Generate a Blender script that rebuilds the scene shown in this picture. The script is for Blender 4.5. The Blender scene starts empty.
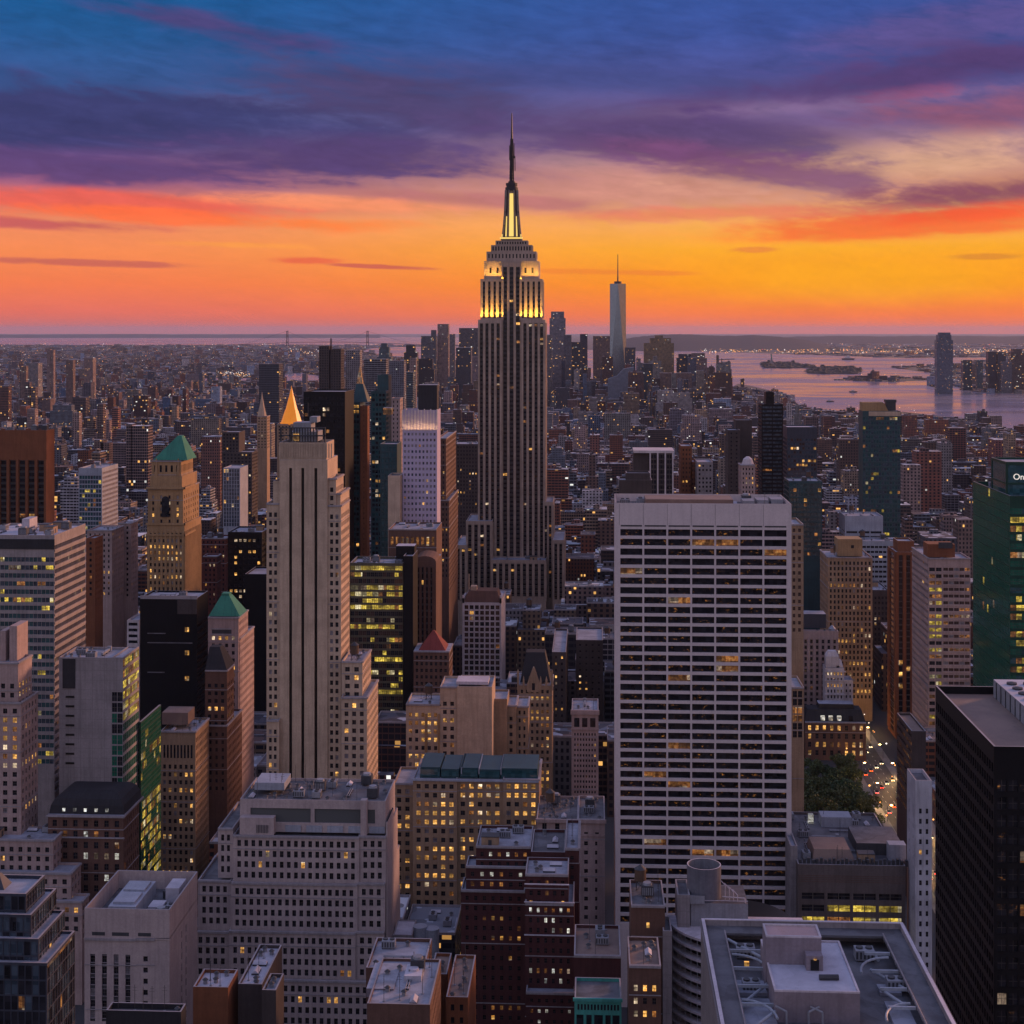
import bpy, math, random
from mathutils import Vector
R = math.radians
rng = random.Random(7)
SC = bpy.context.scene
COL = SC.collection

# ------------------------------------------------------------------ camera
F = 1533.0          # focal length in picture widths of 1024
HY = 330.0          # row of eye level
CAMZ = 260.0
YAW = R(3.0)
cam_data = bpy.data.cameras.new('camera')
cam_data.lens = 36.0 * F / 1024.0
cam_data.sensor_width = 36.0
cam_data.shift_y = -(512.0 - HY) / 1024.0
cam_data.clip_start = 1.0
cam_data.clip_end = 400000.0
cam = bpy.data.objects.new('camera', cam_data)
COL.objects.link(cam)
cam.location = (0, 0, CAMZ)
cam.rotation_euler = (R(90), 0, YAW)
SC.camera = cam
SC.view_settings.view_transform = 'Standard'
SC.view_settings.look = 'None'
SC.view_settings.exposure = 0.0
SC.view_settings.gamma = 1.0
SC.cycles.max_bounces = 5
SC.cycles.diffuse_bounces = 2
SC.cycles.glossy_bounces = 2
SC.cycles.transmission_bounces = 2
SC.cycles.volume_bounces = 1
SC.cycles.sample_clamp_indirect = 3.0
SC.cycles.use_denoising = True
SC.cycles.use_light_tree = True

# ------------------------------------------------------------------ node helper
class NT:
    def __init__(s, tree):
        s.t = tree; s.n = tree.nodes; s.l = tree.links
    def new(s, typ, **kw):
        n = s.n.new(typ)
        for k, v in kw.items(): setattr(n, k, v)
        return n
    def put(s, sock, v):
        if v is None: return
        if isinstance(v, bpy.types.NodeSocket): s.l.new(v, sock)
        else:
            try: sock.default_value = v
            except Exception:
                sock.default_value = tuple(v) + (1.0,)
    def m(s, op, a, b=None, c=None, clamp=False):
        n = s.new('ShaderNodeMath', operation=op, use_clamp=clamp)
        s.put(n.inputs[0], a); s.put(n.inputs[1], b)
        if c is not None: s.put(n.inputs[2], c)
        return n.outputs[0]
    def sstep(s, v, lo, hi, t0=0.0, t1=1.0, kind='SMOOTHSTEP'):
        n = s.new('ShaderNodeMapRange', interpolation_type=kind)
        s.put(n.inputs[0], v); s.put(n.inputs[1], lo); s.put(n.inputs[2], hi)
        s.put(n.inputs[3], t0); s.put(n.inputs[4], t1)
        return n.outputs[0]
    def mix(s, f, a, b, blend='MIX'):
        n = s.new('ShaderNodeMix', data_type='RGBA', blend_type=blend)
        s.put(n.inputs[0], f)
        for i, v in ((6, a), (7, b)):
            s.put(n.inputs[i], tuple(v) + (1.0,) if isinstance(v, (tuple, list)) and len(v) == 3 else v)
        return n.outputs[2]
    def noise(s, vec, scale=1.0, detail=4.0, rough=0.55, dist=0.0):
        n = s.new('ShaderNodeTexNoise')
        s.put(n.inputs['Vector'], vec); n.inputs['Scale'].default_value = scale
        n.inputs['Detail'].default_value = detail; n.inputs['Roughness'].default_value = rough
        n.inputs['Distortion'].default_value = dist
        return n.outputs[0]
    def xyz(s, x, y, z=0.0):
        n = s.new('ShaderNodeCombineXYZ')
        s.put(n.inputs[0], x); s.put(n.inputs[1], y); s.put(n.inputs[2], z)
        return n.outputs[0]
    def sep(s, v):
        n = s.new('ShaderNodeSeparateXYZ'); s.put(n.inputs[0], v); return n.outputs
    def ramp(s, f, stops):
        n = s.new('ShaderNodeValToRGB')
        e = n.color_ramp.elements
        while len(e) > 1: e.remove(e[-1])
        e[0].position = stops[0][0]; e[0].color = tuple(stops[0][1]) + (1.0,)
        for p, c in stops[1:]:
            k = e.new(p); k.color = tuple(c) + (1.0,)
        s.put(n.inputs[0], f)
        return n.outputs[0]
def lin(r, g, b):
    f = lambda c: (c / 255 / 12.92) if c <= 10 else ((c / 255 + 0.055) / 1.055) ** 2.4
    return (f(r), f(g), f(b))

# ------------------------------------------------------------------ sky
W = bpy.data.worlds.new('World'); SC.world = W; W.use_nodes = True
w = NT(W.node_tree); w.n.clear()
dirv = w.new('ShaderNodeTexCoord').outputs['Generated']
sx_, sy_, sz_ = w.sep(dirv)
cy, sn = math.cos(YAW), math.sin(YAW)
fwd = w.m('ADD', w.m('MULTIPLY', sx_, -sn), w.m('MULTIPLY', sy_, cy))
rgt = w.m('ADD', w.m('MULTIPLY', sx_, cy), w.m('MULTIPLY', sy_, sn))
az = w.m('ARCTAN2', rgt, fwd)
el = w.m('ARCSINE', sz_)
U = w.m('MULTIPLY', az, 1500.0)       # about one unit per 0.04 degree of azimuth
V = w.m('MULTIPLY', el, 1533.0)
Vc = w.m('MAXIMUM', V, 0.0)
fac = w.m('DIVIDE', Vc, 400.0, clamp=True)
def rs(lst): return [((HY - y) / 400.0, lin(*c)) for y, c in lst]
skyL = w.ramp(fac, rs([(330, (205, 105, 96)), (312, (235, 112, 88)), (285, (248, 125, 75)), (255, (250, 140, 82)), (225, (242, 142, 98)),
      (205, (215, 120, 110)), (185, (150, 92, 132)), (150, (84, 78, 138)), (100, (60, 88, 146)), (50, (38, 88, 146)), (0, (20, 88, 145)), (-70, (30, 80, 150))]))
skyR = w.ramp(fac, rs([(330, (240, 112, 70)), (315, (255, 124, 50)), (285, (255, 148, 12)), (250, (255, 172, 40)), (222, (255, 178, 88)),
      (195, (232, 160, 118)), (165, (186, 140, 140)), (130, (124, 98, 142)), (80, (78, 82, 146)), (40, (62, 82, 152)), (0, (56, 84, 156)), (-70, (70, 90, 170))]))
base = w.mix(w.sstep(U, -430, 260), skyL, skyR)
UV = w.xyz(w.m('DIVIDE', U, 190.0), w.m('DIVIDE', w.m('ADD', V, w.m('MULTIPLY', U, 0.03)), 42.0), 3.7)
n1 = w.noise(UV, 1.0, 7.0, 0.55, 0.7)
UV2 = w.xyz(w.m('DIVIDE', U, 75.0), w.m('DIVIDE', w.m('ADD', V, w.m('MULTIPLY', U, 0.10)), 24.0), 9.1)
n2 = w.noise(UV2, 1.0, 6.0, 0.6, 0.5)
UV3 = w.xyz(w.m('DIVIDE', U, 34.0), w.m('DIVIDE', w.m('ADD', V, w.m('MULTIPLY', U, 0.12)), 9.5), 5.3)
n3 = w.noise(UV3, 1.0, 5.0, 0.62, 0.4)
nn = w.m('ADD', w.m('ADD', w.m('MULTIPLY', w.m('SUBTRACT', n1, 0.5), 1.7), w.m('MULTIPLY', w.m('SUBTRACT', n2, 0.5), 1.2)), w.m('MULTIPLY', w.m('SUBTRACT', n3, 0.5), 0.8))
cur = base
def cloud(cx, cyy, rx, ry, tilt, col, amt=1.0, lo=0.12, hi=0.98, k=1.0):
    """soft bank of cloud; place and size in the same angular units as U and V"""
    global cur
    du = w.m('SUBTRACT', U, cx - 512.0)
    dv = w.m('SUBTRACT', w.m('SUBTRACT', V, HY - cyy), w.m('MULTIPLY', du, tilt))
    a = w.m('DIVIDE', du, rx); b = w.m('DIVIDE', dv, ry)
    d = w.m('EXPONENT', w.m('MULTIPLY', w.m('ADD', w.m('MULTIPLY', a, a), w.m('MULTIPLY', b, b)), -1.0))
    f = w.sstep(w.m('ADD', d, w.m('MULTIPLY', w.m('MULTIPLY', nn, k), w.sstep(d, 0.02, 0.5))), lo, hi, 0.0, amt)
    cur = w.mix(f, cur, col)
cloud(640, 190, 330, 34, 0.0, lin(205, 140, 130), 0.75, k=.8)
cloud(860, 168, 190, 30, 0.05, lin(225, 172, 135), 0.8, k=.9)
cloud(800, 110, 210, 12, 0.05, lin(150, 118, 158), 0.7)
cloud(300, 115, 120, 12, -.12, lin(105, 105, 160), 0.7)
cloud(90, 130, 330, 42, 0.0, lin(60, 62, 110), 0.95, .2, .8)
cloud(130, 172, 330, 20, 0.0, lin(94, 68, 118), 0.9, .2, .8)
cloud(330, 160, 240, 26, -.03, lin(86, 66, 114), 0.9)
cloud(400, 95, 190, 34, -.10, lin(76, 66, 108), 0.92)
cloud(240, 38, 130, 13, -.14, lin(80, 66, 118), 0.85)
cloud(640, 85, 200, 14, -.05, lin(66, 74, 130), 0.7)
cloud(690, 140, 230, 32, -.06, lin(88, 68, 114), 0.92)
cloud(760, 172, 170, 20, -.14, lin(120, 74, 116), 0.85)
cloud(970, 40, 170, 30, 0.10, lin(98, 80, 136), 0.7)
cloud(900, 84, 240, 26, 0.10, lin(84, 62, 112), 0.92)
cloud(1010, 118, 170, 24, 0.05, lin(140, 82, 106), 0.8)
cloud(900, 103, 60, 9, 0.05, lin(150, 76, 110), 0.55)
cloud(960, 200, 170, 20, 0.09, lin(132, 72, 96), 0.92)
cloud(890, 226, 190, 15, 0.03, lin(246, 98, 52), 0.8)
cloud(960, 216, 90, 10, 0.1, lin(250, 90, 48), 0.6)
cloud(700, 215, 200, 9, 0.02, lin(236, 128, 92), 0.75)
cloud(470, 200, 150, 9, -.06, lin(180, 108, 112), 0.7)
cloud(90, 205, 260, 12, -.03, lin(235, 96, 80), 0.85)
cloud(60, 228, 180, 6, -.03, lin(190, 80, 92), 0.8)
cloud(190, 222, 170, 10, -.04, lin(255, 112, 62), 0.85)
cloud(330, 226, 120, 7, 0.0, lin(255, 128, 58), 0.7)
cloud(350, 205, 150, 8, -.04, lin(255, 150, 100), 0.7)
cloud(90, 265, 125, 3.4, -.02, lin(190, 90, 88), 0.7, .12, .95, 1.3)
cloud(310, 261, 34, 3.5, 0.0, lin(235, 98, 70), 0.8, .12, .95, 1.3)
cloud(385, 267, 48, 2.2, -.04, lin(205, 92, 80), 0.85, .12, .95, 1.3)
cloud(245, 246, 80, 3.5, -.02, lin(255, 160, 70), 0.7)
cloud(860, 282, 190, 26, 0.0, lin(255, 176, 16), 0.55, k=.2)
cloud(960, 260, 36, 3, 0.01, lin(215, 130, 48), 0.7, .12, .95, 1.3)
cloud(748, 251, 22, 3, 0.0, lin(235, 135, 60), 0.8, .12, .95, 1.3)
cloud(590, 272, 90, 3, -.02, lin(240, 125, 50), 0.6, .12, .95, 1.3)
tex = w.m('ADD', w.m('MULTIPLY', w.m('SUBTRACT', n2, 0.5), 0.55), w.m('MULTIPLY', w.m('SUBTRACT', n3, 0.5), 0.5))
texf = w.m('ADD', 1.0, w.m('MULTIPLY', tex, w.sstep(V, 70, 190, 0.25, 1.15)))
vm = w.new('ShaderNodeVectorMath', operation='SCALE'); w.l.new(cur, vm.inputs[0]); w.put(vm.inputs['Scale'], texf)
cur = vm.outputs[0]
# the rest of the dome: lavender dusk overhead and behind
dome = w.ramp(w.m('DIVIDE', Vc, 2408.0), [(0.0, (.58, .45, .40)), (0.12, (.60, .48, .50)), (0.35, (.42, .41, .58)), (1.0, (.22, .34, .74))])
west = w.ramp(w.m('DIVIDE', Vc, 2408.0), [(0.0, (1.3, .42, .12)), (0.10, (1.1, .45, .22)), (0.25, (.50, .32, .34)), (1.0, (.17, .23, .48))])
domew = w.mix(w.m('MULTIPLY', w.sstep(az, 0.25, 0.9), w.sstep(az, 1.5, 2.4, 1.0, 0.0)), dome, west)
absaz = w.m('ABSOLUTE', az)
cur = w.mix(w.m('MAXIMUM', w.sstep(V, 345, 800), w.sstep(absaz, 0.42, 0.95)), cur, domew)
# below the horizon
cur = w.mix(w.sstep(V, -2, -60), cur, (.06, .05, .08))
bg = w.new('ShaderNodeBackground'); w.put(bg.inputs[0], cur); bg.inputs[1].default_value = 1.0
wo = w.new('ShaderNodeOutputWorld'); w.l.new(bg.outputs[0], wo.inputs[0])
W.cycles.sampling_method = 'MANUAL'; W.cycles.sample_map_resolution = 1024

# ------------------------------------------------------------------ sun (the afterglow, low in the west)
sd = bpy.data.lights.new('sun', 'SUN'); sd.energy = 3.6; sd.angle = R(10); sd.color = (1.0, 0.47, 0.26)
so = bpy.data.objects.new('sun', sd); COL.objects.link(so)
SUN_AZ, SUN_EL = R(52), R(13)        # to the right of the view, just above the horizon
sdir = Vector((math.sin(SUN_AZ - YAW) * math.cos(SUN_EL), math.cos(SUN_AZ - YAW) * math.cos(SUN_EL), math.sin(SUN_EL)))
so.rotation_euler = (-sdir).to_track_quat('-Z', 'Y').to_euler()

# ------------------------------------------------------------------ geometry of the view, used to size real things
def ray(px):
    u = (px - 512.0) / F
    return (-math.sin(YAW) + u * math.cos(YAW)), (math.cos(YAW) + u * math.sin(YAW))
def XW(px, Y):
    a, b = ray(px); return Y * a / b
def ZW(py, X, Y):
    t = -X * math.sin(YAW) + Y * math.cos(YAW)
    return CAMZ - t * (py - HY) / F
def PX(X, Y, Z):
    t = -X * math.sin(YAW) + Y * math.cos(YAW)
    r = X * math.cos(YAW) + Y * math.sin(YAW)
    return 512 + F * r / t, HY - F * (Z - CAMZ) / t
def GP(px, py):
    """point of the ground seen at a place in the picture"""
    t = CAMZ * F / (py - HY); r = (px - 512.0) / F * t
    return (r * math.cos(YAW) - t * math.sin(YAW), r * math.sin(YAW) + t * math.cos(YAW))

# ------------------------------------------------------------------ mesh collector
class MB:
    def __init__(s): s.v = []; s.f = []; s.m = []; s.c = None
    def quad(s, a, b, c, d, m=0):
        i = len(s.v); s.v += [a, b, c, d]; s.f.append((i, i + 1, i + 2, i + 3)); s.m.append(m)
    def tri(s, a, b, c, m=0):
        i = len(s.v); s.v += [a, b, c]; s.f.append((i, i + 1, i + 2)); s.m.append(m)
    def box(s, x0, x1, y0, y1, z0, z1, m=0, top=None, bottom=False, skip=''):
        i = len(s.v)
        s.v += [(x0, y0, z0), (x1, y0, z0), (x1, y1, z0), (x0, y1, z0), (x0, y0, z1), (x1, y0, z1), (x1, y1, z1), (x0, y1, z1)]
        for key, q in (('f', (0, 1, 5, 4)), ('r', (1, 2, 6, 5)), ('b', (2, 3, 7, 6)), ('l', (3, 0, 4, 7))):
            if key not in skip: s.f.append(tuple(i + k for k in q)); s.m.append(m)
        if 't' not in skip: s.f.append((i + 4, i + 5, i + 6, i + 7)); s.m.append(m if top is None else top)
        if bottom: s.f.append((i + 3, i + 2, i + 1, i)); s.m.append(m)
    def rbox(s, cx, cy_, w_, d_, z0, z1, ang, m=0, top=None):
        i = len(s.v); ca, sa = math.cos(ang), math.sin(ang)
        p = [(cx + x * ca - y * sa, cy_ + x * sa + y * ca) for x, y in ((-w_/2, -d_/2), (w_/2, -d_/2), (w_/2, d_/2), (-w_/2, d_/2))]
        s.v += [(x, y, z0) for x, y in p] + [(x, y, z1) for x, y in p]
        for q in ((0, 1, 5, 4), (1, 2, 6, 5), (2, 3, 7, 6), (3, 0, 4, 7)): s.f.append(tuple(i + k for k in q)); s.m.append(m)
        s.f.append((i + 4, i + 5, i + 6, i + 7)); s.m.append(m if top is None else top)
    def frustum(s, x0, x1, y0, y1, z0, X0, X1, Y0, Y1, z1, m=0, top=None):
        i = len(s.v)
        s.v += [(x0, y0, z0), (x1, y0, z0), (x1, y1, z0), (x0, y1, z0), (X0, Y0, z1), (X1, Y0, z1), (X1, Y1, z1), (X0, Y1, z1)]
        for q in ((0, 1, 5, 4), (1, 2, 6, 5), (2, 3, 7, 6), (3, 0, 4, 7)): s.f.append(tuple(i + k for k in q)); s.m.append(m)
        s.f.append((i + 4, i + 5, i + 6, i + 7)); s.m.append(m if top is None else top)
    def cyl(s, cx, cy_, r0, r1, z0, z1, n=16, m=0, cap=True, a0=0.0, a1=None):
        full = a1 is None
        if full: a1 = a0 + 2 * math.pi
        i = len(s.v); k = n if full else n + 1
        for j in range(k):
            a = a0 + (a1 - a0) * j / n
            s.v += [(cx + r0 * math.cos(a), cy_ + r0 * math.sin(a), z0), (cx + r1 * math.cos(a), cy_ + r1 * math.sin(a), z1)]
        for j in range(n):
            b = (j + 1) % k
            s.f.append((i + 2 * j, i + 2 * b, i + 2 * b + 1, i + 2 * j + 1)); s.m.append(m)
        if cap: s.f.append(tuple(i + 2 * j + 1 for j in range(k))); s.m.append(m)
    def bar(s, p, q, r, m=0, n=4):
        p = Vector(p); q = Vector(q); d = (q - p)
        if d.length < 1e-6: return
        d.normalize(); a = d.orthogonal().normalized(); b = d.cross(a)
        i = len(s.v)
        for c in (p, q):
            for j in range(n):
                t = 2 * math.pi * (j + .5) / n
                s.v.append(tuple(c + a * r * math.cos(t) + b * r * math.sin(t)))
        for j in range(n):
            k = (j + 1) % n
            s.f.append((i + j, i + k, i + n + k, i + n + j)); s.m.append(m)
        s.f.append(tuple(i + j for j in reversed(range(n)))); s.m.append(m)
        s.f.append(tuple(i + n + j for j in range(n))); s.m.append(m)
    def mesh(s, name, mats, off=(0, 0, 0), smooth=False):
        me = bpy.data.meshes.new(name)
        ox, oy, oz = off
        me.from_pydata([(x - ox, y - oy, z - oz) for x, y, z in s.v], [], s.f)
        for m_ in mats: me.materials.append(m_)
        me.polygons.foreach_set('material_index', s.m)
        if smooth: me.polygons.foreach_set('use_smooth', [True] * len(s.f))
        if s.c is not None:
            at = me.attributes.new('bcol', 'FLOAT_COLOR', 'FACE')
            at.data.foreach_set('color', [x for c in s.c for x in c])
        me.update()
        return me
    def build(s, name, mats, parent=None, off=(0, 0, 0), smooth=False):
        me = s.mesh(name, mats if isinstance(mats, (list, tuple)) else [mats], off, smooth)
        o = bpy.data.objects.new(name, me); COL.objects.link(o)
        if parent is not None: o.parent = parent
        return o
def tag(o, label=None, cat=None, group=None, kind=None):
    if label: o['label'] = label
    if cat: o['category'] = cat
    if group: o['group'] = group
    if kind: o['kind'] = kind
    return o
def thing(name, label, cat, loc=(0, 0, 0), group=None):
    o = bpy.data.objects.new(name, None); COL.objects.link(o); o.location = loc
    o.empty_display_size = 0.1
    return tag(o, label, cat, group)

# ------------------------------------------------------------------ materials
def pmat(name, color, rough=0.8, metal=0.0, emit=None, es=0.0, spec=0.4):
    m = bpy.data.materials.new(name); m.use_nodes = True
    b = m.node_tree.nodes['Principled BSDF']
    b.inputs['Base Color'].default_value = tuple(color) + (1,)
    b.inputs['Roughness'].default_value = rough; b.inputs['Metallic'].default_value = metal
    b.inputs['Specular IOR Level'].default_value = spec
    if emit: b.inputs['Emission Color'].default_value = tuple(emit) + (1,); b.inputs['Emission Strength'].default_value = es
    return m
def face_uv(nt):
    g = nt.new('ShaderNodeNewGeometry')
    P, N = g.outputs['Position'], g.outputs['True Normal']
    cr = nt.new('ShaderNodeVectorMath', operation='CROSS_PRODUCT'); nt.l.new(N, cr.inputs[0]); cr.inputs[1].default_value = (0, 0, 1)
    nm = nt.new('ShaderNodeVectorMath', operation='NORMALIZE'); nt.l.new(cr.outputs[0], nm.inputs[0])
    dt = nt.new('ShaderNodeVectorMath', operation='DOT_PRODUCT'); nt.l.new(nm.outputs[0], dt.inputs[0]); nt.l.new(P, dt.inputs[1])
    return P, N, dt.outputs['Value'], nt.sep(P)[2], nt.sep(N)[2]
def wallmat(name, c, c2=None, rough=0.85, streak=0.42, joints=None, spec=0.25):
    """masonry: base colour with mottling, rain streaks and, if asked, panel joints"""
    m = bpy.data.materials.new(name); m.use_nodes = True
    nt = NT(m.node_tree); b = m.node_tree.nodes['Principled BSDF']
    P, N, u, v, nz = face_uv(nt)
    c2 = c2 or tuple(x * 0.6 for x in c)
    mott = nt.noise(P, 0.11, 6.0, 0.6)
    st = nt.noise(nt.xyz(nt.m('MULTIPLY', u, 0.9), nt.m('MULTIPLY', v, 0.05), 2.0), 1.0, 4.0, 0.6)
    fine = nt.noise(P, 1.3, 4.0, 0.7)
    f = nt.m('ADD', nt.m('MULTIPLY', nt.sstep(mott, .35, .65), .5), nt.m('MULTIPLY', nt.sstep(st, .4, .7), .5))
    col = nt.mix(f, c, c2)
    col = nt.mix(nt.sstep(fine, .3, .75, 0.0, streak), col, tuple(x * .5 for x in c))
    band = nt.noise(nt.xyz(nt.m('MULTIPLY', u, .02), nt.m('MULTIPLY', v, .28), 1.0), 1.0, 2.0, .5)
    col = nt.mix(nt.sstep(band, .5, .72, 0.0, .3), col, c2)
    if joints:
        ju, jv = joints
        a = nt.m('LESS_THAN', nt.m('FRACT', nt.m('DIVIDE', u, ju)), 0.06 / 1.0)
        bb = nt.m('LESS_THAN', nt.m('FRACT', nt.m('DIVIDE', v, jv)), 0.05)
        col = nt.mix(nt.m('MULTIPLY', nt.m('MAXIMUM', a, bb), .35), col, tuple(x * .4 for x in c))
    nt.put(b.inputs['Base Color'], col); b.inputs['Roughness'].default_value = rough
    b.inputs['Specular IOR Level'].default_value = spec
    return m
def roofmat(name, c, c2):
    m = bpy.data.materials.new(name); m.use_nodes = True
    nt = NT(m.node_tree); b = m.node_tree.nodes['Principled BSDF']
    P = nt.new('ShaderNodeNewGeometry').outputs['Position']
    f = nt.noise(P, 0.12, 6.0, 0.65, 0.6); g = nt.noise(P, 0.9, 5.0, 0.7)
    col = nt.mix(nt.sstep(f, .38, .62), c, c2)
    col = nt.mix(nt.sstep(g, .5, .8, 0, .5), col, tuple(x * .45 for x in c))
    vo = nt.new('ShaderNodeTexVoronoi'); nt.put(vo.inputs['Vector'], P); vo.inputs['Scale'].default_value = .16
    sep = nt.new('ShaderNodeSeparateColor'); nt.put(sep.inputs[0], vo.outputs['Color'])
    col = nt.mix(nt.m('MULTIPLY', nt.m('GREATER_THAN', sep.outputs[0], .75), .2), col, tuple(min(1, x * 1.5) for x in c2))
    nt.put(b.inputs['Base Color'], col); b.inputs['Roughness'].default_value = .7
    return m
def glassmat(name, base, base2, rough=.12, lit=None, ls=0.0, cell=1.5, spec=.7):
    """window pane; lit ones show rooms of uneven brightness behind the glass"""
    m = bpy.data.materials.new(name); m.use_nodes = True
    nt = NT(m.node_tree); b = m.node_tree.nodes['Principled BSDF']
    P, N, u, v, nz = face_uv(nt)
    cell_v = nt.xyz(nt.m('FLOOR', nt.m('DIVIDE', u, cell)), nt.m('FLOOR', nt.m('DIVIDE', v, 1.9)), nt.m('FLOOR', nt.m('DIVIDE', nt.sep(P)[0], 40.0)))
    wn = nt.new('ShaderNodeTexWhiteNoise'); nt.put(wn.inputs[0], cell_v)
    nt.put(b.inputs['Base Color'], nt.mix(wn.outputs[0], base, base2))
    b.inputs['Roughness'].default_value = rough; b.inputs['Specular IOR Level'].default_value = spec
    if lit:
        n = nt.noise(nt.xyz(u, v, 0.0), .9, 4.0, .7)
        w2 = nt.new('ShaderNodeTexWhiteNoise'); nt.put(w2.inputs[0], nt.xyz(nt.m('FLOOR', nt.m('DIVIDE', u, 3.3)), nt.m('FLOOR', nt.m('DIVIDE', v, 3.7)), 0.5))
        w2s = nt.new('ShaderNodeSeparateColor'); nt.put(w2s.inputs[0], w2.outputs[1])
        blind = nt.m('LESS_THAN', nt.m('FRACT', nt.m('DIVIDE', v, 3.7)), nt.m('MULTIPLY', w2s.outputs[2], 1.5))
        ls = nt.m('MULTIPLY', nt.m('MULTIPLY', nt.sstep(w2s.outputs[0], 0, 1, .22, 1.35, 'LINEAR'), nt.sstep(blind, 0, 1, .45, 1.0, 'LINEAR')), ls)
        lcol = nt.mix(nt.sstep(n, .4, .7), lit[0], lit[1])
        lcol = nt.mix(nt.m('MULTIPLY', nt.m('GREATER_THAN', w2s.outputs[1], .8), .6), lcol, (.9, .85, .7))
        nt.put(b.inputs['Emission Color'], lcol)
        nt.put(b.inputs['Emission Strength'], nt.m('MULTIPLY', nt.m('MULTIPLY', nt.sstep(n, .28, .62, .12, 1.0), nt.sstep(wn.outputs[0], 0, 1, .35, 1.2, 'LINEAR')), ls))
    return m
M = {}
M['lime'] = wallmat('limestone', (.54, .42, .33))
M['lilac'] = wallmat('pale_concrete', (.46, .39, .40), (.31, .26, .28))
M['grace'] = wallmat('travertine_panels', (.60, .54, .58), (.50, .45, .49), streak=.3, joints=None)
M['pink'] = wallmat('pink_limestone', (.42, .32, .32))
M['tan'] = wallmat('tan_brick', (.37, .26, .18))
M['gold'] = wallmat('ochre_stone', (.38, .25, .14))
M['brown'] = wallmat('brown_brick', (.15, .085, .07))
M['rust'] = wallmat('rust_granite', (.22, .085, .045))
M['red'] = wallmat('red_brick', (.15, .05, .045))
M['dkred'] = wallmat('dark_red_brick', (.085, .032, .036))
M['grey'] = wallmat('grey_concrete', (.30, .28, .31), joints=(5.0, 4.0))
M['white'] = wallmat('white_concrete', (.62, .57, .62))
M['black'] = wallmat('black_cladding', (.008, .009, .013), rough=.5, spec=.15)
M['dark'] = wallmat('dark_masonry', (.07, .058, .062))
M['steel'] = pmat('steel', (.30, .31, .36), .45, .6)
M['paleblue'] = wallmat('pale_metal', (.34, .38, .48), rough=.5)
M['teal'] = wallmat('teal_cladding', (.03, .08, .10), rough=.4)
M['green'] = wallmat('green_metal', (.01, .06, .045), rough=.4)
M['navy'] = wallmat('navy_metal', (.05, .06, .09), rough=.4)
M['copper'] = wallmat('verdigris_copper', (.05, .24, .175), (.03, .14, .11))
M['tealstone'] = wallmat('teal_stone', (.07, .36, .33))
M['redroof'] = wallmat('red_tiles', (.22, .05, .045))
M['slate'] = wallmat('slate', (.035, .036, .045))
M['roof'] = roofmat('roof_membrane', (.19, .20, .25), (.28, .30, .38))
M['roofdk'] = roofmat('tar_roof', (.06, .06, .075), (.11, .115, .14))
M['roofbr'] = roofmat('gravel_roof', (.20, .14, .12), (.16, .11, .10))
M['roofpale'] = roofmat('pale_roof', (.34, .34, .42), (.42, .42, .50))
M['equip'] = wallmat('galvanised', (.28, .30, .36), rough=.5)
M['equipdk'] = wallmat('dark_equipment', (.06, .065, .08), rough=.5)
M['wood'] = wallmat('tank_wood', (.12, .08, .06))
M['gdark'] = glassmat('dark_glass', (.006, .007, .010), (.022, .024, .034), spec=.3)
M['gblue'] = glassmat('blue_glass', (.015, .03, .05), (.06, .09, .13), .08, spec=1.0)
M['gteal'] = glassmat('teal_glass', (.01, .05, .06), (.03, .10, .12), .08, spec=1.0)
M['ggreen'] = glassmat('green_glass', (.005, .075, .05), (.010, .13, .085), .1, spec=.9)
def speckmat():
    m = glassmat('glass_with_far_room_lights', (.006, .007, .010), (.022, .024, .034), spec=.3); nt = NT(m.node_tree); b = m.node_tree.nodes['Principled BSDF']
    P, N, u, v, nz = face_uv(nt)
    n = nt.noise(nt.xyz(nt.m('MULTIPLY', u, .55), nt.m('MULTIPLY', v, .9), nt.m('MULTIPLY', nt.m('FLOOR', nt.m('DIVIDE', v, 3.7)), 7.7)), 1.0, 3.0, .75)
    b.inputs['Emission Color'].default_value = (1.0, .38, .07, 1); nt.put(b.inputs['Emission Strength'], nt.sstep(n, .58, .82, 0.0, .45)); return m
M['gspeck'] = speckmat()
M['gpale'] = glassmat('blinds', (.12, .12, .15), (.22, .21, .25), .3)
AMB = ((1.0, .42, .07), (1.0, .62, .20))
M['lit'] = glassmat('lit_window', (.05, .04, .03), (.1, .08, .05), .25, AMB, 1.35)
M['litdim'] = glassmat('dim_lit_window', (.03, .025, .02), (.06, .05, .04), .2, ((.9, .28, .05), (1.0, .5, .15)), .38)
M['lity'] = glassmat('yellow_office_light', (.05, .05, .02), (.1, .1, .05), .25, ((.95, .62, .05), (1.0, .78, .16)), .95, 3.0)
M['litw'] = glassmat('cool_lit_window', (.05, .05, .05), (.1, .1, .1), .25, ((.8, .75, .6), (.9, .95, 1.0)), 1.1)
M['goldleaf'] = wallmat('glowing_gold_leaf', (.9, .38, .05), rough=.4); _g = M['goldleaf'].node_tree.nodes['Principled BSDF']; _g.inputs['Emission Color'].default_value = (1.0, .27, .01, 1); _g.inputs['Emission Strength'].default_value = .42  # gold roof colour with its glow put in as emission
M['asphalt'] = roofmat('asphalt', (.045, .045, .05), (.06, .06, .065))
M['pave'] = roofmat('pavement', (.16, .15, .15), (.2, .19, .19))

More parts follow.
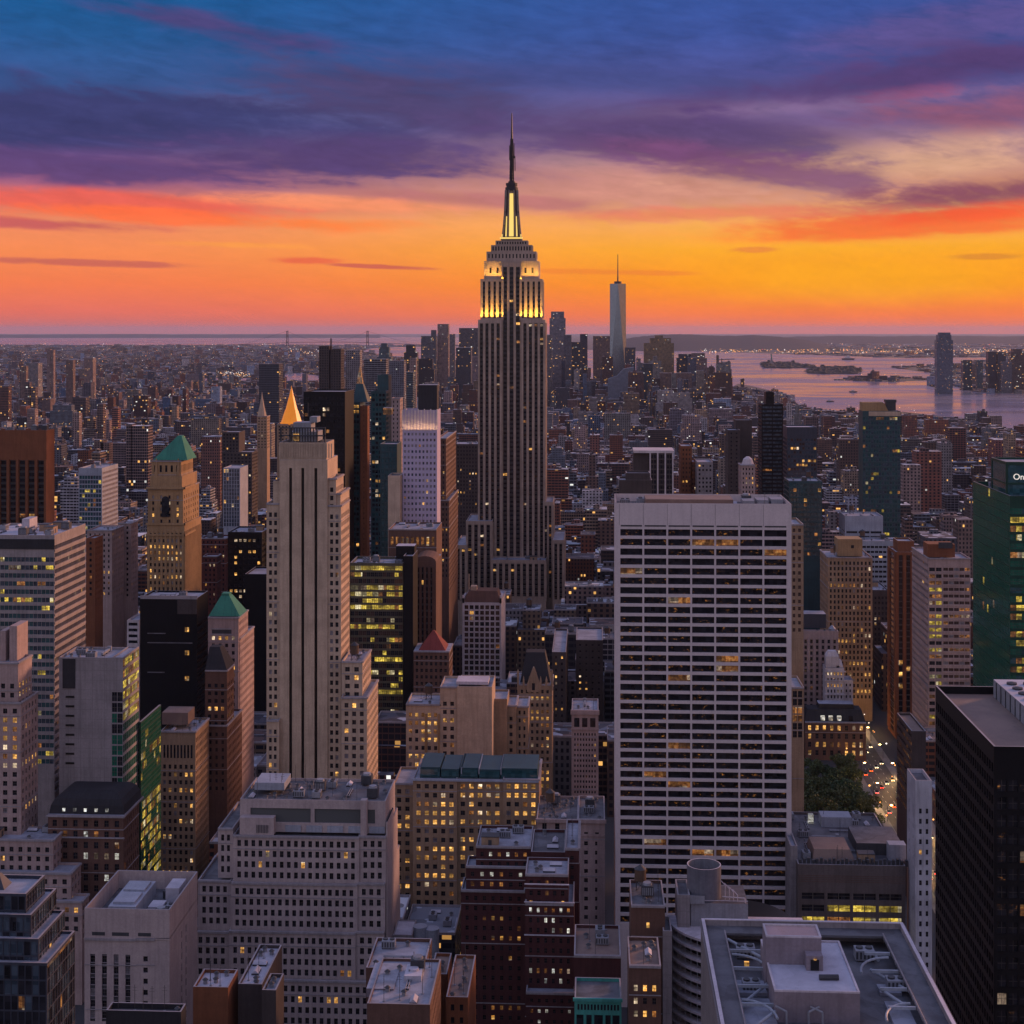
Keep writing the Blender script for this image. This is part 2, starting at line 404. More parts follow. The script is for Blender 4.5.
# building shell with a procedural window grid, for everything small in the picture
def citymat():
    m = bpy.data.materials.new('city_facade'); m.use_nodes = True
    nt = NT(m.node_tree); b = m.node_tree.nodes['Principled BSDF']
    P, N, u, v, nz = face_uv(nt)
    at = nt.new('ShaderNodeAttribute', attribute_name='bcol')
    seed = at.outputs['Alpha']
    bw = nt.m('ADD', 2.6, nt.m('MULTIPLY', nt.m('FRACT', nt.m('MULTIPLY', seed, 7.31)), 2.4))
    fh = nt.m('ADD', 3.3, nt.m('MULTIPLY', nt.m('FRACT', nt.m('MULTIPLY', seed, 3.17)), .8))
    uu = nt.m('DIVIDE', u, bw); vv = nt.m('DIVIDE', v, fh)
    fu = nt.m('FRACT', uu); fv = nt.m('FRACT', vv)
    style = nt.m('FRACT', nt.m('MULTIPLY', seed, 13.7))
    wu = nt.sstep(style, .55, .6, .26, .06, 'LINEAR'); wv = nt.sstep(style, .85, .88, .28, .06, 'LINEAR')
    mu = nt.m('MULTIPLY', nt.m('GREATER_THAN', fu, wu), nt.m('LESS_THAN', fu, nt.m('SUBTRACT', 1.0, wu)))
    mv = nt.m('MULTIPLY', nt.m('GREATER_THAN', fv, wv), nt.m('LESS_THAN', fv, .84))
    side = nt.m('LESS_THAN', nt.m('ABSOLUTE', nz), .5)
    win = nt.m('MULTIPLY', nt.m('MULTIPLY', mu, mv), side)
    wn = nt.new('ShaderNodeTexWhiteNoise')
    nt.put(wn.inputs[0], nt.xyz(nt.m('FLOOR', uu), nt.m('FLOOR', vv), nt.m('MULTIPLY', seed, 97.0)))
    rn = nt.new('ShaderNodeTexWhiteNoise'); nt.put(rn.inputs[0], nt.xyz(nt.m('FLOOR', vv), nt.m('MULTIPLY', seed, 53.0), 0.0))
    thr = nt.sstep(rn.outputs[0], .5, 1.0, .988, .89)
    lit = nt.m('MULTIPLY', nt.m('GREATER_THAN', wn.outputs[0], thr), win)
    mot = nt.noise(P, .12, 5.0, .6)
    wall = nt.mix(nt.sstep(mot, .35, .7, 0, .55), at.outputs['Color'], (.05, .045, .05))
    roofc = nt.ramp(nt.m('FRACT', nt.m('MULTIPLY', seed, 29.3)), [(0, (.06, .06, .08)), (.3, (.10, .10, .13)), (.55, (.19, .21, .26)), (.75, (.12, .075, .07)), (.9, (.36, .40, .48)), (1, (.62, .64, .7))])
    vo = nt.new('ShaderNodeTexVoronoi', distance='CHEBYCHEV'); nt.put(vo.inputs['Vector'], P); vo.inputs['Scale'].default_value = .15
    sp = nt.new('ShaderNodeSeparateColor'); nt.put(sp.inputs[0], vo.outputs['Color'])
    roofc = nt.mix(nt.m('MULTIPLY', nt.m('GREATER_THAN', sp.outputs[0], .74), .8), roofc, (.42, .46, .55))
    roofc = nt.mix(nt.m('MULTIPLY', nt.m('LESS_THAN', sp.outputs[1], .3), .7), roofc, (.035, .035, .045))
    body = nt.mix(nt.m('GREATER_THAN', nz, .5), wall, roofc)
    nt.put(b.inputs['Base Color'], nt.mix(win, body, (.018, .02, .03)))
    nt.put(b.inputs['Roughness'], nt.sstep(win, 0, 1, .85, .25)); b.inputs['Specular IOR Level'].default_value = .25
    hue = nt.mix(nt.m('GREATER_THAN', nt.m('FRACT', nt.m('MULTIPLY', wn.outputs[0], 531.7)), .78), (1.0, .50, .13), (.85, .85, .8))
    nt.put(b.inputs['Emission Color'], hue)
    nt.put(b.inputs['Emission Strength'], nt.m('MULTIPLY', lit, nt.sstep(nt.m('FRACT', nt.m('MULTIPLY', wn.outputs[0], 877.0)), 0, 1, .2, 1.25)))
    return m
M['city'] = citymat()
HAZE = 1.0e-5

# ------------------------------------------------------------------ facades
PANES = {}
M['frame'] = pmat('window_frame', (.06, .055, .055), .5)
def pane_mesh(kind, big):
    key = (kind, big)
    if key not in PANES:
        b = MB()
        b.quad((-.5, 0, -.5), (.5, 0, -.5), (.5, 0, .5), (-.5, 0, .5), 0)
        if big:
            for (x0, x1, z0, z1) in ((-.02, .02, -.5, .5), (-.5, .5, -.04, .0)): b.box(x0, x1, -.06, -.005, z0, z1, 1)
        PANES[key] = b.mesh('window', [M[kind], M['frame']])
    return PANES[key]
def spec(**k):
    d = dict(fh=3.7, bw=3.2, ww=.5, wh=.55, mt=1.6, ml=.6, rec=.35, pier=0.0, sill=0.0, glass='gdark', alt=None, pa=.15, lit=.06, litmat='lit', dim=.3, rows=999, spandrel=0, big=True, pairs=False, litrows=None)
    d.update(k); return d
def facade(mb, panes, face, x0, x1, y0, y1, Z0, Z1, sp, zvis):
    """wall with recessed window openings; glass is collected in panes"""
    if face == 'f': Wd = x1 - x0; pt = lambda u, v, d: (x0 + u, y0 + d, v)
    elif face == 'r': Wd = y1 - y0; pt = lambda u, v, d: (x1 - d, y0 + u, v)
    else: Wd = y1 - y0; pt = lambda u, v, d: (x0 + d, y1 - u, v)
    q = lambda u0, u1, v0, v1, d=0.0, m=0: mb.quad(pt(u0, v0, d), pt(u1, v0, d), pt(u1, v1, d), pt(u0, v1, d), m)
    ml = sp['ml']; nx = max(1, int(round((Wd - 2 * ml) / sp['bw']))); bw = (Wd - 2 * ml) / nx
    fh = sp['fh']; top = Z1 - sp['mt']; low = max(Z0, zvis)
    ny = min(int((top - low) / fh), sp['rows'])
    if ny < 1 or Wd < 2.0 or bw <= 0.3:
        q(0, Wd, Z0, Z1); return
    ww = bw * sp['ww']; wh = fh * sp['wh']; rec = sp['rec']; spm = sp['spandrel']
    q(0, Wd, top, Z1)
    bot = top - ny * fh
    if bot > Z0 + .01: q(0, Wd, Z0, bot)
    q(0, ml + (bw - ww) / 2, bot, top); q(Wd - ml - (bw - ww) / 2, Wd, bot, top)
    for i in range(nx - 1):
        a = ml + i * bw + (bw + ww) / 2; q(a, a + bw - ww, bot, top)
    if sp['pier']:
        for i in range(nx + 1):
            c = ml + i * bw; h = max(.12, (bw - ww) * .36); u0, u1 = max(0, c - h), min(Wd, c + h); d = -sp['pier']
            q(u0, u1, bot, top + .5, d); q2 = pt
            mb.quad(pt(u0, bot, d), pt(u0, bot, 0), pt(u0, top + .5, 0), pt(u0, top + .5, d)); mb.quad(pt(u1, bot, d), pt(u1, bot, 0), pt(u1, top + .5, 0), pt(u1, top + .5, d))
            mb.quad(pt(u0, top + .5, d), pt(u1, top + .5, d), pt(u1, top + .5, 0), pt(u0, top + .5, 0))
    sd = rec * .5 if spm else 0.0
    for j in range(ny):
        v1 = top - j * fh - (fh - wh) * .35; v0 = v1 - wh
        rowp = sp['lit'] * (3.2 * rng.random() ** 2 + .1)
        if sp['litrows'] and j in sp['litrows']: rowp = .97
        prev = False
        if sp['sill']:
            zt = v0 - .06; zb = top - (j + 1) * fh + .05 + fh * 0
            d = -sp['sill']; e = v0 - max(.25, (fh - wh) * .55)
            q(0, Wd, e, v0, d); mb.quad(pt(0, v0, d), pt(Wd, v0, d), pt(Wd, v0, 0), pt(0, v0, 0)); mb.quad(pt(0, e, d), pt(Wd, e, d), pt(Wd, e, 0), pt(0, e, 0))
        for i in range(nx):
            u0 = ml + i * bw + (bw - ww) / 2; u1 = u0 + ww
            if fh - wh > .02:
                q(u0, u1, v1, top - j * fh, sd, spm); q(u0, u1, top - (j + 1) * fh, v0, sd, spm)
            if rec > .05:
                mb.quad(pt(u0, v0, 0), pt(u0, v0, rec), pt(u0, v1, rec), pt(u0, v1, 0)); mb.quad(pt(u1, v0, 0), pt(u1, v0, rec), pt(u1, v1, rec), pt(u1, v1, 0))
                mb.quad(pt(u0, v0, 0), pt(u1, v0, 0), pt(u1, v0, rec), pt(u0, v0, rec)); mb.quad(pt(u0, v1, 0), pt(u1, v1, 0), pt(u1, v1, rec), pt(u0, v1, rec))
            on = rng.random() < (min(.95, rowp * 2.5) if prev else rowp)
            prev = on
            kind = sp['glass']
            if on: kind = 'litdim' if rng.random() < sp['dim'] else sp['litmat']
            elif sp['alt'] and rng.random() < sp['pa']: kind = sp['alt']
            c = pt((u0 + u1) / 2, (v0 + v1) / 2, rec)
            panes.append((c, ww, wh, face, kind, sp['big']))
def flatwall(mb, x0, x1, y0, y1, z0, z1, skip=''): mb.box(x0, x1, y0, y1, z0, z1, 0, skip='t' + skip)

UNITS = {}
def unit_meshes():
    E, D = M['equip'], M['equipdk']
    b = MB(); b.box(-2, 2, -1.5, 1.5, 0.3, 2.4, 0)
    for x in (-1.7, 1.7):
        for y in (-1.3, 1.3): b.box(x - .12, x + .12, y - .12, y + .12, 0, .3, 1)
    for x in (-1, 1): b.cyl(x, 0, .75, .75, 2.4, 2.75, 12, 1)
    for k in range(5): b.box(-1.9 + k * .8, -1.5 + k * .8, -1.53, -1.5, .6, 2.1, 1)
    UNITS['air_handler'] = b.mesh('air_handler', [E, D])
    b = MB(); b.box(-5, 5, -.5, .5, .5, 1.4, 0)
    for x in (-4, 0, 4): b.box(x - .1, x + .1, -.5, .5, 0, .5, 1)
    b.box(4.2, 5.4, -.8, .8, .4, 2.2, 0)
    UNITS['duct'] = b.mesh('duct', [E, D])
    b = MB(); b.box(-3, 3, -2.2, 2.2, 0, 3.0, 0); b.box(-3.15, 3.15, -2.35, 2.35, 3.0, 3.25, 1); b.box(-.6, .6, -2.24, -2.2, 0, 2.1, 1)
    UNITS['stair_bulkhead'] = b.mesh('stair_bulkhead', [M['tan'], D])
    b = MB(); b.cyl(0, 0, .6, .6, 0, 1.1, 10, 0); b.cyl(0, 0, .9, .3, 1.1, 1.6, 10, 1)
    UNITS['vent'] = b.mesh('vent', [E, D])
    b = MB()
    for x in (-1.3, 1.3):
        for y in (-1.3, 1.3): b.bar((x, y, 0), (x * .9, y * .9, 3), .12, 1)
    b.bar((-1.3, -1.3, 0), (1.2, -1.2, 3), .06, 1); b.bar((1.3, -1.3, 0), (-1.2, -1.2, 3), .06, 1)
    b.cyl(0, 0, 1.9, 1.8, 3, 6.6, 14, 0); b.cyl(0, 0, 2.0, .1, 6.6, 8.0, 14, 1)
    UNITS['water_tank'] = b.mesh('water_tank', [M['wood'], D])
    b = MB(); b.box(-2, 2, -1, 1, 0, .5, 1); b.frustum(-2, 2, -1, 1, .5, -1.9, 1.9, -.1, .1, 1.3, 0)
    UNITS['skylight'] = b.mesh('skylight', [M['roofpale'], D])
unit_meshes()
def unit(kind, parent, x, y, z, rz=0.0, s=1.0):
    o = bpy.data.objects.new(kind, UNITS[kind]); COL.objects.link(o); o.parent = parent
    o.location = (x, y, z); o.rotation_euler = (0, 0, rz); o.scale = (s, s, s)
    return o
def more_units():
    E, D = M['equip'], M['equipdk']
    b = MB()
    for k in (-.35, .35): b.bar((-4.5, k, .6), (4.5, k, .6), .16, 0, 6)
    for x in (-4, -1.5, 1.5, 4): b.box(x - .08, x + .08, -.6, .6, 0, .45, 1)
    b.bar((4.5, .35, .6), (4.5, .35, 2.0), .16, 0, 6)
    UNITS['pipe_run'] = b.mesh('pipe_run', [E, D])
    b = MB(); b.box(-1.9, 1.9, -1.9, 1.9, .5, 3.6, 1); b.cyl(0, 0, 1.5, 1.35, 3.6, 4.3, 14, 0)
    for x in (-1.7, 1.7):
        for y in (-1.7, 1.7): b.box(x - .12, x + .12, y - .12, y + .12, 0, .5, 0)
    for k in range(6): b.box(-1.93, -1.9, -1.7 + k * .6, -1.4 + k * .6, .8, 3.2, 0)
    UNITS['cooling_tower'] = b.mesh('cooling_tower', [E, D])
    b = MB(); b.bar((0, 0, 0), (0, 0, 7), .07, 0, 5); b.bar((-.7, 0, 5.5), (.7, 0, 5.5), .04, 0, 4); b.bar((-.5, 0, 6.3), (.5, 0, 6.3), .04, 0, 4); b.box(-.3, .3, -.3, .3, 0, .3, 1)
    UNITS['antenna'] = b.mesh('antenna', [D, E])
more_units()
def clutter(parent, x0, x1, y0, y1, z, n, tank=.3):
    """plant and hatches on a roof, kept apart from one another; coordinates relative to the parent"""
    got = []
    kinds = ['air_handler', 'duct', 'stair_bulkhead', 'vent', 'vent', 'air_handler', 'skylight', 'pipe_run', 'cooling_tower', 'antenna', 'pipe_run']
    k = 0
    for _ in range(n * 8):
        if k >= n: break
        kind = 'water_tank' if (k == 0 and rng.random() < tank) else rng.choice(kinds)
        rad = {'duct': 5.6, 'air_handler': 2.6, 'stair_bulkhead': 3.9, 'vent': 1.0, 'water_tank': 2.4, 'skylight': 2.2, 'pipe_run': 4.8, 'cooling_tower': 2.8, 'antenna': .8}[kind]
        if x1 - x0 < 2 * rad + 2 or y1 - y0 < 2 * rad + 2:
            if rad > 1.5: continue
        try: x = rng.uniform(x0 + rad + .7, x1 - rad - .7); y = rng.uniform(y0 + rad + .7, y1 - rad - .7)
        except Exception: continue
        if x1 - x0 < 2 * rad + 1.4 or y1 - y0 < 2 * rad + 1.4: continue
        if any((x - a) ** 2 + (y - b) ** 2 < (rad + r + .3) ** 2 for a, b, r in got): continue
        got.append((x, y, rad)); k += 1
        unit(kind, parent, x, y, z, rng.choice([0, math.pi / 2]))

FOOT = []      # footprints of the modelled buildings
NTOP = [0]
class Bldg:
    def __init__(s, name, label, cat, wall, Y, vis=1030, group=None, spandrel='equipdk', nparts=100):
        s.name, s.label, s.cat, s.wall, s.Y, s.vis, s.group, s.spm, s.nparts = name, label, cat, wall, Y, vis, group, spandrel, nparts
        s.mb = MB(); s.rf = []; s.panes = []; s.extra = []; s.fp = []; s.cl = []
    def rfq(s, k):
        b = MB(); s.rf.append((k, b)); return b.quad
    def at(s, px, py, Y=None):
        Y = Y or s.Y; X = XW(px, Y); return X, Y, ZW(py, X, Y)
    def block(s, x0, x1, yt, dep=None, xb=None, Y=None, z0=0.0, sp=None, side='same', roof='roof', par=1.0, n=0, tank=.3, zt=None, yb=None, cop=True):
        Y = s.Y if Y is None else Y
        X0, X1 = XW(x0, Y), XW(x1, Y)
        Z1 = zt if zt is not None else ZW(yt, (X0 + X1) / 2, Y)
        if yb is not None: z0 = ZW(yb, (X0 + X1) / 2, Y)
        Z1 = round(Z1, 2)
        if xb is not None:
            X = X1 if x1 < 592 else X0
            a, b = ray(xb); dep = X * b / a - Y
        Y1 = Y + dep
        s.fp.append((X0, X1, Y, Y1))
        zv = ZW(s.vis, (X0 + X1) / 2, Y); zv2 = ZW(s.vis, (X0 + X1) / 2, Y1)
        ff = 'r' if (X0 + X1) / 2 < 0 else 'l'
        side = sp if side == 'same' else side
        sk = 't'
        if sp: facade(s.mb, s.panes, 'f', X0, X1, Y, Y1, z0, Z1, sp, zv); sk += 'f'
        if side: facade(s.mb, s.panes, ff, X0, X1, Y, Y1, z0, Z1, side, zv2); sk += ff
        if sp and s.wall in ('lime', 'lilac', 'pink', 'tan', 'gold', 'brown', 'red', 'dkred') and not sp['pier'] and Z1 - z0 > 12:
            fh, m_ = sp['fh'], s.mb; zz = [Z1 - .75] + [Z1 - sp['mt'] - k * fh + .02 for k in (1, 5, 11, 18)]
            for q, zc in enumerate(zz):
                if zc < max(z0, zv) + 2: continue
                pr = .45 if q == 0 else .18; hh = .7 if q == 0 else .28
                def strip(a, b_, c, d): m_.box(a, b_, c, d, zc, zc + hh, 2, bottom=True)
                strip(X0, X1, Y - pr, Y - .001)
                if side: strip(*((X1 + .001, X1 + pr) if ff == 'r' else (X0 - pr, X0 - .001)), Y, Y1)
        s.mb.box(X0, X1, Y, Y1, z0, Z1, 0, skip=sk)
        tk = .45; zr = Z1 - par
        if par > 0:
            m = s.mb
            for (a, b, c, d) in ((X0, X1, Y, Y + tk), (X0, X1, Y1 - tk, Y1), (X0, X0 + tk, Y + tk, Y1 - tk), (X1 - tk, X1, Y + tk, Y1 - tk)):
                m.quad((a, c, Z1), (b, c, Z1), (b, d, Z1), (a, d, Z1), 2 if cop else 0)
            i0, i1, j0, j1 = X0 + tk, X1 - tk, Y + tk, Y1 - tk
            for p, q in (((i0, j0), (i1, j0)), ((i1, j0), (i1, j1)), ((i1, j1), (i0, j1)), ((i0, j1), (i0, j0))):
                m.quad((*p, zr), (*q, zr), (*q, Z1), (*p, Z1))
            s.rfq(roof)((i0, j0, zr), (i1, j0, zr), (i1, j1, zr), (i0, j1, zr))
        else:
            s.rfq(roof)((X0, Y, Z1), (X1, Y, Z1), (X1, Y1, Z1), (X0, Y1, Z1))
        if n: s.cl.append((X0, X1, Y, Y1, zr, int(n * 2.6), tank))
        return X0, X1, Y, Y1, Z1
    def done(s):
        cx = sum((a + b) / 2 for a, b, c, d in s.fp) / len(s.fp); cyy = min(c for a, b, c, d in s.fp)
        root = thing(s.name, s.label, s.cat, (cx, cyy, 0), s.group); s.root = root; s.off = (cx, cyy, 0)
        s.mb.build('wall', [M[s.wall], M[s.spm], M['coping']], root, s.off)
        for k, r in s.rf: r.build('roof', M[k], root, s.off)
        ps = sorted(s.panes, key=lambda p: -p[1] * p[2] - (1e-3 if p[3] == 'f' else 0) * p[0][2])
        ang = {'f': 0, 'r': math.pi / 2, 'l': -math.pi / 2}
        for c, ww, wh, face, kind, big in ps[:s.nparts]:
            o = bpy.data.objects.new('window', pane_mesh(kind, big)); COL.objects.link(o); o.parent = root
            o.location = (c[0] - cx, c[1] - cyy, c[2]); o.rotation_euler = (0, 0, ang[face]); o.scale = (ww, 1, wh)
        rest = ps[s.nparts:]
        if rest:
            kinds = sorted({p[4] for p in rest}); b = MB()
            for c, ww, wh, face, kind, big in rest:
                k = kinds.index(kind)
                for (a0, a1, b0, b1, d, mm) in ((-.5, .5, -.5, .5, 0, k),) + (((-.02, .02, -.5, .5, .05, len(kinds)), (-.5, .5, -.04, 0, .05, len(kinds))) if big else ()):
                    h0, h1, z0, z1 = a0 * ww, a1 * ww, b0 * wh + c[2], b1 * wh + c[2]
                    if face == 'f': b.quad((c[0] + h0, c[1] - d, z0), (c[0] + h1, c[1] - d, z0), (c[0] + h1, c[1] - d, z1), (c[0] + h0, c[1] - d, z1), mm)
                    else:
                        x = c[0] + (d if face == 'r' else -d)
                        b.quad((x, c[1] + h0, z0), (x, c[1] + h1, z0), (x, c[1] + h1, z1), (x, c[1] + h0, z1), mm)
            tag(b.build('window', [M[k] for k in kinds] + [M['frame']], root, s.off), kind='stuff')
        for nm, b, mats in s.extra: b.build(nm, mats, root, s.off)
        for X0, X1, Y, Y1, z, n, tank in s.cl: clutter(root, X0 - cx, X1 - cx, Y - cyy, Y1 - cyy, z, n, tank)
        for f in s.fp: FOOT.append(f)
        NTOP[0] += 1
        return root
    def part(s, nm, b, mats): s.extra.append((nm, b, mats if isinstance(mats, list) else [mats]))
M['coping'] = wallmat('stone_coping', (.34, .32, .36))

def simple(name, label, wall, Y, blocks, cat='building', **kw):
    b = Bldg(name, label, cat, wall, Y, **kw)
    for k in blocks: b.block(**k)
    return b
def bk(x0, x1, yt, **k): return dict(x0=x0, x1=x1, yt=yt, **k)
def setz(b, nm, mat, x0, x1, yt, yb, Y, dep, h=None):
    """penthouse box on a building, sized at its own distance"""
    X0, X1 = XW(x0, Y), XW(x1, Y); zt = ZW(yt, (X0 + X1) / 2, Y); zb = ZW(yb, (X0 + X1) / 2, Y)
    m = MB(); m.box(X0, X1, Y, Y + dep, zb, zt, 0, top=1); b.part(nm, m, [M[mat], M['roof']])
    return X0, X1, zb, zt
def pyramid(b, nm, mat, x0, x1, y0, y1, zb, zt, k=0.0, smat=None):
    cx, cc = (x0 + x1) / 2, (y0 + y1) / 2; hx, hy = (x1 - x0) / 2 * k, (y1 - y0) / 2 * k
    m = MB(); m.frustum(x0, x1, y0, y1, zb, cx - hx, cx + hx, cc - hy, cc + hy, zt, 0); b.part(nm, m, M[mat])

# ================================================================== the tall tower in the middle
def empire():
    Y = 1270.0
    b = Bldg('art_deco_skyscraper', 'tallest tower in the centre, stepped stone shaft with floodlit crown and needle mast', 'skyscraper', 'empire', Y, vis=600, spandrel='empsp')
    sp = spec(fh=3.8, bw=4.9, ww=.54, wh=.5, rec=.6, pier=.5, mt=3.0, spandrel=1, lit=.034, big=False, glass='gdark', alt='gspeck', pa=.2, ml=.5, dim=.6)
    spc = spec(fh=3.8, bw=5.2, ww=.6, wh=.55, rec=.5, pier=.5, mt=4.0, spandrel=1, lit=.035, dim=.6, big=False, ml=.3)
    gold = spec(fh=3.8, bw=4.6, ww=.42, wh=.5, rec=.4, pier=.3, mt=2.0, spandrel=1, lit=.0, big=False)
    z = lambda py, Yq=Y: ZW(py, XW(512, Yq), Yq)
    b.block(478, 501.5, 319.7, dep=40, sp=sp); b.block(521.5, 545, 319.7, dep=40, sp=sp)
    b.block(501.5, 521.5, 262, dep=34, Y=Y + 3, sp=spc, side=None)
    b.block(480.5, 503.5, 279, dep=34, Y=Y + 2.0, z0=z(320.2), sp=gold); b.block(519.5, 542.5, 279, dep=34, Y=Y + 2.0, z0=z(320.2), sp=gold)
    win2 = spec(fh=7.5, bw=6.2, ww=.3, wh=.62, rec=.4, mt=4.5, ml=2.5, lit=0, rows=1, big=False)
    b.block(484, 504, 261, dep=30, Y=Y + 5, z0=z(281), sp=win2); b.block(519, 539, 261, dep=30, Y=Y + 5, z0=z(281), sp=win2)
    b.block(486.5, 536.5, 251.5, dep=26, Y=Y + 7, z0=z(264), sp=spec(fh=5, bw=3, ww=.4, wh=.7, mt=1.5, lit=0, rows=1, big=False))
    b.block(491, 532, 245, dep=22, Y=Y + 9, z0=z(253), sp=spec(fh=5, bw=2.4, ww=.5, wh=.7, mt=.6, lit=0, rows=1, big=False, pier=.3), roof='roof')
    b.block(495.5, 527.5, 240.5, dep=18, Y=Y + 11, z0=z(247), sp=spec(fh=3.4, bw=2.2, ww=.5, wh=.6, mt=.5, lit=0, rows=1, big=False, pier=.3), roof='roof')
    # base wings
    lo = spec(fh=3.8, bw=4.6, ww=.54, wh=.5, rec=.6, pier=.5, mt=3, spandrel=1, lit=.03, big=False)
    b.block(466, 492, 521, dep=50, Y=Y - 14, sp=lo, z0=0); b.block(455, 466.5, 545, dep=60, Y=Y - 20, sp=lo)
    b.block(543, 553, 502, dep=44, Y=Y - 4, sp=lo); b.block(552.5, 564, 540, dep=60, Y=Y - 18, sp=lo); b.block(491, 546, 560, dep=20, Y=Y - 22, sp=lo, n=2, tank=0)
    # mast: a tapering shaft with four wing buttresses and a glazed front
    cx = XW(511.8, Y + 20); cy_ = Y + 20; sc = 1290 / F
    m = MB(); g = MB(); zb, zt = z(240.5, Y + 20), z(190.5, Y + 20)
    m.frustum(cx - 10.5 * sc, cx + 10.5 * sc, cy_ - 8, cy_ + 8, zb, cx - 10.5 * sc, cx + 10.5 * sc, cy_ - 8, cy_ + 8, zb + 2.5)
    prof = [(8.9, 0.0), (7.6, .25), (6.5, .55), (5.9, .85), (5.7, 1.0)]
    for (r0, f0), (r1, f1) in zip(prof, prof[1:]):
        za, zc = zb + 2.5 + (zt - zb - 2.5) * f0, zb + 2.5 + (zt - zb - 2.5) * f1
        m.cyl(cx, cy_, r0 * sc * .97, r1 * sc * .97, za, zc, 14, 0, cap=False)
        for sx in (-1, 1):
            m.frustum(cx + sx * r0 * sc - .9, cx + sx * r0 * sc + .9, cy_ - 5, cy_ + 5, za, cx + sx * r1 * sc - .9, cx + sx * r1 * sc + .9, cy_ - 4, cy_ + 4, zc)
            m.frustum(cx + sx * r0 * sc * .42 - .6, cx + sx * r0 * sc * .42 + .6, cy_ - r0 * sc - .6, cy_, za, cx + sx * r1 * sc * .42 - .6, cx + sx * r1 * sc * .42 + .6, cy_ - r1 * sc - .6, cy_, zc)
    b.part('mast', m, M['mast'])
    z0, z1 = zb + 3.0, zb + (zt - zb) * .93
    g.frustum(cx - 1.9, cx + 1.9, cy_ - 8.9, cy_ - 3, z0, cx - 1.5, cx + 1.5, cy_ - 6.3, cy_ - 2, z1)
    for sg in (-1, 1): g.frustum(cx + sg * 4.6 - .5, cx + sg * 4.6 + .5, cy_ - 7.6, cy_ - 3, z0, cx + sg * 4.1 - .3, cx + sg * 4.1 + .3, cy_ - 5.9, cy_ - 2, z0 + 17)
    b.part('mast_window', g, M['mastlit'])
    for sg in (-1, 1):
        g = MB(); g.box(cx + sg * 7.9 - .35, cx + sg * 7.9 + .35, cy_ - 5.5, cy_ - 5.0, z0 - 1, z0 + 2); b.part('edge_light', g, M['mastlit'])
    g = MB(); g.box(cx - 9.6, cx + 9.6, cy_ - 8.5, cy_ - 8.05, zb + 1.0, zb + 2.2); b.part('light_strip', g, M['mastlit'])
    m = MB()
    for py0, py1, r in ((190.8, 187.5, 6.6), (187.5, 185.6, 5.4), (185.6, 183.2, 6.0), (183.2, 181.5, 3.6)): m.cyl(cx, cy_, r * sc, r * sc, z(py0, Y + 20), z(py1, Y + 20), 14)
    b.part('observation_cap', m, M['mastdk'])
    m = MB(); za, zc, ze = z(181.5, Y + 20), z(139, Y + 20), z(113, Y + 20)
    for k in range(4):
        a = math.pi / 4 + k * math.pi / 2; m.bar((cx + 2.1 * math.cos(a), cy_ + 2.1 * math.sin(a), za), (cx + 1.2 * math.cos(a), cy_ + 1.2 * math.sin(a), zc), .42)
    for k in range(14):
        zz = za + (zc - za) * k / 14; r = 2.0 - .8 * k / 14
        m.box(cx - r, cx + r, cy_ - r, cy_ + r, zz, zz + .8)
        m.bar((cx - r, cy_ - r, zz), (cx + r, cy_ - r, zz + 2.3), .22); m.bar((cx + r, cy_ - r, zz), (cx - r, cy_ - r, zz + 2.3), .22)
    m.cyl(cx, cy_, .9, .9, za, zc, 6)
    for (dx, zz) in ((1.6, .25), (2.8, .25), (-1.9, .5), (2.0, .55)): m.bar((cx + dx, cy_, za + (zc - za) * zz), (cx + dx * .95, cy_, za + (zc - za) * (zz + .35)), .35)
    m.cyl(cx, cy_, 1.0, .35, zc, ze, 6)
    b.part('antenna', m, M['mastdk'])
    r = b.done()
    # real floodlights standing on the setbacks
    def flood(px0, px1, py, Yq, W_, tilt=7):
        X0, X1 = XW(px0, Yq), XW(px1, Yq)
        l = bpy.data.lights.new('floodlight', 'AREA'); l.shape = 'RECTANGLE'; l.size = abs(X1 - X0); l.size_y = .8; l.energy = W_; l.color = (1.0, .50, .05); l.spread = R(140)
        o = bpy.data.objects.new('floodlight', l); COL.objects.link(o); o.parent = r
        o.location = ((X0 + X1) / 2 - b.off[0], Yq - 1.6 - b.off[1], ZW(py, X0, Yq)); o.rotation_euler = (R(180 - tilt), 0, 0); l.spread = R(80)
    for a, c in ((480.5, 502.5), (520.5, 542.5)): flood(a, c, 319.0, Y + 1.6, 9500)
    for a, c in ((484.5, 503.5), (519.5, 538.5)): flood(a, c, 279.0, Y + 4.2, 3300)
M['empire'] = wallmat('indiana_limestone', (.46, .36, .31), streak=.3)
M['empsp'] = pmat('aluminium_spandrel', (.035, .032, .04), .6, .2)
M['mast'] = wallmat('mast_cladding', (.24, .20, .19), rough=.5)
M['mastdk'] = pmat('mast_metal', (.03, .028, .04), .5, .3)
M['mastlit'] = pmat('lit_mast_glass', (.2, .15, .05), .4, 0, (1.0, .68, .17), 1.0)
empire()

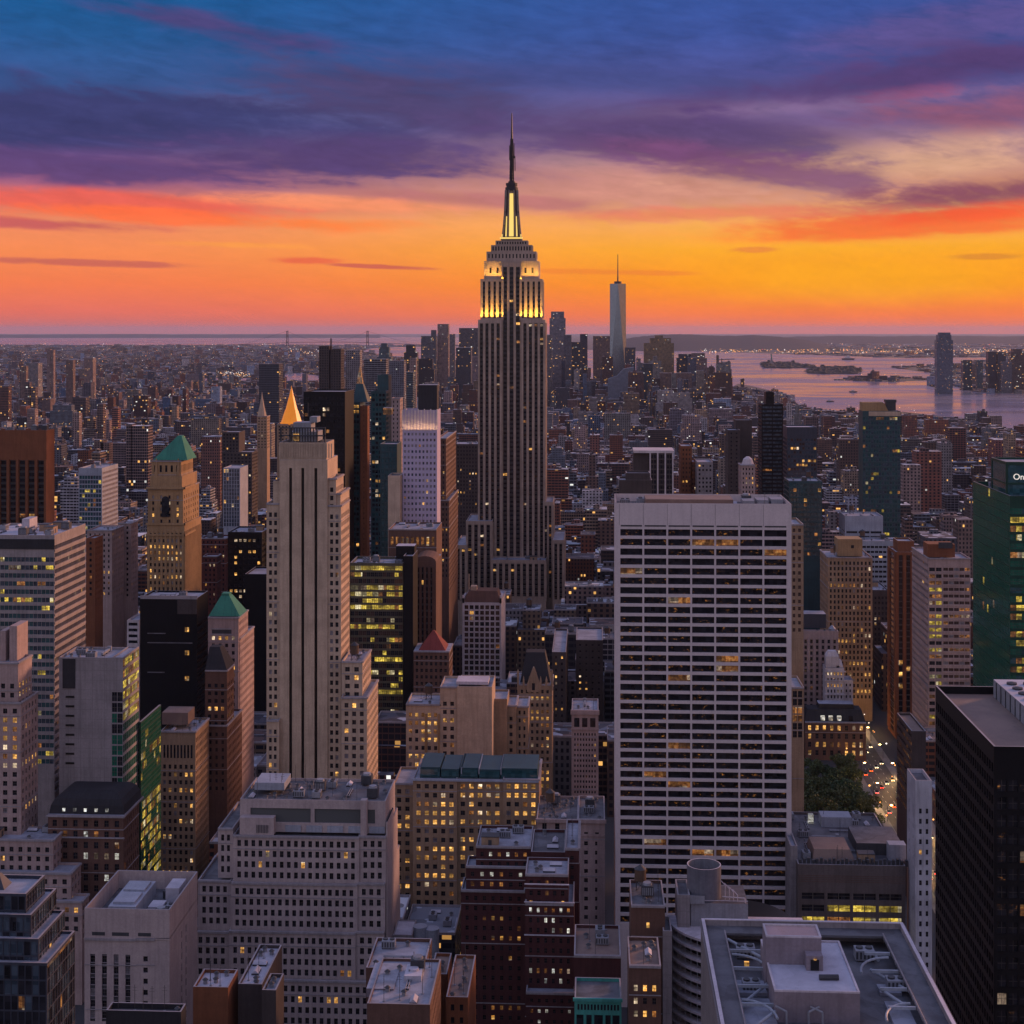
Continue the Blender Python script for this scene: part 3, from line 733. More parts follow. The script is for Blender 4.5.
# ================================================================== the white gridded slab
def grid_slab():
    Y = 590.0
    b = Bldg('gridded_office_slab', 'broad white slab with black ribbon windows in a grid, right of centre', 'office block', 'grace', Y, vis=935)
    sp = spec(fh=9.63 * .3855, bw=9.35, ww=.925, wh=.69, mt=9.6, ml=1.5, rec=.9, pier=0, lit=.03, litmat='litdim', dim=.5, glass='gdark', alt='gspeck', pa=.6, big=False)
    X0, X1, Ya, Yb, Z1 = b.block(615.5, 791.5, 503.5, dep=34, sp=sp, side=None, roof='roofdk', par=3.0, n=6, tank=0)
    # louvre slot under the parapet and panel joints
    m = MB(); bw = (X1 - X0 - 3.0) / 7
    for i in range(7):
        a = X0 + 1.5 + i * bw + .5; m.box(a, a + bw - 1.0, Ya - .04, Ya + .0, Z1 - 11.6 + 2.6, Z1 - 11.6 + 3.2)
        m.box(X0 + 1.5 + i * bw - .05, X0 + 1.5 + i * bw + .05, Ya - .03, Ya, Z1 - 8.5, Z1 - .3)
    b.part('louvre', m, M['equipdk'])
    m = MB(); m.box(X0 + 12, X0 + 46, Ya + 12, Ya + 28, Z1 - 3, Z1 + .2); b.part('penthouse', m, M['roofbr'])
    m = MB()
    for k in range(3): m.box(X0 + 50 + k * 5.5, X0 + 54.5 + k * 5.5, Ya + 14, Ya + 24, Z1 - 3, Z1 - .4 + k * .3)
    b.part('cooling_tower', m, M['equip'])
    b.done()
grid_slab()

# ================================================================== tall beige tower with three black slots, left of centre
def slot_tower():
    Y = 650.0
    b = Bldg('setback_stone_tower', 'tall beige stone tower with three black vertical slots, left of the centre spire', 'skyscraper', 'lime', Y, vis=800)
    w1 = spec(fh=3.55, bw=2.3, ww=.56, wh=.55, lit=.035, mt=3.5, ml=.6, alt='gpale', pa=.12)
    z = lambda py: ZW(py, XW(300, Y), Y)
    # central shaft as piers between the slots
    edges = [(279.5, 289), (292, 301.2), (304.2, 314.3), (317.3, 327.5)]
    for i, (a, c) in enumerate(edges): b.block(a, c, 460, dep=26, sp=None, side=None, par=0, roof='roof')
    for a, c in ((289, 292), (301.2, 304.2), (314.3, 317.3)):
        X0, X1 = XW(a, Y), XW(c, Y); m = MB(); m.box(X0 + .02, X1 - .02, Y + 1.6, Y + 25, 0, z(468), 0); b.part('window_slot', m, M['slot'])
        m = b.mb; m.box(X0, X1, Y, Y + 26, z(468), z(460), 0, bottom=True)
    b.block(279, 326.5, 442.5, xb=334, Y=Y + .8, z0=z(460), sp=None, roof='roof', n=0, par=1.5)
    # crown flutes
    m = MB()
    for k in range(22):
        x = XW(279.5 + k * 2.45, Y + .8); m.box(x, x + .5, Y + .45, Y + .8, z(458), z(443.5))
    b.part('fluted_crown', m, M['lime'])
    b.block(327.5, 336, 478, xb=343.5, Y=Y + 1.5, sp=w1, roof='roof')
    b.block(266.5, 279.5, 503, dep=24, Y=Y + 1.5, sp=w1, side=None)
    b.block(273, 279.5, 481, dep=20, Y=Y + 3, sp=spec(fh=14, bw=2.6, ww=.4, wh=.75, mt=2, rows=1, lit=0, ml=.2, big=False), side=None, yb=503)
    b.block(336, 340.5, 493, dep=24, Y=Y + 2.5, sp=w1)
    b.block(327.5, 341.0, 505, xb=349.5, Y=Y + .7, sp=w1)
    w2 = spec(fh=3.55, bw=3.3, ww=.5, wh=.55, lit=.07, mt=2.0, ml=.6, alt='gpale', pa=.12)
    b.block(341.5, 362.5, 661, xb=371, Y=Y - 5, sp=w2, n=3)
    b.block(341.2, 367, 697, xb=378, Y=Y - 11, sp=w2, n=0)
    b.block(266.5, 279, 720, dep=20, Y=Y - 4, sp=w1, side=None)
    # openwork penthouse
    c0 = XW(290, Y + 8); c1 = XW(317, Y + 8)
    m = MB(); zz = [z(443), z(433), z(424), z(416)]
    m.box(c0, c1, Y + 8, Y + 22, zz[0], zz[1], 0); m.box(c0 + 1, c1 - 3, Y + 10, Y + 20, zz[1], zz[2], 0); m.box(c0 + 8, c1 - .5, Y + 11, Y + 19, zz[2], zz[3] - 1, 0)
    b.part('penthouse', m, M['equip'])
    m = MB()
    for k in range(9): m.box(c0 + .4 + k * 1.2, c0 + .9 + k * 1.2, Y + 7.8, Y + 8, zz[0], zz[1] + 1.5)
    m.box(c0 - 4, c1 + 4, Y + 6, Y + 7, zz[0] + 2.4, zz[0] + 3.0); m.box(c0 - 4, c1 + 4, Y + 6, Y + 7, zz[0] + 5.8, zz[0] + 6.3)
    for x in (c0 - 4, c0, c1, c1 + 3.4): m.box(x, x + .6, Y + 6, Y + 7, zz[0] - 1, zz[0] + 6)
    m.bar((c1 - 5, Y + 14, zz[3] - 1), (c1 - 5, Y + 14, zz[3] + 5), .15)
    b.part('roof_frame', m, M['equipdk'])
    g = MB(); g.box(c0 + 1.5, c0 + 4, Y + 7.5, Y + 7.7, zz[0] + .4, zz[0] + 3.4); b.part('lit_opening', g, M['lit'])
    b.done()
M['slot'] = pmat('black_slot_glazing', (.008, .008, .010), .35)
slot_tower()

# ================================================================== stepped beige office block in the left foreground
def stepped_block():
    Y = 530.0
    b = Bldg('stepped_office_block', 'broad pale stone block with rows of square windows, in front of the slotted tower', 'office block', 'lilac', Y, vis=1030)
    sp = spec(fh=3.68, bw=2.53, ww=.52, wh=.6, mt=1.2, ml=.9, lit=.025, rec=.4)
    z = lambda py, x=300: ZW(py, XW(x, Y), Y)
    b.block(233, 359, 836, dep=32, sp=spec(**{**sp, 'rows': 4}), side=None, roof='roofdk', z0=z(883))
    b.block(231, 357.5, 883, dep=40, Y=Y - 1.2, sp=spec(**{**sp, 'rows': 4, 'mt': 1.6}), side=None, roof='roofdk', z0=z(931.5))
    b.block(229, 355.5, 931.5, dep=45, Y=Y - 2.4, sp=spec(**{**sp, 'rows': 4, 'mt': 1.6}), side=None, roof='roofdk', z0=z(980))
    b.block(245, 384, 980, dep=40, Y=Y - 3.8, sp=spec(**{**sp, 'mt': 1.6, 'ml': .4}), side=None, roof='roofdk')
    sp2 = spec(**{**sp, 'bw': 2.7, 'rows': 4})
    b.block(359, 386, 836, dep=32, Y=Y + .8, sp=sp2, side=None, z0=z(883)); b.block(357.5, 385, 883, dep=40, Y=Y - .4, sp=spec(**{**sp2, 'mt': 1.6}), side=None, z0=z(931.5))
    b.block(355.5, 384, 931.5, dep=45, Y=Y - 1.6, sp=spec(**{**sp2, 'mt': 1.6}), side=None, z0=z(980))
    b.block(386, 387.5, 822, xb=393.5, Y=Y + 1.5, sp=None, roof='roof')
    b.block(218, 233, 828, dep=30, Y=Y + 2, sp=spec(**{**sp, 'mt': 1.8, 'rows': 4, 'ml': .6}), side=None, roof='roofdk', z0=z(880, 225))
    b.block(198, 231, 880, dep=30, Y=Y + .5, sp=spec(**{**sp, 'mt': 1.6, 'rows': 4}), side=None, roof='roofdk', z0=z(931, 210))
    b.block(194, 229, 931, dep=36, Y=Y - .8, sp=spec(**{**sp, 'mt': 1.6}), side=None, roof='roofdk')
    b.block(240, 385.5, 800, dep=26, Y=Y + 4, z0=z(836), sp=spec(fh=8, bw=23, ww=.94, wh=.62, mt=2.0, ml=3.0, rec=.5, rows=1, lit=0, glass='shutter', big=False), side=None, roof='roofdk', n=18, tank=.0)
    m = MB(); X0, X1 = XW(240, Y + 1), XW(274, Y + 1); m.box(X0, X1, Y + .5, Y + 3.9, z(836), z(819)); b.part('annex', m, M['lilac'])
    m = MB()
    for k in range(8): m.box(X0 + 6 + k * .55, X0 + 6.2 + k * .55, Y + .3, Y + .5, z(834), z(826))
    b.part('railing', m, M['equipdk'])
    m = MB()
    for k in range(5):
        x = XW(285 + k * 21, Y + 3); m.box(x, x + 5.5, Y + 3.6, Y + 3.95, z(835.5), z(829))
    b.part('louvre', m, M['paleblue'])
    m = MB(); m.box(XW(360, Y), XW(366, Y), Y + 1.2, Y + 3.99, z(836), z(800.5)); b.part('pilaster', m, M['lilac'])
    X0 = XW(252, Y + 8); X1 = XW(282, Y + 8); m = MB(); m.box(X0, X1, Y + 12, Y + 24, z(801) , z(801) + 2.6); b.part('cooling_plant', m, M['paleblue'])
    b.done()
M['shutter'] = pmat('grey_shutter', (.075, .085, .095), .6)
stepped_block()

# ================================================================== blank stone block, bottom left
def blank_block():
    Y = 480.0
    b = Bldg('blank_walled_block', 'windowless-topped pale stone block with narrow slots and open plant deck, bottom left', 'building', 'lilac', Y)
    z = lambda py: ZW(py, XW(125, Y), Y)
    X0, X1, Ya, Yb, Z1 = b.block(84.5, 169.5, 909, xb=197.5, sp=None, side=None, roof='roofdk', par=6.0, n=0, yb=938)
    b.block(84.5, 136, 938, dep=20, sp=spec(fh=3.55, bw=3.65, ww=.42, wh=.66, mt=5.2, ml=.75, rec=.5, lit=.02, glass='gdark', alt='gpale', spandrel=1), side=None, par=0, roof='roof')
    b.block(136, 155, 938, dep=20, sp=spec(fh=3.55, bw=6, ww=.26, wh=.5, mt=5.2, ml=.3, rec=.5, lit=.0, glass='gdark', alt='gpale'), side=None, par=0, roof='roof')
    b.block(155, 169.5, 938, xb=197.5, sp=None, side=spec(fh=3.55, bw=6, ww=.22, wh=.7, mt=3, ml=12, lit=0, rec=.4, big=False), par=0, roof='roof')
    m = MB()
    for a, c in ((92, 105), (112, 129), (138, 151)): m.box(XW(a, Y), XW(c, Y), Y - .03, Y + .25, z(936), z(932.5))
    b.part('louvre', m, M['equipdk'])
    m = MB(); m.box(X0 - .1, X1 + .1, Y - .22, Y, z(939), z(937.8)); b.part('string_course', m, M['lilac'])
    zr = Z1 - 6
    m = MB(); m.box(X0 + 6, X0 + 15, Y + 5, Y + 28, zr, zr + 4.8); m.box(X0 + 7, X0 + 14, Y + 7, Y + 16, zr + 4.8, zr + 5.6); m.box(X0 + 7, X0 + 14, Y + 18, Y + 26, zr + 4.8, zr + 5.6); b.part('cooling_plant', m, M['paleblue'])
    m = MB(); m.box(X0 + 17.5, X0 + 22, Y + 10, Y + 16, zr, zr + 3); m.box(X0 + 20.5, X0 + 25, Y + 20, Y + 29, zr, zr + 5.5); b.part('mechanical_unit', m, M['roofpale'])
    m = MB(); m.cyl(X0 + 19, Y + 26, 1.1, 1.1, zr, zr + 2.6, 10); m.bar((X0 + 16, Y + 2, zr + 1), (X0 + 24, Y + 18, zr + 1.6), .35); m.bar((X0 + 3, Y + 2, zr + 1), (X0 + 5, Y + 28, zr + 1), .3); b.part('pipe', m, M['equipdk'])
    b.cl.append((X1 - 9, X1 - 1, Y + 1, Y + 18, zr, 5, 0))
    b.done()
blank_block()

# ================================================================== dark glass ziggurat in the bottom left corner
def ziggurat():
    Y = 330.0
    b = Bldg('stepped_glass_building', 'dark glass building stepping down to the right in the bottom left corner', 'office block', 'navy', Y)
    sp = spec(fh=3.3, bw=1.55, ww=.88, wh=.9, mt=.5, ml=.2, rec=.12, glass='gblue', alt='gdark', pa=.5, lit=.012, big=False)
    b.block(-60, 26, 893, xb=45, sp=sp, roof='roof', par=.8, n=0)
    b.block(-60, 31, 914, xb=56.5, Y=Y - 2.5, sp=sp, roof='roof', par=.6)
    b.block(-60, 38.5, 938, xb=65, Y=Y - 5, sp=sp, roof='roof', par=.6)
    b.block(-60, 47, 962, xb=75, Y=Y - 7.5, sp=sp, roof='roof', par=.6)
    X0, X1 = XW(-30, Y), XW(11, Y); z1 = ZW(893, X0, Y)
    m = MB(); m.frustum(X0, X1 - 3, Y + 4, Y + 9, z1 - 1, X0, X1 - 5, Y + 6, Y + 7, z1 + 2.2); b.part('skylight', m, M['navy'])
    m = MB(); xx = XW(47, Y - 7.5); m.box(xx - .1, xx + .15, Y - 7.5, Y + 8, ZW(962, xx, Y - 7.5) - 1.3, ZW(962, xx, Y - 7.5) - .8); b.part('light_strip', m, M['litdim'])
    b.done()
ziggurat()

M['palecop'] = wallmat('pale_coping', (.58, .54, .62)); M['lilacdk'] = wallmat('mauve_render', (.25, .22, .27)); M['roofpale2'] = roofmat('pale_membrane', (.44, .45, .56), (.36, .37, .47))
M['roofpink'] = roofmat('pink_membrane', (.42, .28, .28), (.36, .26, .28)); M['steelblue'] = wallmat('painted_beam', (.36, .41, .50), rough=.5)
M['drum'] = wallmat('drum_steel', (.16, .17, .22), rough=.45); M['drumin'] = wallmat('drum_lining', (.20, .22, .28), rough=.5)
M['lilacb'] = wallmat('grey_spandrel', (.33, .30, .32)); M['brownglass'] = glassmat('brown_glass', (.035, .018, .015), (.07, .04, .035))
M['violet'] = wallmat('violet_white_panels', (.42, .38, .55), (.36, .33, .48), streak=.1)
M['gunmetal'] = wallmat('gunmetal_panels', (.10, .095, .07), rough=.5)
M['thinwhite'] = wallmat('white_blue_render', (.44, .46, .56), streak=.1)
M['greybrown'] = wallmat('grey_brown_tiles', (.13, .11, .115))

# ================================================================== foreground roof with sunken plant deck
def foreground_roof():
    Ye, zt = 341.0, ZW(921, XW(800, 341.0), 341.0)
    X0, X1 = XW(702, Ye), XW(902, Ye)
    root = thing('rooftop_building', 'big flat roof with sunken deck, trusses and grey box penthouse, bottom right foreground', 'building', (X0, 270, 0))
    off = (X0, 270, 0); Yn = 270.0
    m = MB()   # walls with fine vertical fins, and the rim
    m.box(X0, X1, Yn, Ye, 0, zt - 4.2, 0, skip='t')
    rim = 3.0
    for a, b_, c, d in ((X0, X0 + .5, Yn, Ye), (X1 - .5, X1, Yn, Ye), (X0, X1, Ye - .5, Ye), (X0, X1, Yn, Yn + .5)): m.box(a, b_, c, d, zt - 4.2, zt, 0)
    for k in range(90):
        y = Yn + .4 + k * (Ye - Yn) / 90; m.box(X0 - .25, X0, y, y + .3, zt - 40, zt - .6)
        m.box(X0 - .55, X0 - .2, y, y + .45, zt - .6, zt - .15); m.box(X1 + .2, X1 + .5, y, y + .45, zt - .6, zt - .15)
    m.build('wall', [M['grey']], root, off)
    r = MB()
    r.box(X0 + .5, X0 + 4.6, Yn + .5, Ye - .5, zt - 1.7, zt - 1.2); r.box(X1 - 5.0, X1 - .5, Yn + .5, Ye - .5, zt - 1.7, zt - 1.2); r.box(X0 + 4.6, X1 - 5.0, Ye - 4.6, Ye - .5, zt - 1.7, zt - 1.2)
    r.build('walkway', [M['roofdk']], root, off)
    r = MB(); r.quad((X0 + .5, Yn, zt - 4.1), (X1 - .5, Yn, zt - 4.1), (X1 - .5, Ye, zt - 4.1), (X0 + .5, Ye, zt - 4.1)); r.build('roof', [M['roofdk']], root, off)
    for (a, c, d, e) in ((X0 + 5.2, X0 + 11.4, 296, 309), (X0 + 5.2, X0 + 11.4, 311.5, 317.5), (X1 - 9.9, X1 - 5.6, 293, 309), (X0 + 33.8, X1 - 5.6, 313, 317)):
        r = MB(); r.box(a, c, d, e, zt - 4.1, zt - 3.4); r.build('deck_slab', [M['roof']], root, off)
    # rails along the inner edge of the walkway
    for name, pts in (('guard_rail', [((X0 + 4.6, Yn, zt - .6), (X0 + 4.6, Ye - 4.6, zt - .6))]), ('guard_rail', [((X1 - 5, Yn, zt - .6), (X1 - 5, Ye - 4.6, zt - .6))])):
        b = MB()
        for p, q in pts: b.bar(p, q, .16)
        for k in range(16):
            y = Yn + 1 + k * 4.3; x = pts[0][0][0]
            b.bar((x, y, zt - 1.7), (x, y, zt - .6), .06)
        b.build(name, [M['coping']], root, off)
    for nm, x, y0, y1 in (('coping', X0 - .15, 0, 0), ('coping', X1 - .55, 0, 0)):
        b = MB(); b.box(x, x + .7, Yn, Ye, zt, zt + .18); b.build(nm, [M['palecop']], root, off)
    b = MB(); b.box(X0 + .6, X1 - .6, Ye - .6, Ye + .1, zt, zt + .18); b.build('coping', [M['palecop']], root, off)
    # beams across the sunken deck
    px0, px1 = X0 + 12.2, X0 + 33.0
    for k, y in enumerate((292, 302, 310.5, 319, 328)):
        for a, c in ((X0 + 4.7, px0 - .3), (px1 + .3, X1 - 5.1)):
            b = MB(); b.box(a, c, y - .22, y + .22, zt - 1.9, zt - 1.3); b.build('beam', [M['steelblue']], root, off)
    for p, q in (((X0 + 5, 334, zt - 1.6), (px0 - .5, 325, zt - 1.9)), ((X0 + 5, 303, zt - 2.2), (px0 - .5, 314, zt - 2.2)), ((px1 + .5, 312, zt - 2.2), (X1 - 6, 303, zt - 2.2)),
                 ((px1 + .5, 322, zt - 2.6), (px1 + 7, 311, zt - 2.6)), ((X1 - 8, 334, zt - 2.6), (px1 + 3, 327, zt - 2.6)), ((X0 + 5, 291, zt - 2), (px0 - 1, 300, zt - 2))):
        b = MB(); b.bar(p, q, .32, n=8); b.build('pipe', [M['steelblue']], root, off)
    # grey penthouse: lower slab and a small upper box behind
    def box(nm, pa, pb, yt, yb, Y, dep, mat, top):
        a, c = XW(pa, Y), XW(pb, Y); z1 = ZW(yt, a, Y); z0 = zt - 4.1
        b = MB(); b.box(a, c, Y, Y + dep, z0, z1 - .35, 0, skip='t'); 
        b.quad((a + .4, Y + .4, z1 - .35), (c - .4, Y + .4, z1 - .35), (c - .4, Y + dep - .4, z1 - .35), (a + .4, Y + dep - .4, z1 - .35), 1)
        for e, f, g, h in ((a, c, Y, Y + .4), (a, c, Y + dep - .4, Y + dep), (a, a + .4, Y + .4, Y + dep - .4), (c - .4, c, Y + .4, Y + dep - .4)): b.box(e, f, g, h, z1 - .35, z1, 2)
        b.build(nm, [M[mat], M[top], M['palecop']], root, off); return a, c, z1
    a, c, z1 = box('penthouse', 774.5, 860, 990, 1012, 300.0, 25, 'lilacdk', 'roofpale2')
    a2, c2, z2 = box('upper_penthouse', 766, 821.5, 935.5, 960, 313.0, 6.4, 'lilacdk', 'roofpink')
    b = MB(); b.box(c2 - 3.4, c2 - .1, 310.2, 312.9, z1 - .35, z1 + 2.6, 0); b.box(c2 - 2.6, c2 - .9, 310.14, 310.19, z1 - .3, z1 + 1.9, 1); b.build('stair_hatch', [M['lilacdk'], M['slot']], root, off)
    b = MB(); b.cyl(c2 - 1.7, 309.8, .3, .3, z1 + 2.0, z1 + 2.25, 8); b.build('hatch_lamp', [M['lit']], root, off)
    b = MB(); b.bar((a + 9.5, 306, z1 + .15), (a + 13.3, 306.2, z1 + .15), .55, n=10); b.bar((a + 10, 306, z1 - .3), (a + 13, 306, z1 - .3), .25); b.build('roof_machine', [M['equipdk']], root, off)
    for px, dx in ((786, -2), (808, 2.2), (822, -2.2)):
        xx = XW(px, 299.0); b = MB()
        b.bar((xx + dx, 299.2, zt - .6), (xx, 298.2, zt - 1.2), .22, n=6); b.bar((xx, 298.2, zt - 1.2), (xx, 297.8, zt - 4), .22, n=6); b.build('pipe', [M['equip']], root, off)
    for k, px in enumerate((800, 826, 855, 905, 930)):
        xx = XW(px, 294.0)
        if xx + 3 > X1 - 5.3: xx = X1 - 9
        b = MB(); b.box(xx - 2.4, xx + 2.4, 291.0, 294.4, zt - 4.1, zt - 2.2, 0)
        for sx in (-1.15, 1.15): b.cyl(xx + sx, 292.7, .95, .95, zt - 2.2, zt - 1.8, 14, 1)
        b.build('fan_unit', [M['equip'], M['equipdk']], root, off)
    for sx in (0, 1):
        for cyc, r0 in ((300, 6.0), (322, 7.0)):
            pr = None; b = MB(); xo = (X0 + 5.2) if sx == 0 else (X1 - 5.8); sg = 1 if sx == 0 else -1
            for q in range(9):
                th = math.pi / 2 * q / 8; p = (xo + sg * (r0 * math.sin(th)), cyc + 8 * math.cos(th) - 4, zt - 1.6)
                if pr: b.bar(pr, p, .26, n=6)
                pr = p
            b.build('curved_pipe', [M['steelblue']], root, off)
    for (x, y, s) in ((X0 + 8.5, 331, 1), (X1 - 10, 331, 1.0), (px1 + 4.6, 316, 1), (X0 + 8, 314, .9)): unit('air_handler', root, x - off[0], y - off[1], zt - 4.1, 0, s)
    b = MB(); b.box(X0 + 7.8, X0 + 8.8, 325.5, 326.1, zt - 4.0, zt - 3.0); b.build('work_lamp', [M['lit']], root, off)
    FOOT.append((X0, X1, Yn, Ye)); NTOP[0] += 1
foreground_roof()

# ================================================================== round-cornered building with the open steel cylinder
def cylinder_building():
    Y = 470.0
    b = Bldg('curved_balcony_building', 'round-cornered building with stacked curved balconies and an open steel cylinder on top', 'building', 'grey', Y)
    z = lambda py, x=700, Yq=Y: ZW(py, XW(x, Yq), Yq)
    b.block(677.5, 690, 895, dep=14, Y=Y + 17, sp=None, side=None, n=0, roof='roofdk')
    m = MB(); X = lambda p, Yq=Y: XW(p, Yq)
    cx, cyy = X(700), Y + 5
    rr = X(712) - cx
    for p0, p1, yt, Yq in ((664, 693, 1006 - 90, Y + 3),): pass
    # curved balcony tower
    ctr = X(742, Y + 2); R_ = X(742, Y + 2) - X(671, Y + 2)
    ztop = z(948, 690, Y)
    m.cyl(ctr, Y + 4 + R_, R_ * .86, R_ * .86, 0, ztop - 1.0, 26, 0)
    for k in range(14):
        zz = ztop - 1.1 - k * 3.3
        m.cyl(ctr, Y + 4 + R_, R_, R_, zz, zz + .75, 30, 1, a0=math.pi * .98, a1=math.pi * 2.02)
        m.cyl(ctr, Y + 4 + R_, R_, R_ * .86, zz + .75, zz + .76, 30, 1, a0=math.pi * .98, a1=math.pi * 2.02, cap=False)
    b.part('balcony', m, [M['slot'], M['palecop']])
    g = MB()
    for k in range(26):
        a = math.pi * (.99 + 1.02 * k / 25)
        g.box(ctr + R_ * .93 * math.cos(a) - .12, ctr + R_ * .93 * math.cos(a) + .12, Y + 4 + R_ + R_ * .93 * math.sin(a) - .12, Y + 4 + R_ + R_ * .93 * math.sin(a) + .12, ztop - 56, ztop - .5)
    b.part('column', g, M['paleblue'])
    b.block(663, 672, 931, dep=12, Y=Y + 7, sp=None, side=None, roof='roofdk')
    # plant deck and drum
    m = MB(); x0, x1 = X(680, Y + 18), X(748, Y + 18); zd = z(903, 700, Y + 18)
    m.box(x0 + 3.4, x1, Y + 18, Y + 34, ztop - 4, zd, 0, top=1); m.box(X(684, Y + 16), X(705, Y + 16), Y + 17.2, Y + 17.9, zd, zd + 2.6, 0, top=1); b.part('plant_deck', m, [M['equip'], M['roofdk']])
    m = MB(); dc = X(704, Y + 24); rad = (X(721, Y + 24) - X(687, Y + 24)) / 2; zt_ = z(864, 704, Y + 24); z0 = zd
    n = 40
    m.cyl(dc, Y + 24, rad, rad, z0, zt_, n, 0, cap=False); m.cyl(dc, Y + 24, rad - .35, rad - .35, z0 + 3, zt_, n, 1, cap=True)
    for f in m.f[-1:]: pass
    b.part('steel_cylinder', m, [M['drum'], M['drumin']])
    # take the inner cap down to the drum floor: a separate disc
    m.f.pop(); m.m.pop()
    d = MB(); d.cyl(dc, Y + 24, rad - .36, rad - .36, z0 + 2.9, z0 + 3.0, n, 0); b.part('drum_floor', d, M['drumin'])
    d = MB(); 
    for j in range(n):
        a, c = 2 * math.pi * j / n, 2 * math.pi * (j + 1) / n
        d.quad((dc + rad * math.cos(a), Y + 24 + rad * math.sin(a), zt_ + .01), (dc + rad * math.cos(c), Y + 24 + rad * math.sin(c), zt_ + .01), (dc + (rad - .35) * math.cos(c), Y + 24 + (rad - .35) * math.sin(c), zt_ + .01), (dc + (rad - .35) * math.cos(a), Y + 24 + (rad - .35) * math.sin(a), zt_ + .01))
    b.part('rim', d, M['palecop'])
    d = MB(); d.cyl(dc, Y + 26, .8, .8, zt_ - 4.3, zt_ - 3.6, 10); b.part('lamp', d, M['lit'])
    m = MB()
    for k in range(4):
        x = dc + rad + 1 + k * 1.3; m.bar((x, Y + 20, zd), (x, Y + 20, zd + 5 - k), .16, n=6); m.bar((x, Y + 20, zd + 5 - k), (x - 1.4, Y + 22, zd + 6 - k), .16, n=6)
    m.bar((dc + rad, Y + 18.5, zd + 2), (x1 - 1, Y + 18.5, zd + 1.6), .18, n=6); m.bar((x1 - 1, Y + 18.5, zd + 1.6), (x1 - .3, Y + 18.5, zd - 3), .18, n=6)
    m.bar((x0, Y + 17.6, zd + 1), (x1, Y + 17.6, zd + 1), .1, n=4)
    b.part('pipe', m, M['palecop'])
    b.done()
cylinder_building()

# ================================================================== all the other buildings one can tell apart
P_ = lambda **k: spec(**{**dict(big=True), **k})
PS = lambda **k: spec(**{**dict(big=False), **k})
def add(name, label, wall, Y, blocks, cat='building', post=None, **kw):
    b = Bldg(name, label, cat, wall, Y, **kw)
    for k in blocks: b.block(**k)
    if post: post(b)
    b.done()

# --- left side
add('ribbed_tower', 'rust-brown tower with vertical ribs at the left edge', 'rust', 1000, [
    bk(-30, 46.5, 430, xb=54.5, sp=PS(fh=3.9, bw=6.6, ww=.62, wh=.62, mt=20, pier=.9, spandrel=1, lit=.08, rec=1.0, glass='gdark'), side=None, n=4)], 'office tower', vis=530)
add('banded_tower', 'wide tower with blue glass bands and white-striped flank, left edge', 'lilacb', 683, [
    bk(-25, 54.5, 535, xb=85.5, sp=P_(fh=3.66, bw=1.9, ww=.93, wh=.56, mt=9.5, ml=.3, glass='gteal', alt='gblue', pa=.5, lit=.11, litmat='lity', rec=.25), side=P_(fh=3.66, bw=1.8, ww=.9, wh=.5, mt=4.0, ml=.3, glass='brownglass', lit=.03, rec=.45, sill=.25, big=False), n=5, tank=0, roof='roofpale')], 'office tower', vis=770,
    post=lambda b: (setz(b, 'penthouse', 'palecop', 22, 29.5, 519, 536, 700, 10), setz(b, 'fascia', 'slate', -25, 54.4, 539, 549, 682.6, .35)))
def deco_left(b):
    z = lambda py: ZW(py, XW(10, 600), 600); m = MB()
    for a, c, t in ((0, 5.5, 634), (9.5, 17, 629)): m.box(XW(a, 606), XW(c, 606), 606, 618, z(665), z(t))
    b.part('crown_pier', m, M['pink'])
EDGE = dict(fh=3.6, bw=3.7, ww=.45, wh=.55, alt='gpale', pa=.1)
add('setback_apartment_tower', 'pinkish stone setback tower cut by the left edge, lit windows', 'pink', 600, [
    bk(-30, 18, 662, xb=32, sp=P_(**EDGE, lit=.16, mt=8)), bk(-30, 21, 702, xb=38, Y=598, sp=P_(**EDGE, lit=.16, mt=2)),
    bk(-30, 53, 839, xb=67, Y=590, sp=P_(**EDGE, lit=.12, mt=2.5), n=2), bk(-30, 71, 872, xb=81, Y=585, sp=P_(**EDGE, lit=.08, mt=2.0)), bk(-30, 82, 900, xb=89, Y=581, sp=P_(**EDGE, lit=.05, mt=2.0))], 'apartment tower', vis=935, post=deco_left)
def blank_glass(b):
    m = MB(); z = lambda py: ZW(py, XW(90, 619), 619)
    m.box(XW(62, 619), XW(74.5, 619), 619.6, 620.0, z(689), z(659.5)); b.part('dark_panel', m, M['slate'])
    m = MB()
    for k in range(8): m.box(XW(65, 619), XW(73.5, 619), 619.7, 620.0, z(698.5 + k * 9.5), z(696.6 + k * 9.5))
    b.part('slot', m, M['slot'])
add('windowless_concrete_tower', 'blank grey concrete tower with one glass corner, left of the black tower', 'grey', 620, [
    bk(59, 111.5, 657.5, dep=21, sp=None, side=None, n=5, tank=0),
    bk(111.5, 123, 657.5, xb=139, sp=P_(fh=4.4, bw=2.4, ww=.92, wh=.86, mt=14, ml=.1, glass='gdark', alt='ggreen', pa=.5, lit=.12, litmat='lity', rec=.1), side=P_(fh=4.4, bw=2.4, ww=.94, wh=.7, mt=.5, ml=.1, glass='ggreen', lit=.0, litmat='lity', litrows=(0, 1, 2, 3, 4, 5), rec=.1), par=.5)], 'office tower', vis=790, post=blank_glass)
add('green_glass_wing', 'green glass building glowing in strips between concrete tower and beige tower', 'green', 640, [
    bk(139, 141, 722, xb=161, sp=None, side=P_(fh=4.2, bw=2.2, ww=.93, wh=.72, mt=.6, ml=.1, glass='ggreen', lit=.28, litmat='lity', rec=.1), par=.5)], 'office block', vis=880)
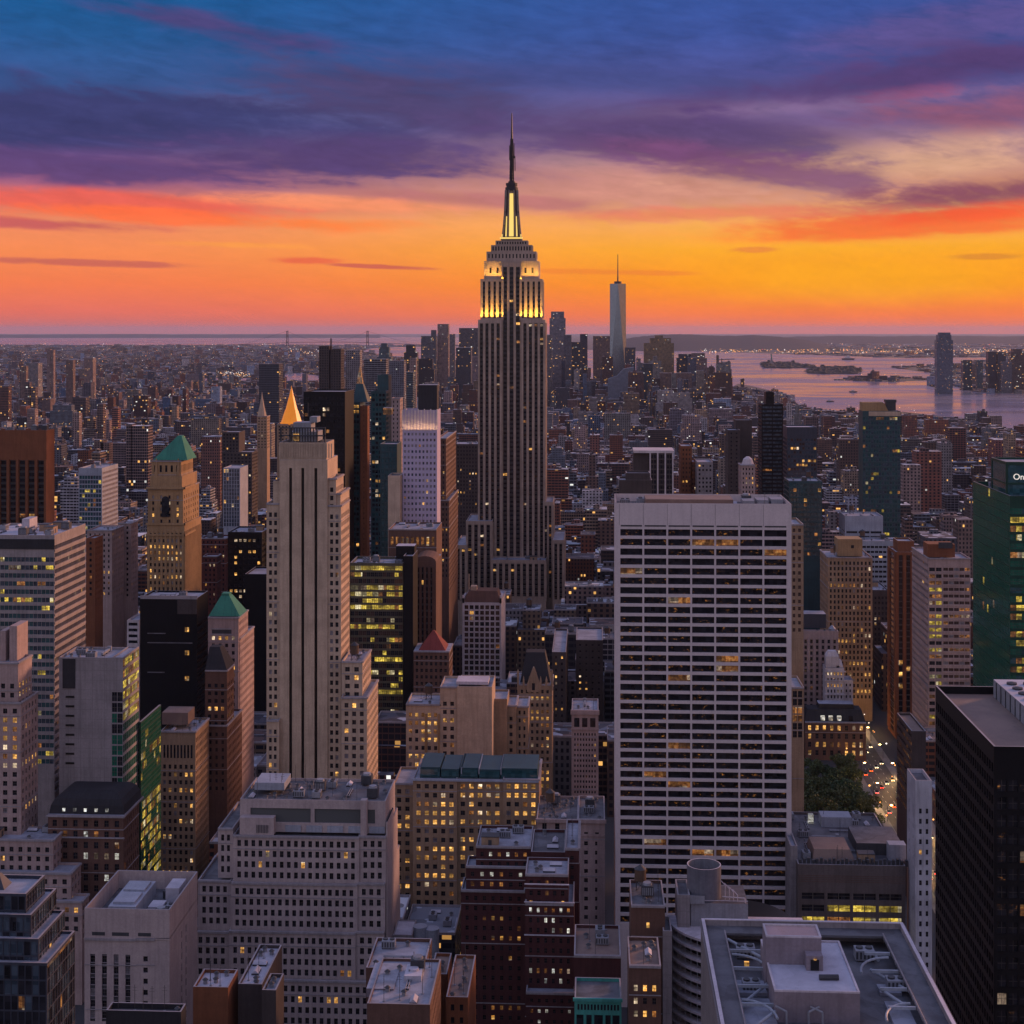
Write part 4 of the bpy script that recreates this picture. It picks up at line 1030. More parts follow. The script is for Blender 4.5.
add('black_tower', 'plain black tower with striped flank and three lit windows, left of teal-roofed tower', 'black', 840, [
    bk(140, 197, 598, xb=208, sp=None, side=PS(fh=4.0, bw=3, ww=.94, wh=.5, mt=14, ml=.1, glass='brownglass', lit=0, rec=.4), n=3, roof='roof')], 'office tower', vis=760,
    post=lambda b: (b.part('cornice', (lambda m: (m.box(XW(140, 839), XW(197, 839), 839.6, 840, ZW(603, 0, 840), ZW(599.5, 0, 840)), m)[1])(MB()), M['coping']),
        [b.part('lit_window', (lambda m: (m.box(XW(184.5, 839), XW(188.5, 839), 839.8, 840, ZW(y + 4.5, 0, 840), ZW(y, 0, 840)), m)[1])(MB()), M['lit']) for y in (631.5, 655, 681)],
        [b.part('light_strip', (lambda m: (m.box(XW(x0, 839), XW(x1, 839), 839.8, 840, ZW(y + .8, 0, 840), ZW(y, 0, 840)), m)[1])(MB()), M['gpale']) for x0, x1, y in ((147, 165, 637.5), (147, 192, 647), (147, 164, 677))],
        b.part('panel', (lambda m: (m.box(XW(177, 839), XW(196.5, 839), 839.7, 840, ZW(618, 0, 840), ZW(603.5, 0, 840)), m)[1])(MB()), M['dark'])))
def gold_top(b):
    Y = 930; z = lambda py: ZW(py, XW(170, Y), Y)
    X0, X1 = XW(153, Y + 3), XW(181, Y + 3); y1 = Y + 3 + 22
    m = MB(); m.frustum(X0, X1 + 4, Y + 3, y1, z(460.5), X0 + 13.0, X0 + 15.5, Y + 12, y1 - 8, z(437), 0); b.part('roof_pyramid', m, M['copper'])
    for k in range(2):
        m = MB(); xx = XW((155, 177)[k], Y); m.frustum(xx - 1, xx + 1, Y + 2, Y + 4, z(476), xx - .3, xx + .3, Y + 2.7, Y + 3.3, z(459)); b.part('finial', m, M['gold'])
    m = MB()
    for a, y in ((147.5, 487), (147, 523), (147, 534)): m.box(XW(a, Y) - .6, XW(184.5, Y) + .6, Y - .7, Y, z(y + 2), z(y)); m.box(XW(184.5, Y), XW(184.5, Y) + .7, Y - .7, Y + 24, z(y + 2), z(y))
    b.part('cornice', m, M['gold'])
    m = MB(); cx = XW(165.5, Y)
    m.box(cx - 2.3, cx + 2.3, Y - .06, Y + .02, z(517), z(500)); 
    mm = MB(); mm.v = [(cx - 2.3, Y - .06, z(500))] + [(cx + 2.3 * math.cos(math.pi - math.pi * k / 8), Y - .06, z(500) + 2.3 * math.sin(math.pi * k / 8)) for k in range(9)]; mm.f = [tuple(range(10))]; mm.m = [0]
    m = MB(); m.box(cx - 2.3, cx + 2.3, Y - .06, Y + .02, z(517), z(500)); b.part('arched_window', m, M['gdark']); b.part('arch', mm, M['gdark'])
g1 = dict(fh=3.7, bw=2.7, ww=.38, wh=.55, alt='gpale', pa=.25, pier=.35)
add('green_roofed_tower', 'ochre stone tower with bright green pyramid roof, glowing orange on its right flank', 'gold', 930, [
    bk(147, 184.5, 524, xb=201, sp=PS(**g1, lit=.22, mt=5, ml=1.0)), bk(147.8, 183, 488, xb=199, Y=931, sp=PS(fh=3.7, bw=5.6, ww=.25, wh=.55, lit=.12, alt='gpale', pa=.4, mt=4, ml=.8), z0=110),
    bk(150, 182, 476, xb=197, Y=932, sp=None, z0=130), bk(151.5, 181, 460.5, xb=193, Y=933, sp=PS(fh=7, bw=3.2, ww=.4, wh=.6, mt=2, lit=.15, rows=1), z0=140, par=.3)], 'art deco tower', vis=610, post=gold_top)
def teal_top(b):
    Y = 760; z = lambda py: ZW(py, XW(222, Y), Y)
    X0, X1 = XW(208.5, Y + 2), XW(238, Y + 2); m = MB(); m.frustum(X0, X1 + 1, Y + 2, Y + 18, z(617), X0 + 5, X0 + 9.5, Y + 7, Y + 13, z(598.5)); b.part('roof_pyramid', m, M['copper'])
    m = MB(); m.box(X0 + 5.3, X0 + 9.2, Y + 7.5, Y + 12.5, z(598.5), z(596)); b.part('lantern', m, M['copper'])
    m = MB(); m.box(XW(211, Y), XW(232, Y), Y - .3, Y, z(629.5), z(628.3)); m.box(XW(211, Y), XW(232, Y), Y - .3, Y, z(635), z(633.8)); m.box(XW(212, Y), XW(231.5, Y), Y - .1, Y - .02, z(633.6), z(629.7), 1); b.part('louvre', m, [M['coping'], M['equipdk']])
add('teal_roofed_tower', 'grey-brown tower with teal hipped roof beside the black tower', 'pink', 760, [
    bk(208, 238.5, 617, xb=248, sp=PS(fh=3.7, bw=3.1, ww=.45, wh=.5, mt=9, lit=.12, ml=1), side=PS(fh=3.7, bw=2.6, ww=.42, wh=.5, mt=2, lit=.03)),
    bk(208, 240, 638, xb=254, Y=762, sp=PS(fh=3.7, bw=2.6, ww=.42, wh=.5, mt=2, lit=.06))], 'tower', vis=770, post=teal_top)
def hip(b):
    Y = 730; X0, X1 = XW(205, Y), XW(227, Y); z = lambda py: ZW(py, X0, Y)
    m = MB(); m.frustum(X0, X1, Y, Y + 16, z(670), X0 + 1.0, X0 + 6, Y + 5, Y + 11, z(649)); b.part('hipped_roof', m, M['slate'])
add('hip_roofed_building', 'brown building with dark hipped roof and a row of lit windows below the teal roof', 'brown', 730, [
    bk(205, 227, 670, xb=234, sp=PS(fh=3.7, bw=3.2, ww=.5, wh=.5, mt=6, lit=.12), par=0), bk(206, 227, 725, xb=242, Y=728, sp=PS(fh=3.7, bw=2.8, ww=.4, wh=.5, mt=3, lit=.05), n=1)], vis=800, post=hip)
def beige_mid(b):
    Y = 700; z = lambda py: ZW(py, XW(180, Y), Y)
    m = MB(); m.box(XW(162, Y + 6), XW(188, Y + 6), Y + 6, Y + 18, z(728), z(716)); b.part('penthouse', m, M['roofbr'])
    m = MB()
    for k in range(9): m.box(XW(163.5 + k * 3.4, Y), XW(165.3 + k * 3.4, Y), Y - .05, Y + .0, z(758), z(745))
    b.part('tall_window', m, M['gdark'])
    m = MB()
    for k in range(5):
        x = XW(164 + k * 6, Y); m.cyl(x, Y - 1, .35, .35, z(872), z(872) + .8, 8)
    b.part('entrance_lamp', m, M['lit'])
add('beige_office_tower', 'beige tower with grid of windows and sunset-lit flank, left of the stepped pale block', 'tan', 700, [
    bk(160.5, 195.5, 731, xb=209, sp=P_(fh=3.6, bw=2.5, ww=.5, wh=.55, mt=15, lit=.07, alt='gpale', pa=.1), side=P_(fh=3.6, bw=2.5, ww=.5, wh=.6, mt=3, lit=.02, glass='brownglass'), n=5, tank=1)], vis=880, post=beige_mid)
def mansard(b):
    Y = 600; z = lambda py: ZW(py, XW(85, Y), Y)
    X0, X1 = XW(48, Y), XW(123.5, Y)
    m = MB(); pr = [(0, 0), (.6, 3.6), (1.9, 6.0), (4.0, 7.6), (7.0, 8.2)]
    for (a, h0), (c, h1) in zip(pr, pr[1:]):
        m.frustum(X0 + a, X1 - a, Y + 1 + a, Y + 25 - a, z(816) + h0, X0 + c, X1 - c, Y + 1 + c, Y + 25 - c, z(816) + h1)
    b.part('mansard_roof', m, M['slate'])
    for k in range(5):
        m = MB(); x = X0 + 6 + k * 4.35; m = MB(); m.box(x - .55, x + .55, Y + 1.0, Y + 2.6, z(812.5), z(812.5) + 1.3); b.part('dormer_lamp', m, M['litw'])
    m = MB(); m.box(X0 - .5, X1 + .5, Y - .8, Y, z(817), z(815.5)); m.box(X0 - .4, X1 + .4, Y - .6, Y, z(838), z(836.8)); m.box(X1, X1 + .5, Y, Y + 26, z(817), z(815.5)); b.part('cornice', m, M['coping'])
add('mansard_building', 'brown building with black rounded mansard roof and five round dormer lights, lower left', 'brown', 600, [
    bk(48, 123.5, 815, xb=139, sp=P_(fh=4.3, bw=4.3, ww=.42, wh=.6, mt=1.5, lit=.2, litmat='litw'), side=P_(fh=4.3, bw=3, ww=.4, wh=.6, mt=1.5, lit=.02), par=0)], vis=910, post=mansard)
add('red_penthouse_building', 'low brick building with dark red rooftop box behind the mansard roof', 'red', 668, [
    bk(70, 104, 793, dep=14, sp=PS(fh=3.6, bw=3, ww=.4, wh=.5, lit=.05), side=None, n=0)], vis=840,
    post=lambda b: (setz(b, 'rooftop_box', 'redroof', 73, 103, 781, 794, 672, 8), setz(b, 'tank', 'paleblue', 60, 76, 774, 794, 684, 6)))
add('blue_glass_block', 'blue glass block with pale ribbed flank behind the banded tower', 'paleblue', 1250, [
    bk(78.5, 102, 468, xb=118, sp=PS(fh=3.8, bw=2.2, ww=.9, wh=.75, mt=6, glass='gteal', alt='gblue', pa=.5, lit=.05, litmat='lity'), side=PS(fh=3.8, bw=30, ww=.96, wh=.5, mt=3, lit=0, glass='gpale'), n=2)], 'office block', vis=540)
add('pale_apartment_slab', 'plain lilac apartment slabs between banded tower and green-roofed tower', 'pink', 960, [
    bk(87, 112, 530, xb=124, sp=PS(fh=3.4, bw=3.2, ww=.35, wh=.5, lit=.04), n=1), bk(118, 131, 523, xb=138, Y=990, sp=PS(fh=3.4, bw=3.2, ww=.35, wh=.5, lit=.02), n=1)], vis=600)
add('orange_lit_block', 'narrow rust-coloured brick block glowing beside the banded tower', 'rust', 900, [
    bk(86, 95, 538, xb=103, sp=PS(fh=3.4, bw=3.2, ww=.35, wh=.5, lit=.03))], vis=600)
add('white_gridded_low_block', 'small white block with dark ribbon windows left of the black tower', 'white', 900, [
    bk(127, 139, 620, dep=20, sp=PS(fh=3.5, bw=7, ww=.9, wh=.5, lit=.05, mt=1), side=None)], vis=665)
add('brick_apartment_block', 'dark red brick apartment block right of the green-roofed tower', 'red', 1100, [
    bk(201, 226, 538, xb=232, sp=PS(fh=3.4, bw=3, ww=.4, wh=.5, lit=.09), n=2), bk(203, 217, 556, xb=221, Y=1060, sp=PS(fh=3.4, bw=3, ww=.4, wh=.5, lit=.04))], vis=610)
add('dark_glass_slab', 'dark slab dotted with lit windows left of the slotted stone tower', 'black', 1000, [
    bk(228, 262, 532, dep=30, sp=PS(fh=3.7, bw=3, ww=.6, wh=.5, lit=.13, mt=4), n=2), bk(245, 268, 574, dep=30, Y=960, sp=None)], 'office tower', vis=730)
add('blue_glass_tower', 'blue glass tower with pale vertical edges right of the green-roofed tower', 'paleblue', 1500, [
    bk(223, 240, 468, xb=248, sp=PS(fh=3.8, bw=2.6, ww=.8, wh=.9, mt=1, glass='gblue', lit=.03), side=None)], 'glass tower', vis=530)
add('stepped_dark_tower', 'dark tower with slanted stepped top behind the blue glass tower', 'dark', 1700, [
    bk(222, 239, 432, dep=30, sp=PS(fh=3.8, bw=4, ww=.5, wh=.5, lit=.03), side=None), bk(222, 252, 452, dep=30, Y=1690, sp=PS(fh=3.8, bw=4, ww=.5, wh=.5, lit=.06))], 'tower', vis=530)

# --- middle
def spire_pyr(x, yb, ya, Y, hw, mat, nm):
    def f(b):
        X = XW(x, Y + hw); z = lambda py: ZW(py, X, Y)
        m = MB(); H_ = z(ya) - z(yb); m.cyl(X, Y + hw, hw, hw * .62, z(yb), z(yb) + H_ * .34, 8); m.cyl(X, Y + hw, hw * .58, hw * .27, z(yb) + H_ * .34, z(yb) + H_ * .68, 8); m.cyl(X, Y + hw, hw * .25, hw * .08, z(yb) + H_ * .68, z(yb) + H_ * .9, 8); m.cyl(X, Y + hw, .5, .2, z(yb) + H_ * .9, z(ya), 6); m.cyl(X, Y + hw, hw * 1.08, hw * 1.08, z(yb) - 2, z(yb), 8); b.part(nm, m, M[mat])
    return f
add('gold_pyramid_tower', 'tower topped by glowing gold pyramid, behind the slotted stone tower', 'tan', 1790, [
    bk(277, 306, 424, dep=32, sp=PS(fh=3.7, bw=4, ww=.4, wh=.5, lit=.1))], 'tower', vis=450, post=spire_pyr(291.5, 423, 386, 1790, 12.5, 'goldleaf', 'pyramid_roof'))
add('slim_spired_tower', 'slim pale tower with sharp lit spire at the left of the gold pyramid', 'tan', 1950, [
    bk(257, 267, 416, dep=18, sp=PS(fh=3.7, bw=4, ww=.4, wh=.5, lit=.15))], 'tower', vis=450, post=spire_pyr(262, 416, 392, 1950, 6, 'lime', 'spire'))
add('black_glass_box_tower', 'black box tower with a few lit floors behind the slotted stone tower', 'black', 1050, [
    bk(303.5, 345, 391.5, dep=40, sp=PS(fh=3.8, bw=2.6, ww=.8, wh=.6, mt=3, lit=.06, dim=.7), side=None)], 'office tower', vis=560)
add('twin_topped_tower', 'dark twin-topped tower rising against the bay left of centre', 'dark', 2400, [
    bk(319, 329, 346, dep=30, sp=PS(fh=4, bw=4, ww=.5, wh=.6, lit=.01)), bk(330.5, 341, 349, dep=30, sp=PS(fh=4, bw=4, ww=.5, wh=.6, lit=.01)), bk(325, 336, 352, dep=24, Y=2410, sp=None)], 'tower', vis=400,
    post=lambda b: b.part('mast', (lambda m: [m.bar((XW(331 , 2410), 2410, ZW(350, 0, 2410)), (XW(331, 2410), 2410, ZW(338.5, 0, 2410)), 1.2), m][1])(MB()), M['mastdk']))
def crown_taper(b):
    Y = 1100; z = lambda py: ZW(py, XW(355, Y), Y); X0, X1 = XW(353, Y), XW(367.5, Y)
    cx = XW(359.5, Y + 6); m = MB(); m.frustum(X0, X1, Y, Y + 18, z(402), cx - 2.4, cx + 2.4, Y + 6, Y + 12, z(384)); b.part('tapered_crown', m, M['teal'])
    m = MB(); m.frustum(cx - 2.2, cx + 2.2, Y + 6, Y + 11, z(384), cx - .3, cx + .3, Y + 8, Y + 9, z(367)); b.part('spire', m, M['litdim'])
add('tapered_crown_tower', 'dark glass tower with red-brown flank and tapering lit spire, left of centre', 'teal', 1100, [
    bk(349, 360, 402, dep=26, sp=PS(fh=3.7, bw=2.6, ww=.8, wh=.6, glass='gdark', alt='gteal', pa=.4, lit=.06), side=None)], 'tower', vis=560, post=crown_taper)
add('red_brown_slab', 'narrow dark red slab tower pressed against the tapered glass tower', 'rust', 1096, [
    bk(360.2, 367.5, 406, xb=369.5, sp=PS(fh=3.7, bw=14, ww=.1, wh=.4, lit=0))], 'tower', vis=560)
add('green_glass_tower', 'slender grey-green glass tower with dotted lights left of the violet tower', 'teal', 1180, [
    bk(371, 386, 391, dep=25, sp=PS(fh=3.7, bw=2.6, ww=.8, wh=.6, glass='gdark', alt='gteal', pa=.4, lit=.06)), bk(377.5, 388.5, 375, dep=18, Y=1195, sp=None)], 'glass tower', vis=560)
add('teal_glass_slab', 'teal glass slab with lit gold rooftop box left of the violet tower', 'teal', 1000, [
    bk(380, 397, 444, dep=24, sp=PS(fh=3.7, bw=2.6, ww=.85, wh=.8, glass='gteal', lit=.02), side=None)], 'glass tower', vis=560, post=lambda b: setz(b, 'lit_rooftop_box', 'litdim', 383, 391.5, 408, 414.5, 1010, 8) and None)
add('blank_beige_slab', 'narrow blank beige slab at the left foot of the violet tower', 'lime', 970, [bk(388, 400, 475.5, dep=20, sp=None, roof='roofdk')], 'slab building', vis=560)
add('slim_pink_tower', 'slim pink stone tower just behind the violet gridded tower', 'pink', 1300, [bk(391, 400, 398, dep=20, sp=PS(fh=3.7, bw=4, ww=.3, wh=.5, lit=.01))], 'tower', vis=480)
def violet(b):
    Y = 980; z = lambda py: ZW(py, XW(420, Y), Y); m = MB(); X0, X1 = XW(402.5, Y), XW(437, Y)
    n = 11
    for k in range(n + 1): x = X0 + (X1 - X0) * k / n; m.box(x - .35, x + .35, Y - .6, Y, z(430), z(410.5 - (k % 2) * 1.5))
    b.part('crown_fin', m, M['white'])
    l = bpy.data.lights.new('floodlight', 'AREA'); l.shape = 'RECTANGLE'; l.size = X1 - X0 - 1; l.size_y = .8; l.energy = 1100; l.color = (1.0, .55, .22); l.spread = R(150)
    b.flood = ((X0 + X1) / 2, Y - 2.6, z(430.5), l)
vb = Bldg('violet_gridded_tower', 'pale violet gridded tower with floodlit crown, left of the tallest tower', 'office tower', 'violet', 980, vis=545)
vb.block(402.5, 437, 410, xb=440.5, sp=PS(fh=3.72, bw=2.45, ww=.5, wh=.45, mt=14, glass='gpale', alt='gblue', pa=.5, lit=.02, ml=.4), side=None, par=1.5, roof='roofpale')
setz(vb, 'rooftop_block', 'slate', 418, 437, 385, 412, 990, 12); violet(vb)
vr = vb.done()
_o = bpy.data.objects.new('floodlight', vb.flood[3]); COL.objects.link(_o); _o.parent = vr
_o.location = (vb.flood[0] - vb.off[0], vb.flood[1] - vb.off[1], vb.flood[2]); _o.rotation_euler = (R(168), 0, 0)
add('brown_arcade_block', 'brown block with arcade of glowing windows at the foot of the violet tower', 'brown', 930, [
    bk(388.5, 436.5, 529, dep=34, sp=PS(fh=7.5, bw=3.3, ww=.5, wh=.7, mt=4, rows=1, lit=.8, dim=.9), side=None, n=3), ], 'building', vis=600)
add('dotted_brown_tower', 'tapering brown tower of small lit windows behind the violet tower', 'brown', 1120, [
    bk(437, 446, 438, xb=456, sp=PS(fh=3.7, bw=2.5, ww=.4, wh=.5, lit=.2)), bk(437, 449, 500, xb=458, Y=1110, sp=PS(fh=3.7, bw=2.5, ww=.4, wh=.5, lit=.1))], 'tower', vis=580)
add('dark_rimmed_block', 'grey-brown block with lit billboard right of the dotted brown tower', 'dark', 1500, [bk(447, 478, 444, dep=40, sp=PS(fh=3.7, bw=3, ww=.4, wh=.5, lit=.08), n=2)], vis=530)
add('yellow_lit_office', 'glass office block with yellow-lit floors right of the slotted stone tower', 'gunmetal', 870, [
    bk(350, 403, 563, dep=26, sp=P_(fh=3.72, bw=2.3, ww=.93, wh=.66, mt=1.2, ml=.2, glass='gdark', alt='brownglass', pa=.4, lit=.13, litmat='lity', dim=.12, litrows=(0, 3, 4, 6, 9, 14, 19), rec=.12), side=PS(fh=3.72, bw=3, ww=.9, wh=.66, lit=.02), n=5, tank=0, par=1.5)], 'office block', vis=770)
add('black_capped_core', 'black blank-sided tower with pale cap joined right of the yellow-lit office', 'black', 868, [bk(403.4, 413, 556, dep=24, sp=None), bk(396, 414.5, 546, dep=10, Y=880, sp=None, roof='roofpale', par=0)], 'office block', vis=770)
def arch_top(b):
    Y = 900; z = lambda py: ZW(py, XW(425, Y), Y); X0, X1 = XW(413.5, Y), XW(436, Y); n = 8
    m = MB(); cx = (X0 + X1) / 2; hw = (X1 - X0) / 2
    for k in range(n):
        a, c = math.pi * k / n, math.pi * (k + 1) / n
        m.quad((cx - hw * math.cos(a), Y, z(562) + 3.5 * math.sin(a)), (cx - hw * math.cos(c), Y, z(562) + 3.5 * math.sin(c)), (cx - hw * math.cos(c), Y + 24, z(562) + 3.5 * math.sin(c)), (cx - hw * math.cos(a), Y + 24, z(562) + 3.5 * math.sin(a)))
        m.quad((cx - hw * math.cos(a), Y, z(562)), (cx - hw * math.cos(c), Y, z(562)), (cx - hw * math.cos(c), Y, z(562) + 3.5 * math.sin(c)), (cx - hw * math.cos(a), Y, z(562) + 3.5 * math.sin(a)))
    b.part('vaulted_roof', m, M['brown'])
add('arched_brown_tower', 'brown tower with arched top and tall vertical ribs left of the white framed tower', 'brown', 900, [
    bk(413.5, 436, 562, xb=441.5, sp=PS(fh=3.7, bw=2.6, ww=.4, wh=.7, mt=3, lit=.02, spandrel=1, pier=.5, ml=1.5, glass='gdark'), side=None, par=0)], 'tower', vis=660, post=arch_top)
add('red_pyramid_building', 'brown block with dark red pyramid roof left of the white framed tower', 'brown', 860, [
    bk(413.5, 449, 651, dep=22, sp=P_(fh=3.7, bw=2.7, ww=.5, wh=.5, mt=2, lit=.14), par=0)], 'building', vis=745,
    post=lambda b: pyramid(b, 'pyramid_roof', 'redroof', XW(418, 861), XW(446, 861), 861, 879, ZW(651, -100, 861), ZW(633, -100, 861), .06))
def white_frame(b):
    Y = 1000; z = lambda py: ZW(py, XW(480, Y), Y)
    m = MB(); m.frustum(XW(463.5, Y + .5), XW(500.5, Y + .5), Y + 1, Y + 22, z(602.5), XW(468, Y + .5), XW(497, Y + .5), Y + 4, Y + 18, z(592)); b.part('roof_screen', m, M['brown'])
    m = MB()
    for a, c in ((462.4, 464.2), (499.8, 501.6)): m.box(XW(a, Y), XW(c, Y), Y - .8, Y, 0, z(595)); m.box(XW(a, Y), XW(c, Y), Y - .8, Y + 20, z(603), z(598))
    b.part('corner_pier', m, M['white'])
    m = MB(); m.bar((XW(466, Y), Y + 24, z(600)), (XW(466, Y), Y + 24, z(580)), .4); m.box(XW(470, Y), XW(476, Y), Y + 6, Y + 12, z(592), z(588)); b.part('chimney', m, M['lime'])
add('white_framed_tower', 'slim white tower with square window grid standing below the tallest tower', 'white', 1000, [
    bk(462.6, 501.4, 602.5, xb=505.5, sp=P_(fh=3.62, bw=3.45, ww=.72, wh=.72, mt=1.5, ml=.8, glass='brownglass', alt='gdark', pa=.3, lit=.01, rec=.5, pier=.3), side=None, n=0, par=.6)], 'office tower', vis=750, post=white_frame)
def grey_blank(b):
    Y = 720; z = lambda py: ZW(py, XW(465, Y), Y); m = MB()
    for y in (695, 705, 714, 721, 729): m.box(XW(463, Y), XW(465.6, Y), Y - .05, Y + .02, z(y + 3.4), z(y))
    b.part('narrow_window', m, M['litdim'])
    m = MB(); m.box(XW(425, Y), XW(427.5, Y), Y - .9, Y - .3, z(760), z(714)); m.box(XW(438, Y), XW(440, Y), Y - .9, Y - .3, z(760), z(714)); b.part('ochre_pipe', m, M['gold'])  # pair of upright pipes in plain ochre
    m = MB(); m.box(XW(456, Y + 2), XW(488, Y + 2), Y + 3, Y + 15, z(686), z(683)); b.part('roof_hatch', m, M['palecop'])
add('grey_blank_apartment', 'grey block with a blank upper wall and lit lower left windows, above the teal-roofed apartments', 'lime', 720, [
    bk(406, 440, 704, dep=22, sp=P_(fh=3.9, bw=3.1, ww=.5, wh=.5, mt=3.5, lit=.3, alt='gpale', pa=.1), n=2), bk(440, 457, 686.5, dep=22, sp=P_(fh=3.9, bw=3.6, ww=.5, wh=.5, mt=6.5, lit=.12), side=None),
    bk(457, 492, 686.5, dep=24, Y=719, sp=None)], 'apartment block', vis=790, post=grey_blank)
add('tan_party_wall_building', 'tan building with plain party wall and lit penthouse right of the grey blank block', 'tan', 735, [
    bk(491, 507, 699, dep=20, sp=None), bk(506, 516, 705, dep=20, Y=738, sp=PS(fh=3.8, bw=3.5, ww=.4, wh=.5, mt=5, lit=.2)), bk(516, 528, 706, dep=20, Y=742, sp=PS(fh=3.8, bw=2.8, ww=.4, wh=.5, lit=.2))], vis=790)
def gothic(b):
    Y = 820; z = lambda py: ZW(py, XW(535, Y), Y); m = MB(); X0, X1 = XW(518, Y), XW(552, Y)
    for k in range(7): x = X0 + (X1 - X0) * k / 6; m.box(x - .5, x + .5, Y - .5, Y + .6, z(690), z(672 if k in (0, 6) else 680)); m.frustum(x - .5, x + .5, Y - .5, Y + .6, z(672 if k in (0, 6) else 680), x - .05, x + .05, Y, Y + .1, z(669 if k in (0, 6) else 676))
    b.part('pinnacle', m, M['tan'])
    m = MB(); m.frustum(X0 + 1, X1 - 1, Y + 1.5, Y + 22, z(683), X0 + 4, X1 - 4, Y + 7, Y + 16, z(655)); b.part('steep_roof', m, M['slate'])
    cx = XW(533.5, Y); m = MB(); m.frustum(cx - 3.5, cx + 3.5, Y - .6, Y + 5, z(684), cx - .3, cx + .3, Y - .2, Y + 4, z(668)); m.box(cx - 3.5, cx + 3.5, Y - .6, Y + 5, z(692), z(684)); m.box(cx - .8, cx + .8, Y - .65, Y - .6, z(690), z(683), 1); b.part('gabled_dormer', m, [M['tan'], M['gdark']])
add('gothic_gabled_building', 'tan gothic building with pinnacles and steep blue-grey roof right of the white framed tower', 'tan', 820, [
    bk(517.5, 552, 684, dep=24, sp=P_(fh=3.6, bw=2.55, ww=.45, wh=.52, mt=2.5, lit=.28, ml=1), par=.4)], 'building', vis=790, post=gothic)
def cornice_small(b):
    Y = 760; z = lambda py: ZW(py, XW(585, Y), Y); X0, X1 = XW(571.5, Y), XW(598.5, Y)
    m = MB(); m.box(X0 - .5, X1 + .5, Y - .7, Y, z(714.5), z(710)); m.box(X0 - .3, X1 + .3, Y - .4, Y, z(730), z(728.6)); b.part('cornice', m, M['pink'])
    m = MB()
    for k in range(3): x = XW(576.8 + k * 8.0, Y); m.box(x - 1.3, x + 1.3, Y - .05, Y, z(727), z(718))
    b.part('tall_window', m, M['gdark'])
add('narrow_cornice_building', 'narrow pink building with three tall top windows beside the white gridded slab', 'pink', 760, [
    bk(571.5, 598.5, 710, dep=24, sp=PS(fh=2.6, bw=1.5, ww=.5, wh=.5, mt=11, lit=.03, ml=1.0), side=None, roof='roof', n=5, tank=.4)], vis=800, post=cornice_small)
add('dark_canyon_building', 'dark tall-sided building dotted with lit windows in the gap left of the white slab', 'dark', 900, [
    bk(552, 566, 652, dep=70, sp=PS(fh=3.8, bw=3, ww=.3, wh=.4, lit=.15), side=PS(fh=3.8, bw=7, ww=.2, wh=.35, lit=.3)), bk(576, 603, 640, dep=40, Y=930, sp=PS(fh=3.8, bw=3.6, ww=.3, wh=.3, lit=.05), side=None)], vis=790)
def teal_attic(b):
    Y = 620; z = lambda py: ZW(py, XW(480, Y), Y); 
    for k, (a, c) in enumerate(((420, 440), (441, 459), (460, 478), (479, 500), (501, 537.5))):
        m = MB(); yt = 765 + (k % 2) * 1.5; m.box(XW(a, Y + 3), XW(c, Y + 3), Y + 3, Y + 24, z(781), z(yt + 5), 0, top=1); m.box(XW(a, Y + 3) + .2, XW(c, Y + 3) - .2, Y + 2.8, Y + 2.98, z(779), z(yt + 7), 2); b.part('attic_storey', m, [M['teal'], M['teal'], M['gteal']])
    m = MB()
    for a in (419.5, 461, 478.5, 500.5): m.box(XW(a, Y + 2.5), XW(a + .9, Y + 2.5), Y + 2.4, Y + 24, z(776) , z(770))
    m.box(XW(412, Y), XW(539, Y), Y - .6, Y + .2, z(781.5), z(779.8)); b.part('cornice', m, M['paleblue'])
ap = dict(fh=3.62, bw=3.3, ww=.5, wh=.52, alt='gpale', pa=.12)
add('lit_apartment_block', 'broad tan apartment block with teal attic and many yellow lit windows, centre foreground', 'tan', 620, [
    bk(413, 457, 779, dep=30, sp=P_(**ap, lit=.42, mt=1.5), side=None, par=.5), bk(457, 503, 779, dep=30, Y=622, sp=P_(**ap, lit=.36, mt=1.5), side=None, par=.5), bk(503, 539, 779, dep=30, sp=P_(**ap, lit=.4, mt=1.5), par=.5), bk(393.5, 413, 783, dep=24, Y=640, sp=P_(**ap, lit=.3, mt=2), side=None, n=0)], 'apartment block', vis=965, post=teal_attic)
def lit_cornice(b):
    Y = 600; z = lambda py: ZW(py, XW(570, Y), Y); X0, X1 = XW(536.5, Y), XW(605, Y); m = MB()
    m.box(X0 - .3, X1 + .5, Y - .8, Y, z(822.5), z(819)); m.box(X0, X1, Y - .3, Y, z(836), z(833.5)); m.box(X1 - 3.0, X1 - 2.4, Y - .3, Y, z(925), z(838)); b.part('cornice', m, M['pink'])
add('corniced_office_building', 'pinkish building with heavy cornice and cluttered roof left of the white gridded slab', 'pink', 600, [
    bk(536.5, 578, 819, dep=30, sp=P_(fh=6.0, bw=4.4, ww=.34, wh=.42, mt=.5, rows=1, lit=.0), side=None, roof='roofdk', n=8, tank=.8),
    bk(578, 605, 819, dep=30, sp=P_(fh=3.6, bw=4.4, ww=.34, wh=.45, mt=4.5, lit=.03, ml=1.0), side=None, roof='roofdk', n=3)], vis=935, post=lit_cornice)
def redb(b):
    Y = 505
    for a, c, y, Yq in ((525.2, 568.5, 885, 498), (524.8, 574, 903, 500.0), (524.8, 574, 936, 500)):
        m = MB(); m.box(XW(a, Yq) - .2, XW(c, Yq) + .2, Yq - .5, Yq, ZW(y + .9, 8, Yq), ZW(y, 8, Yq)); b.part('stone_band', m, M['palecop'])
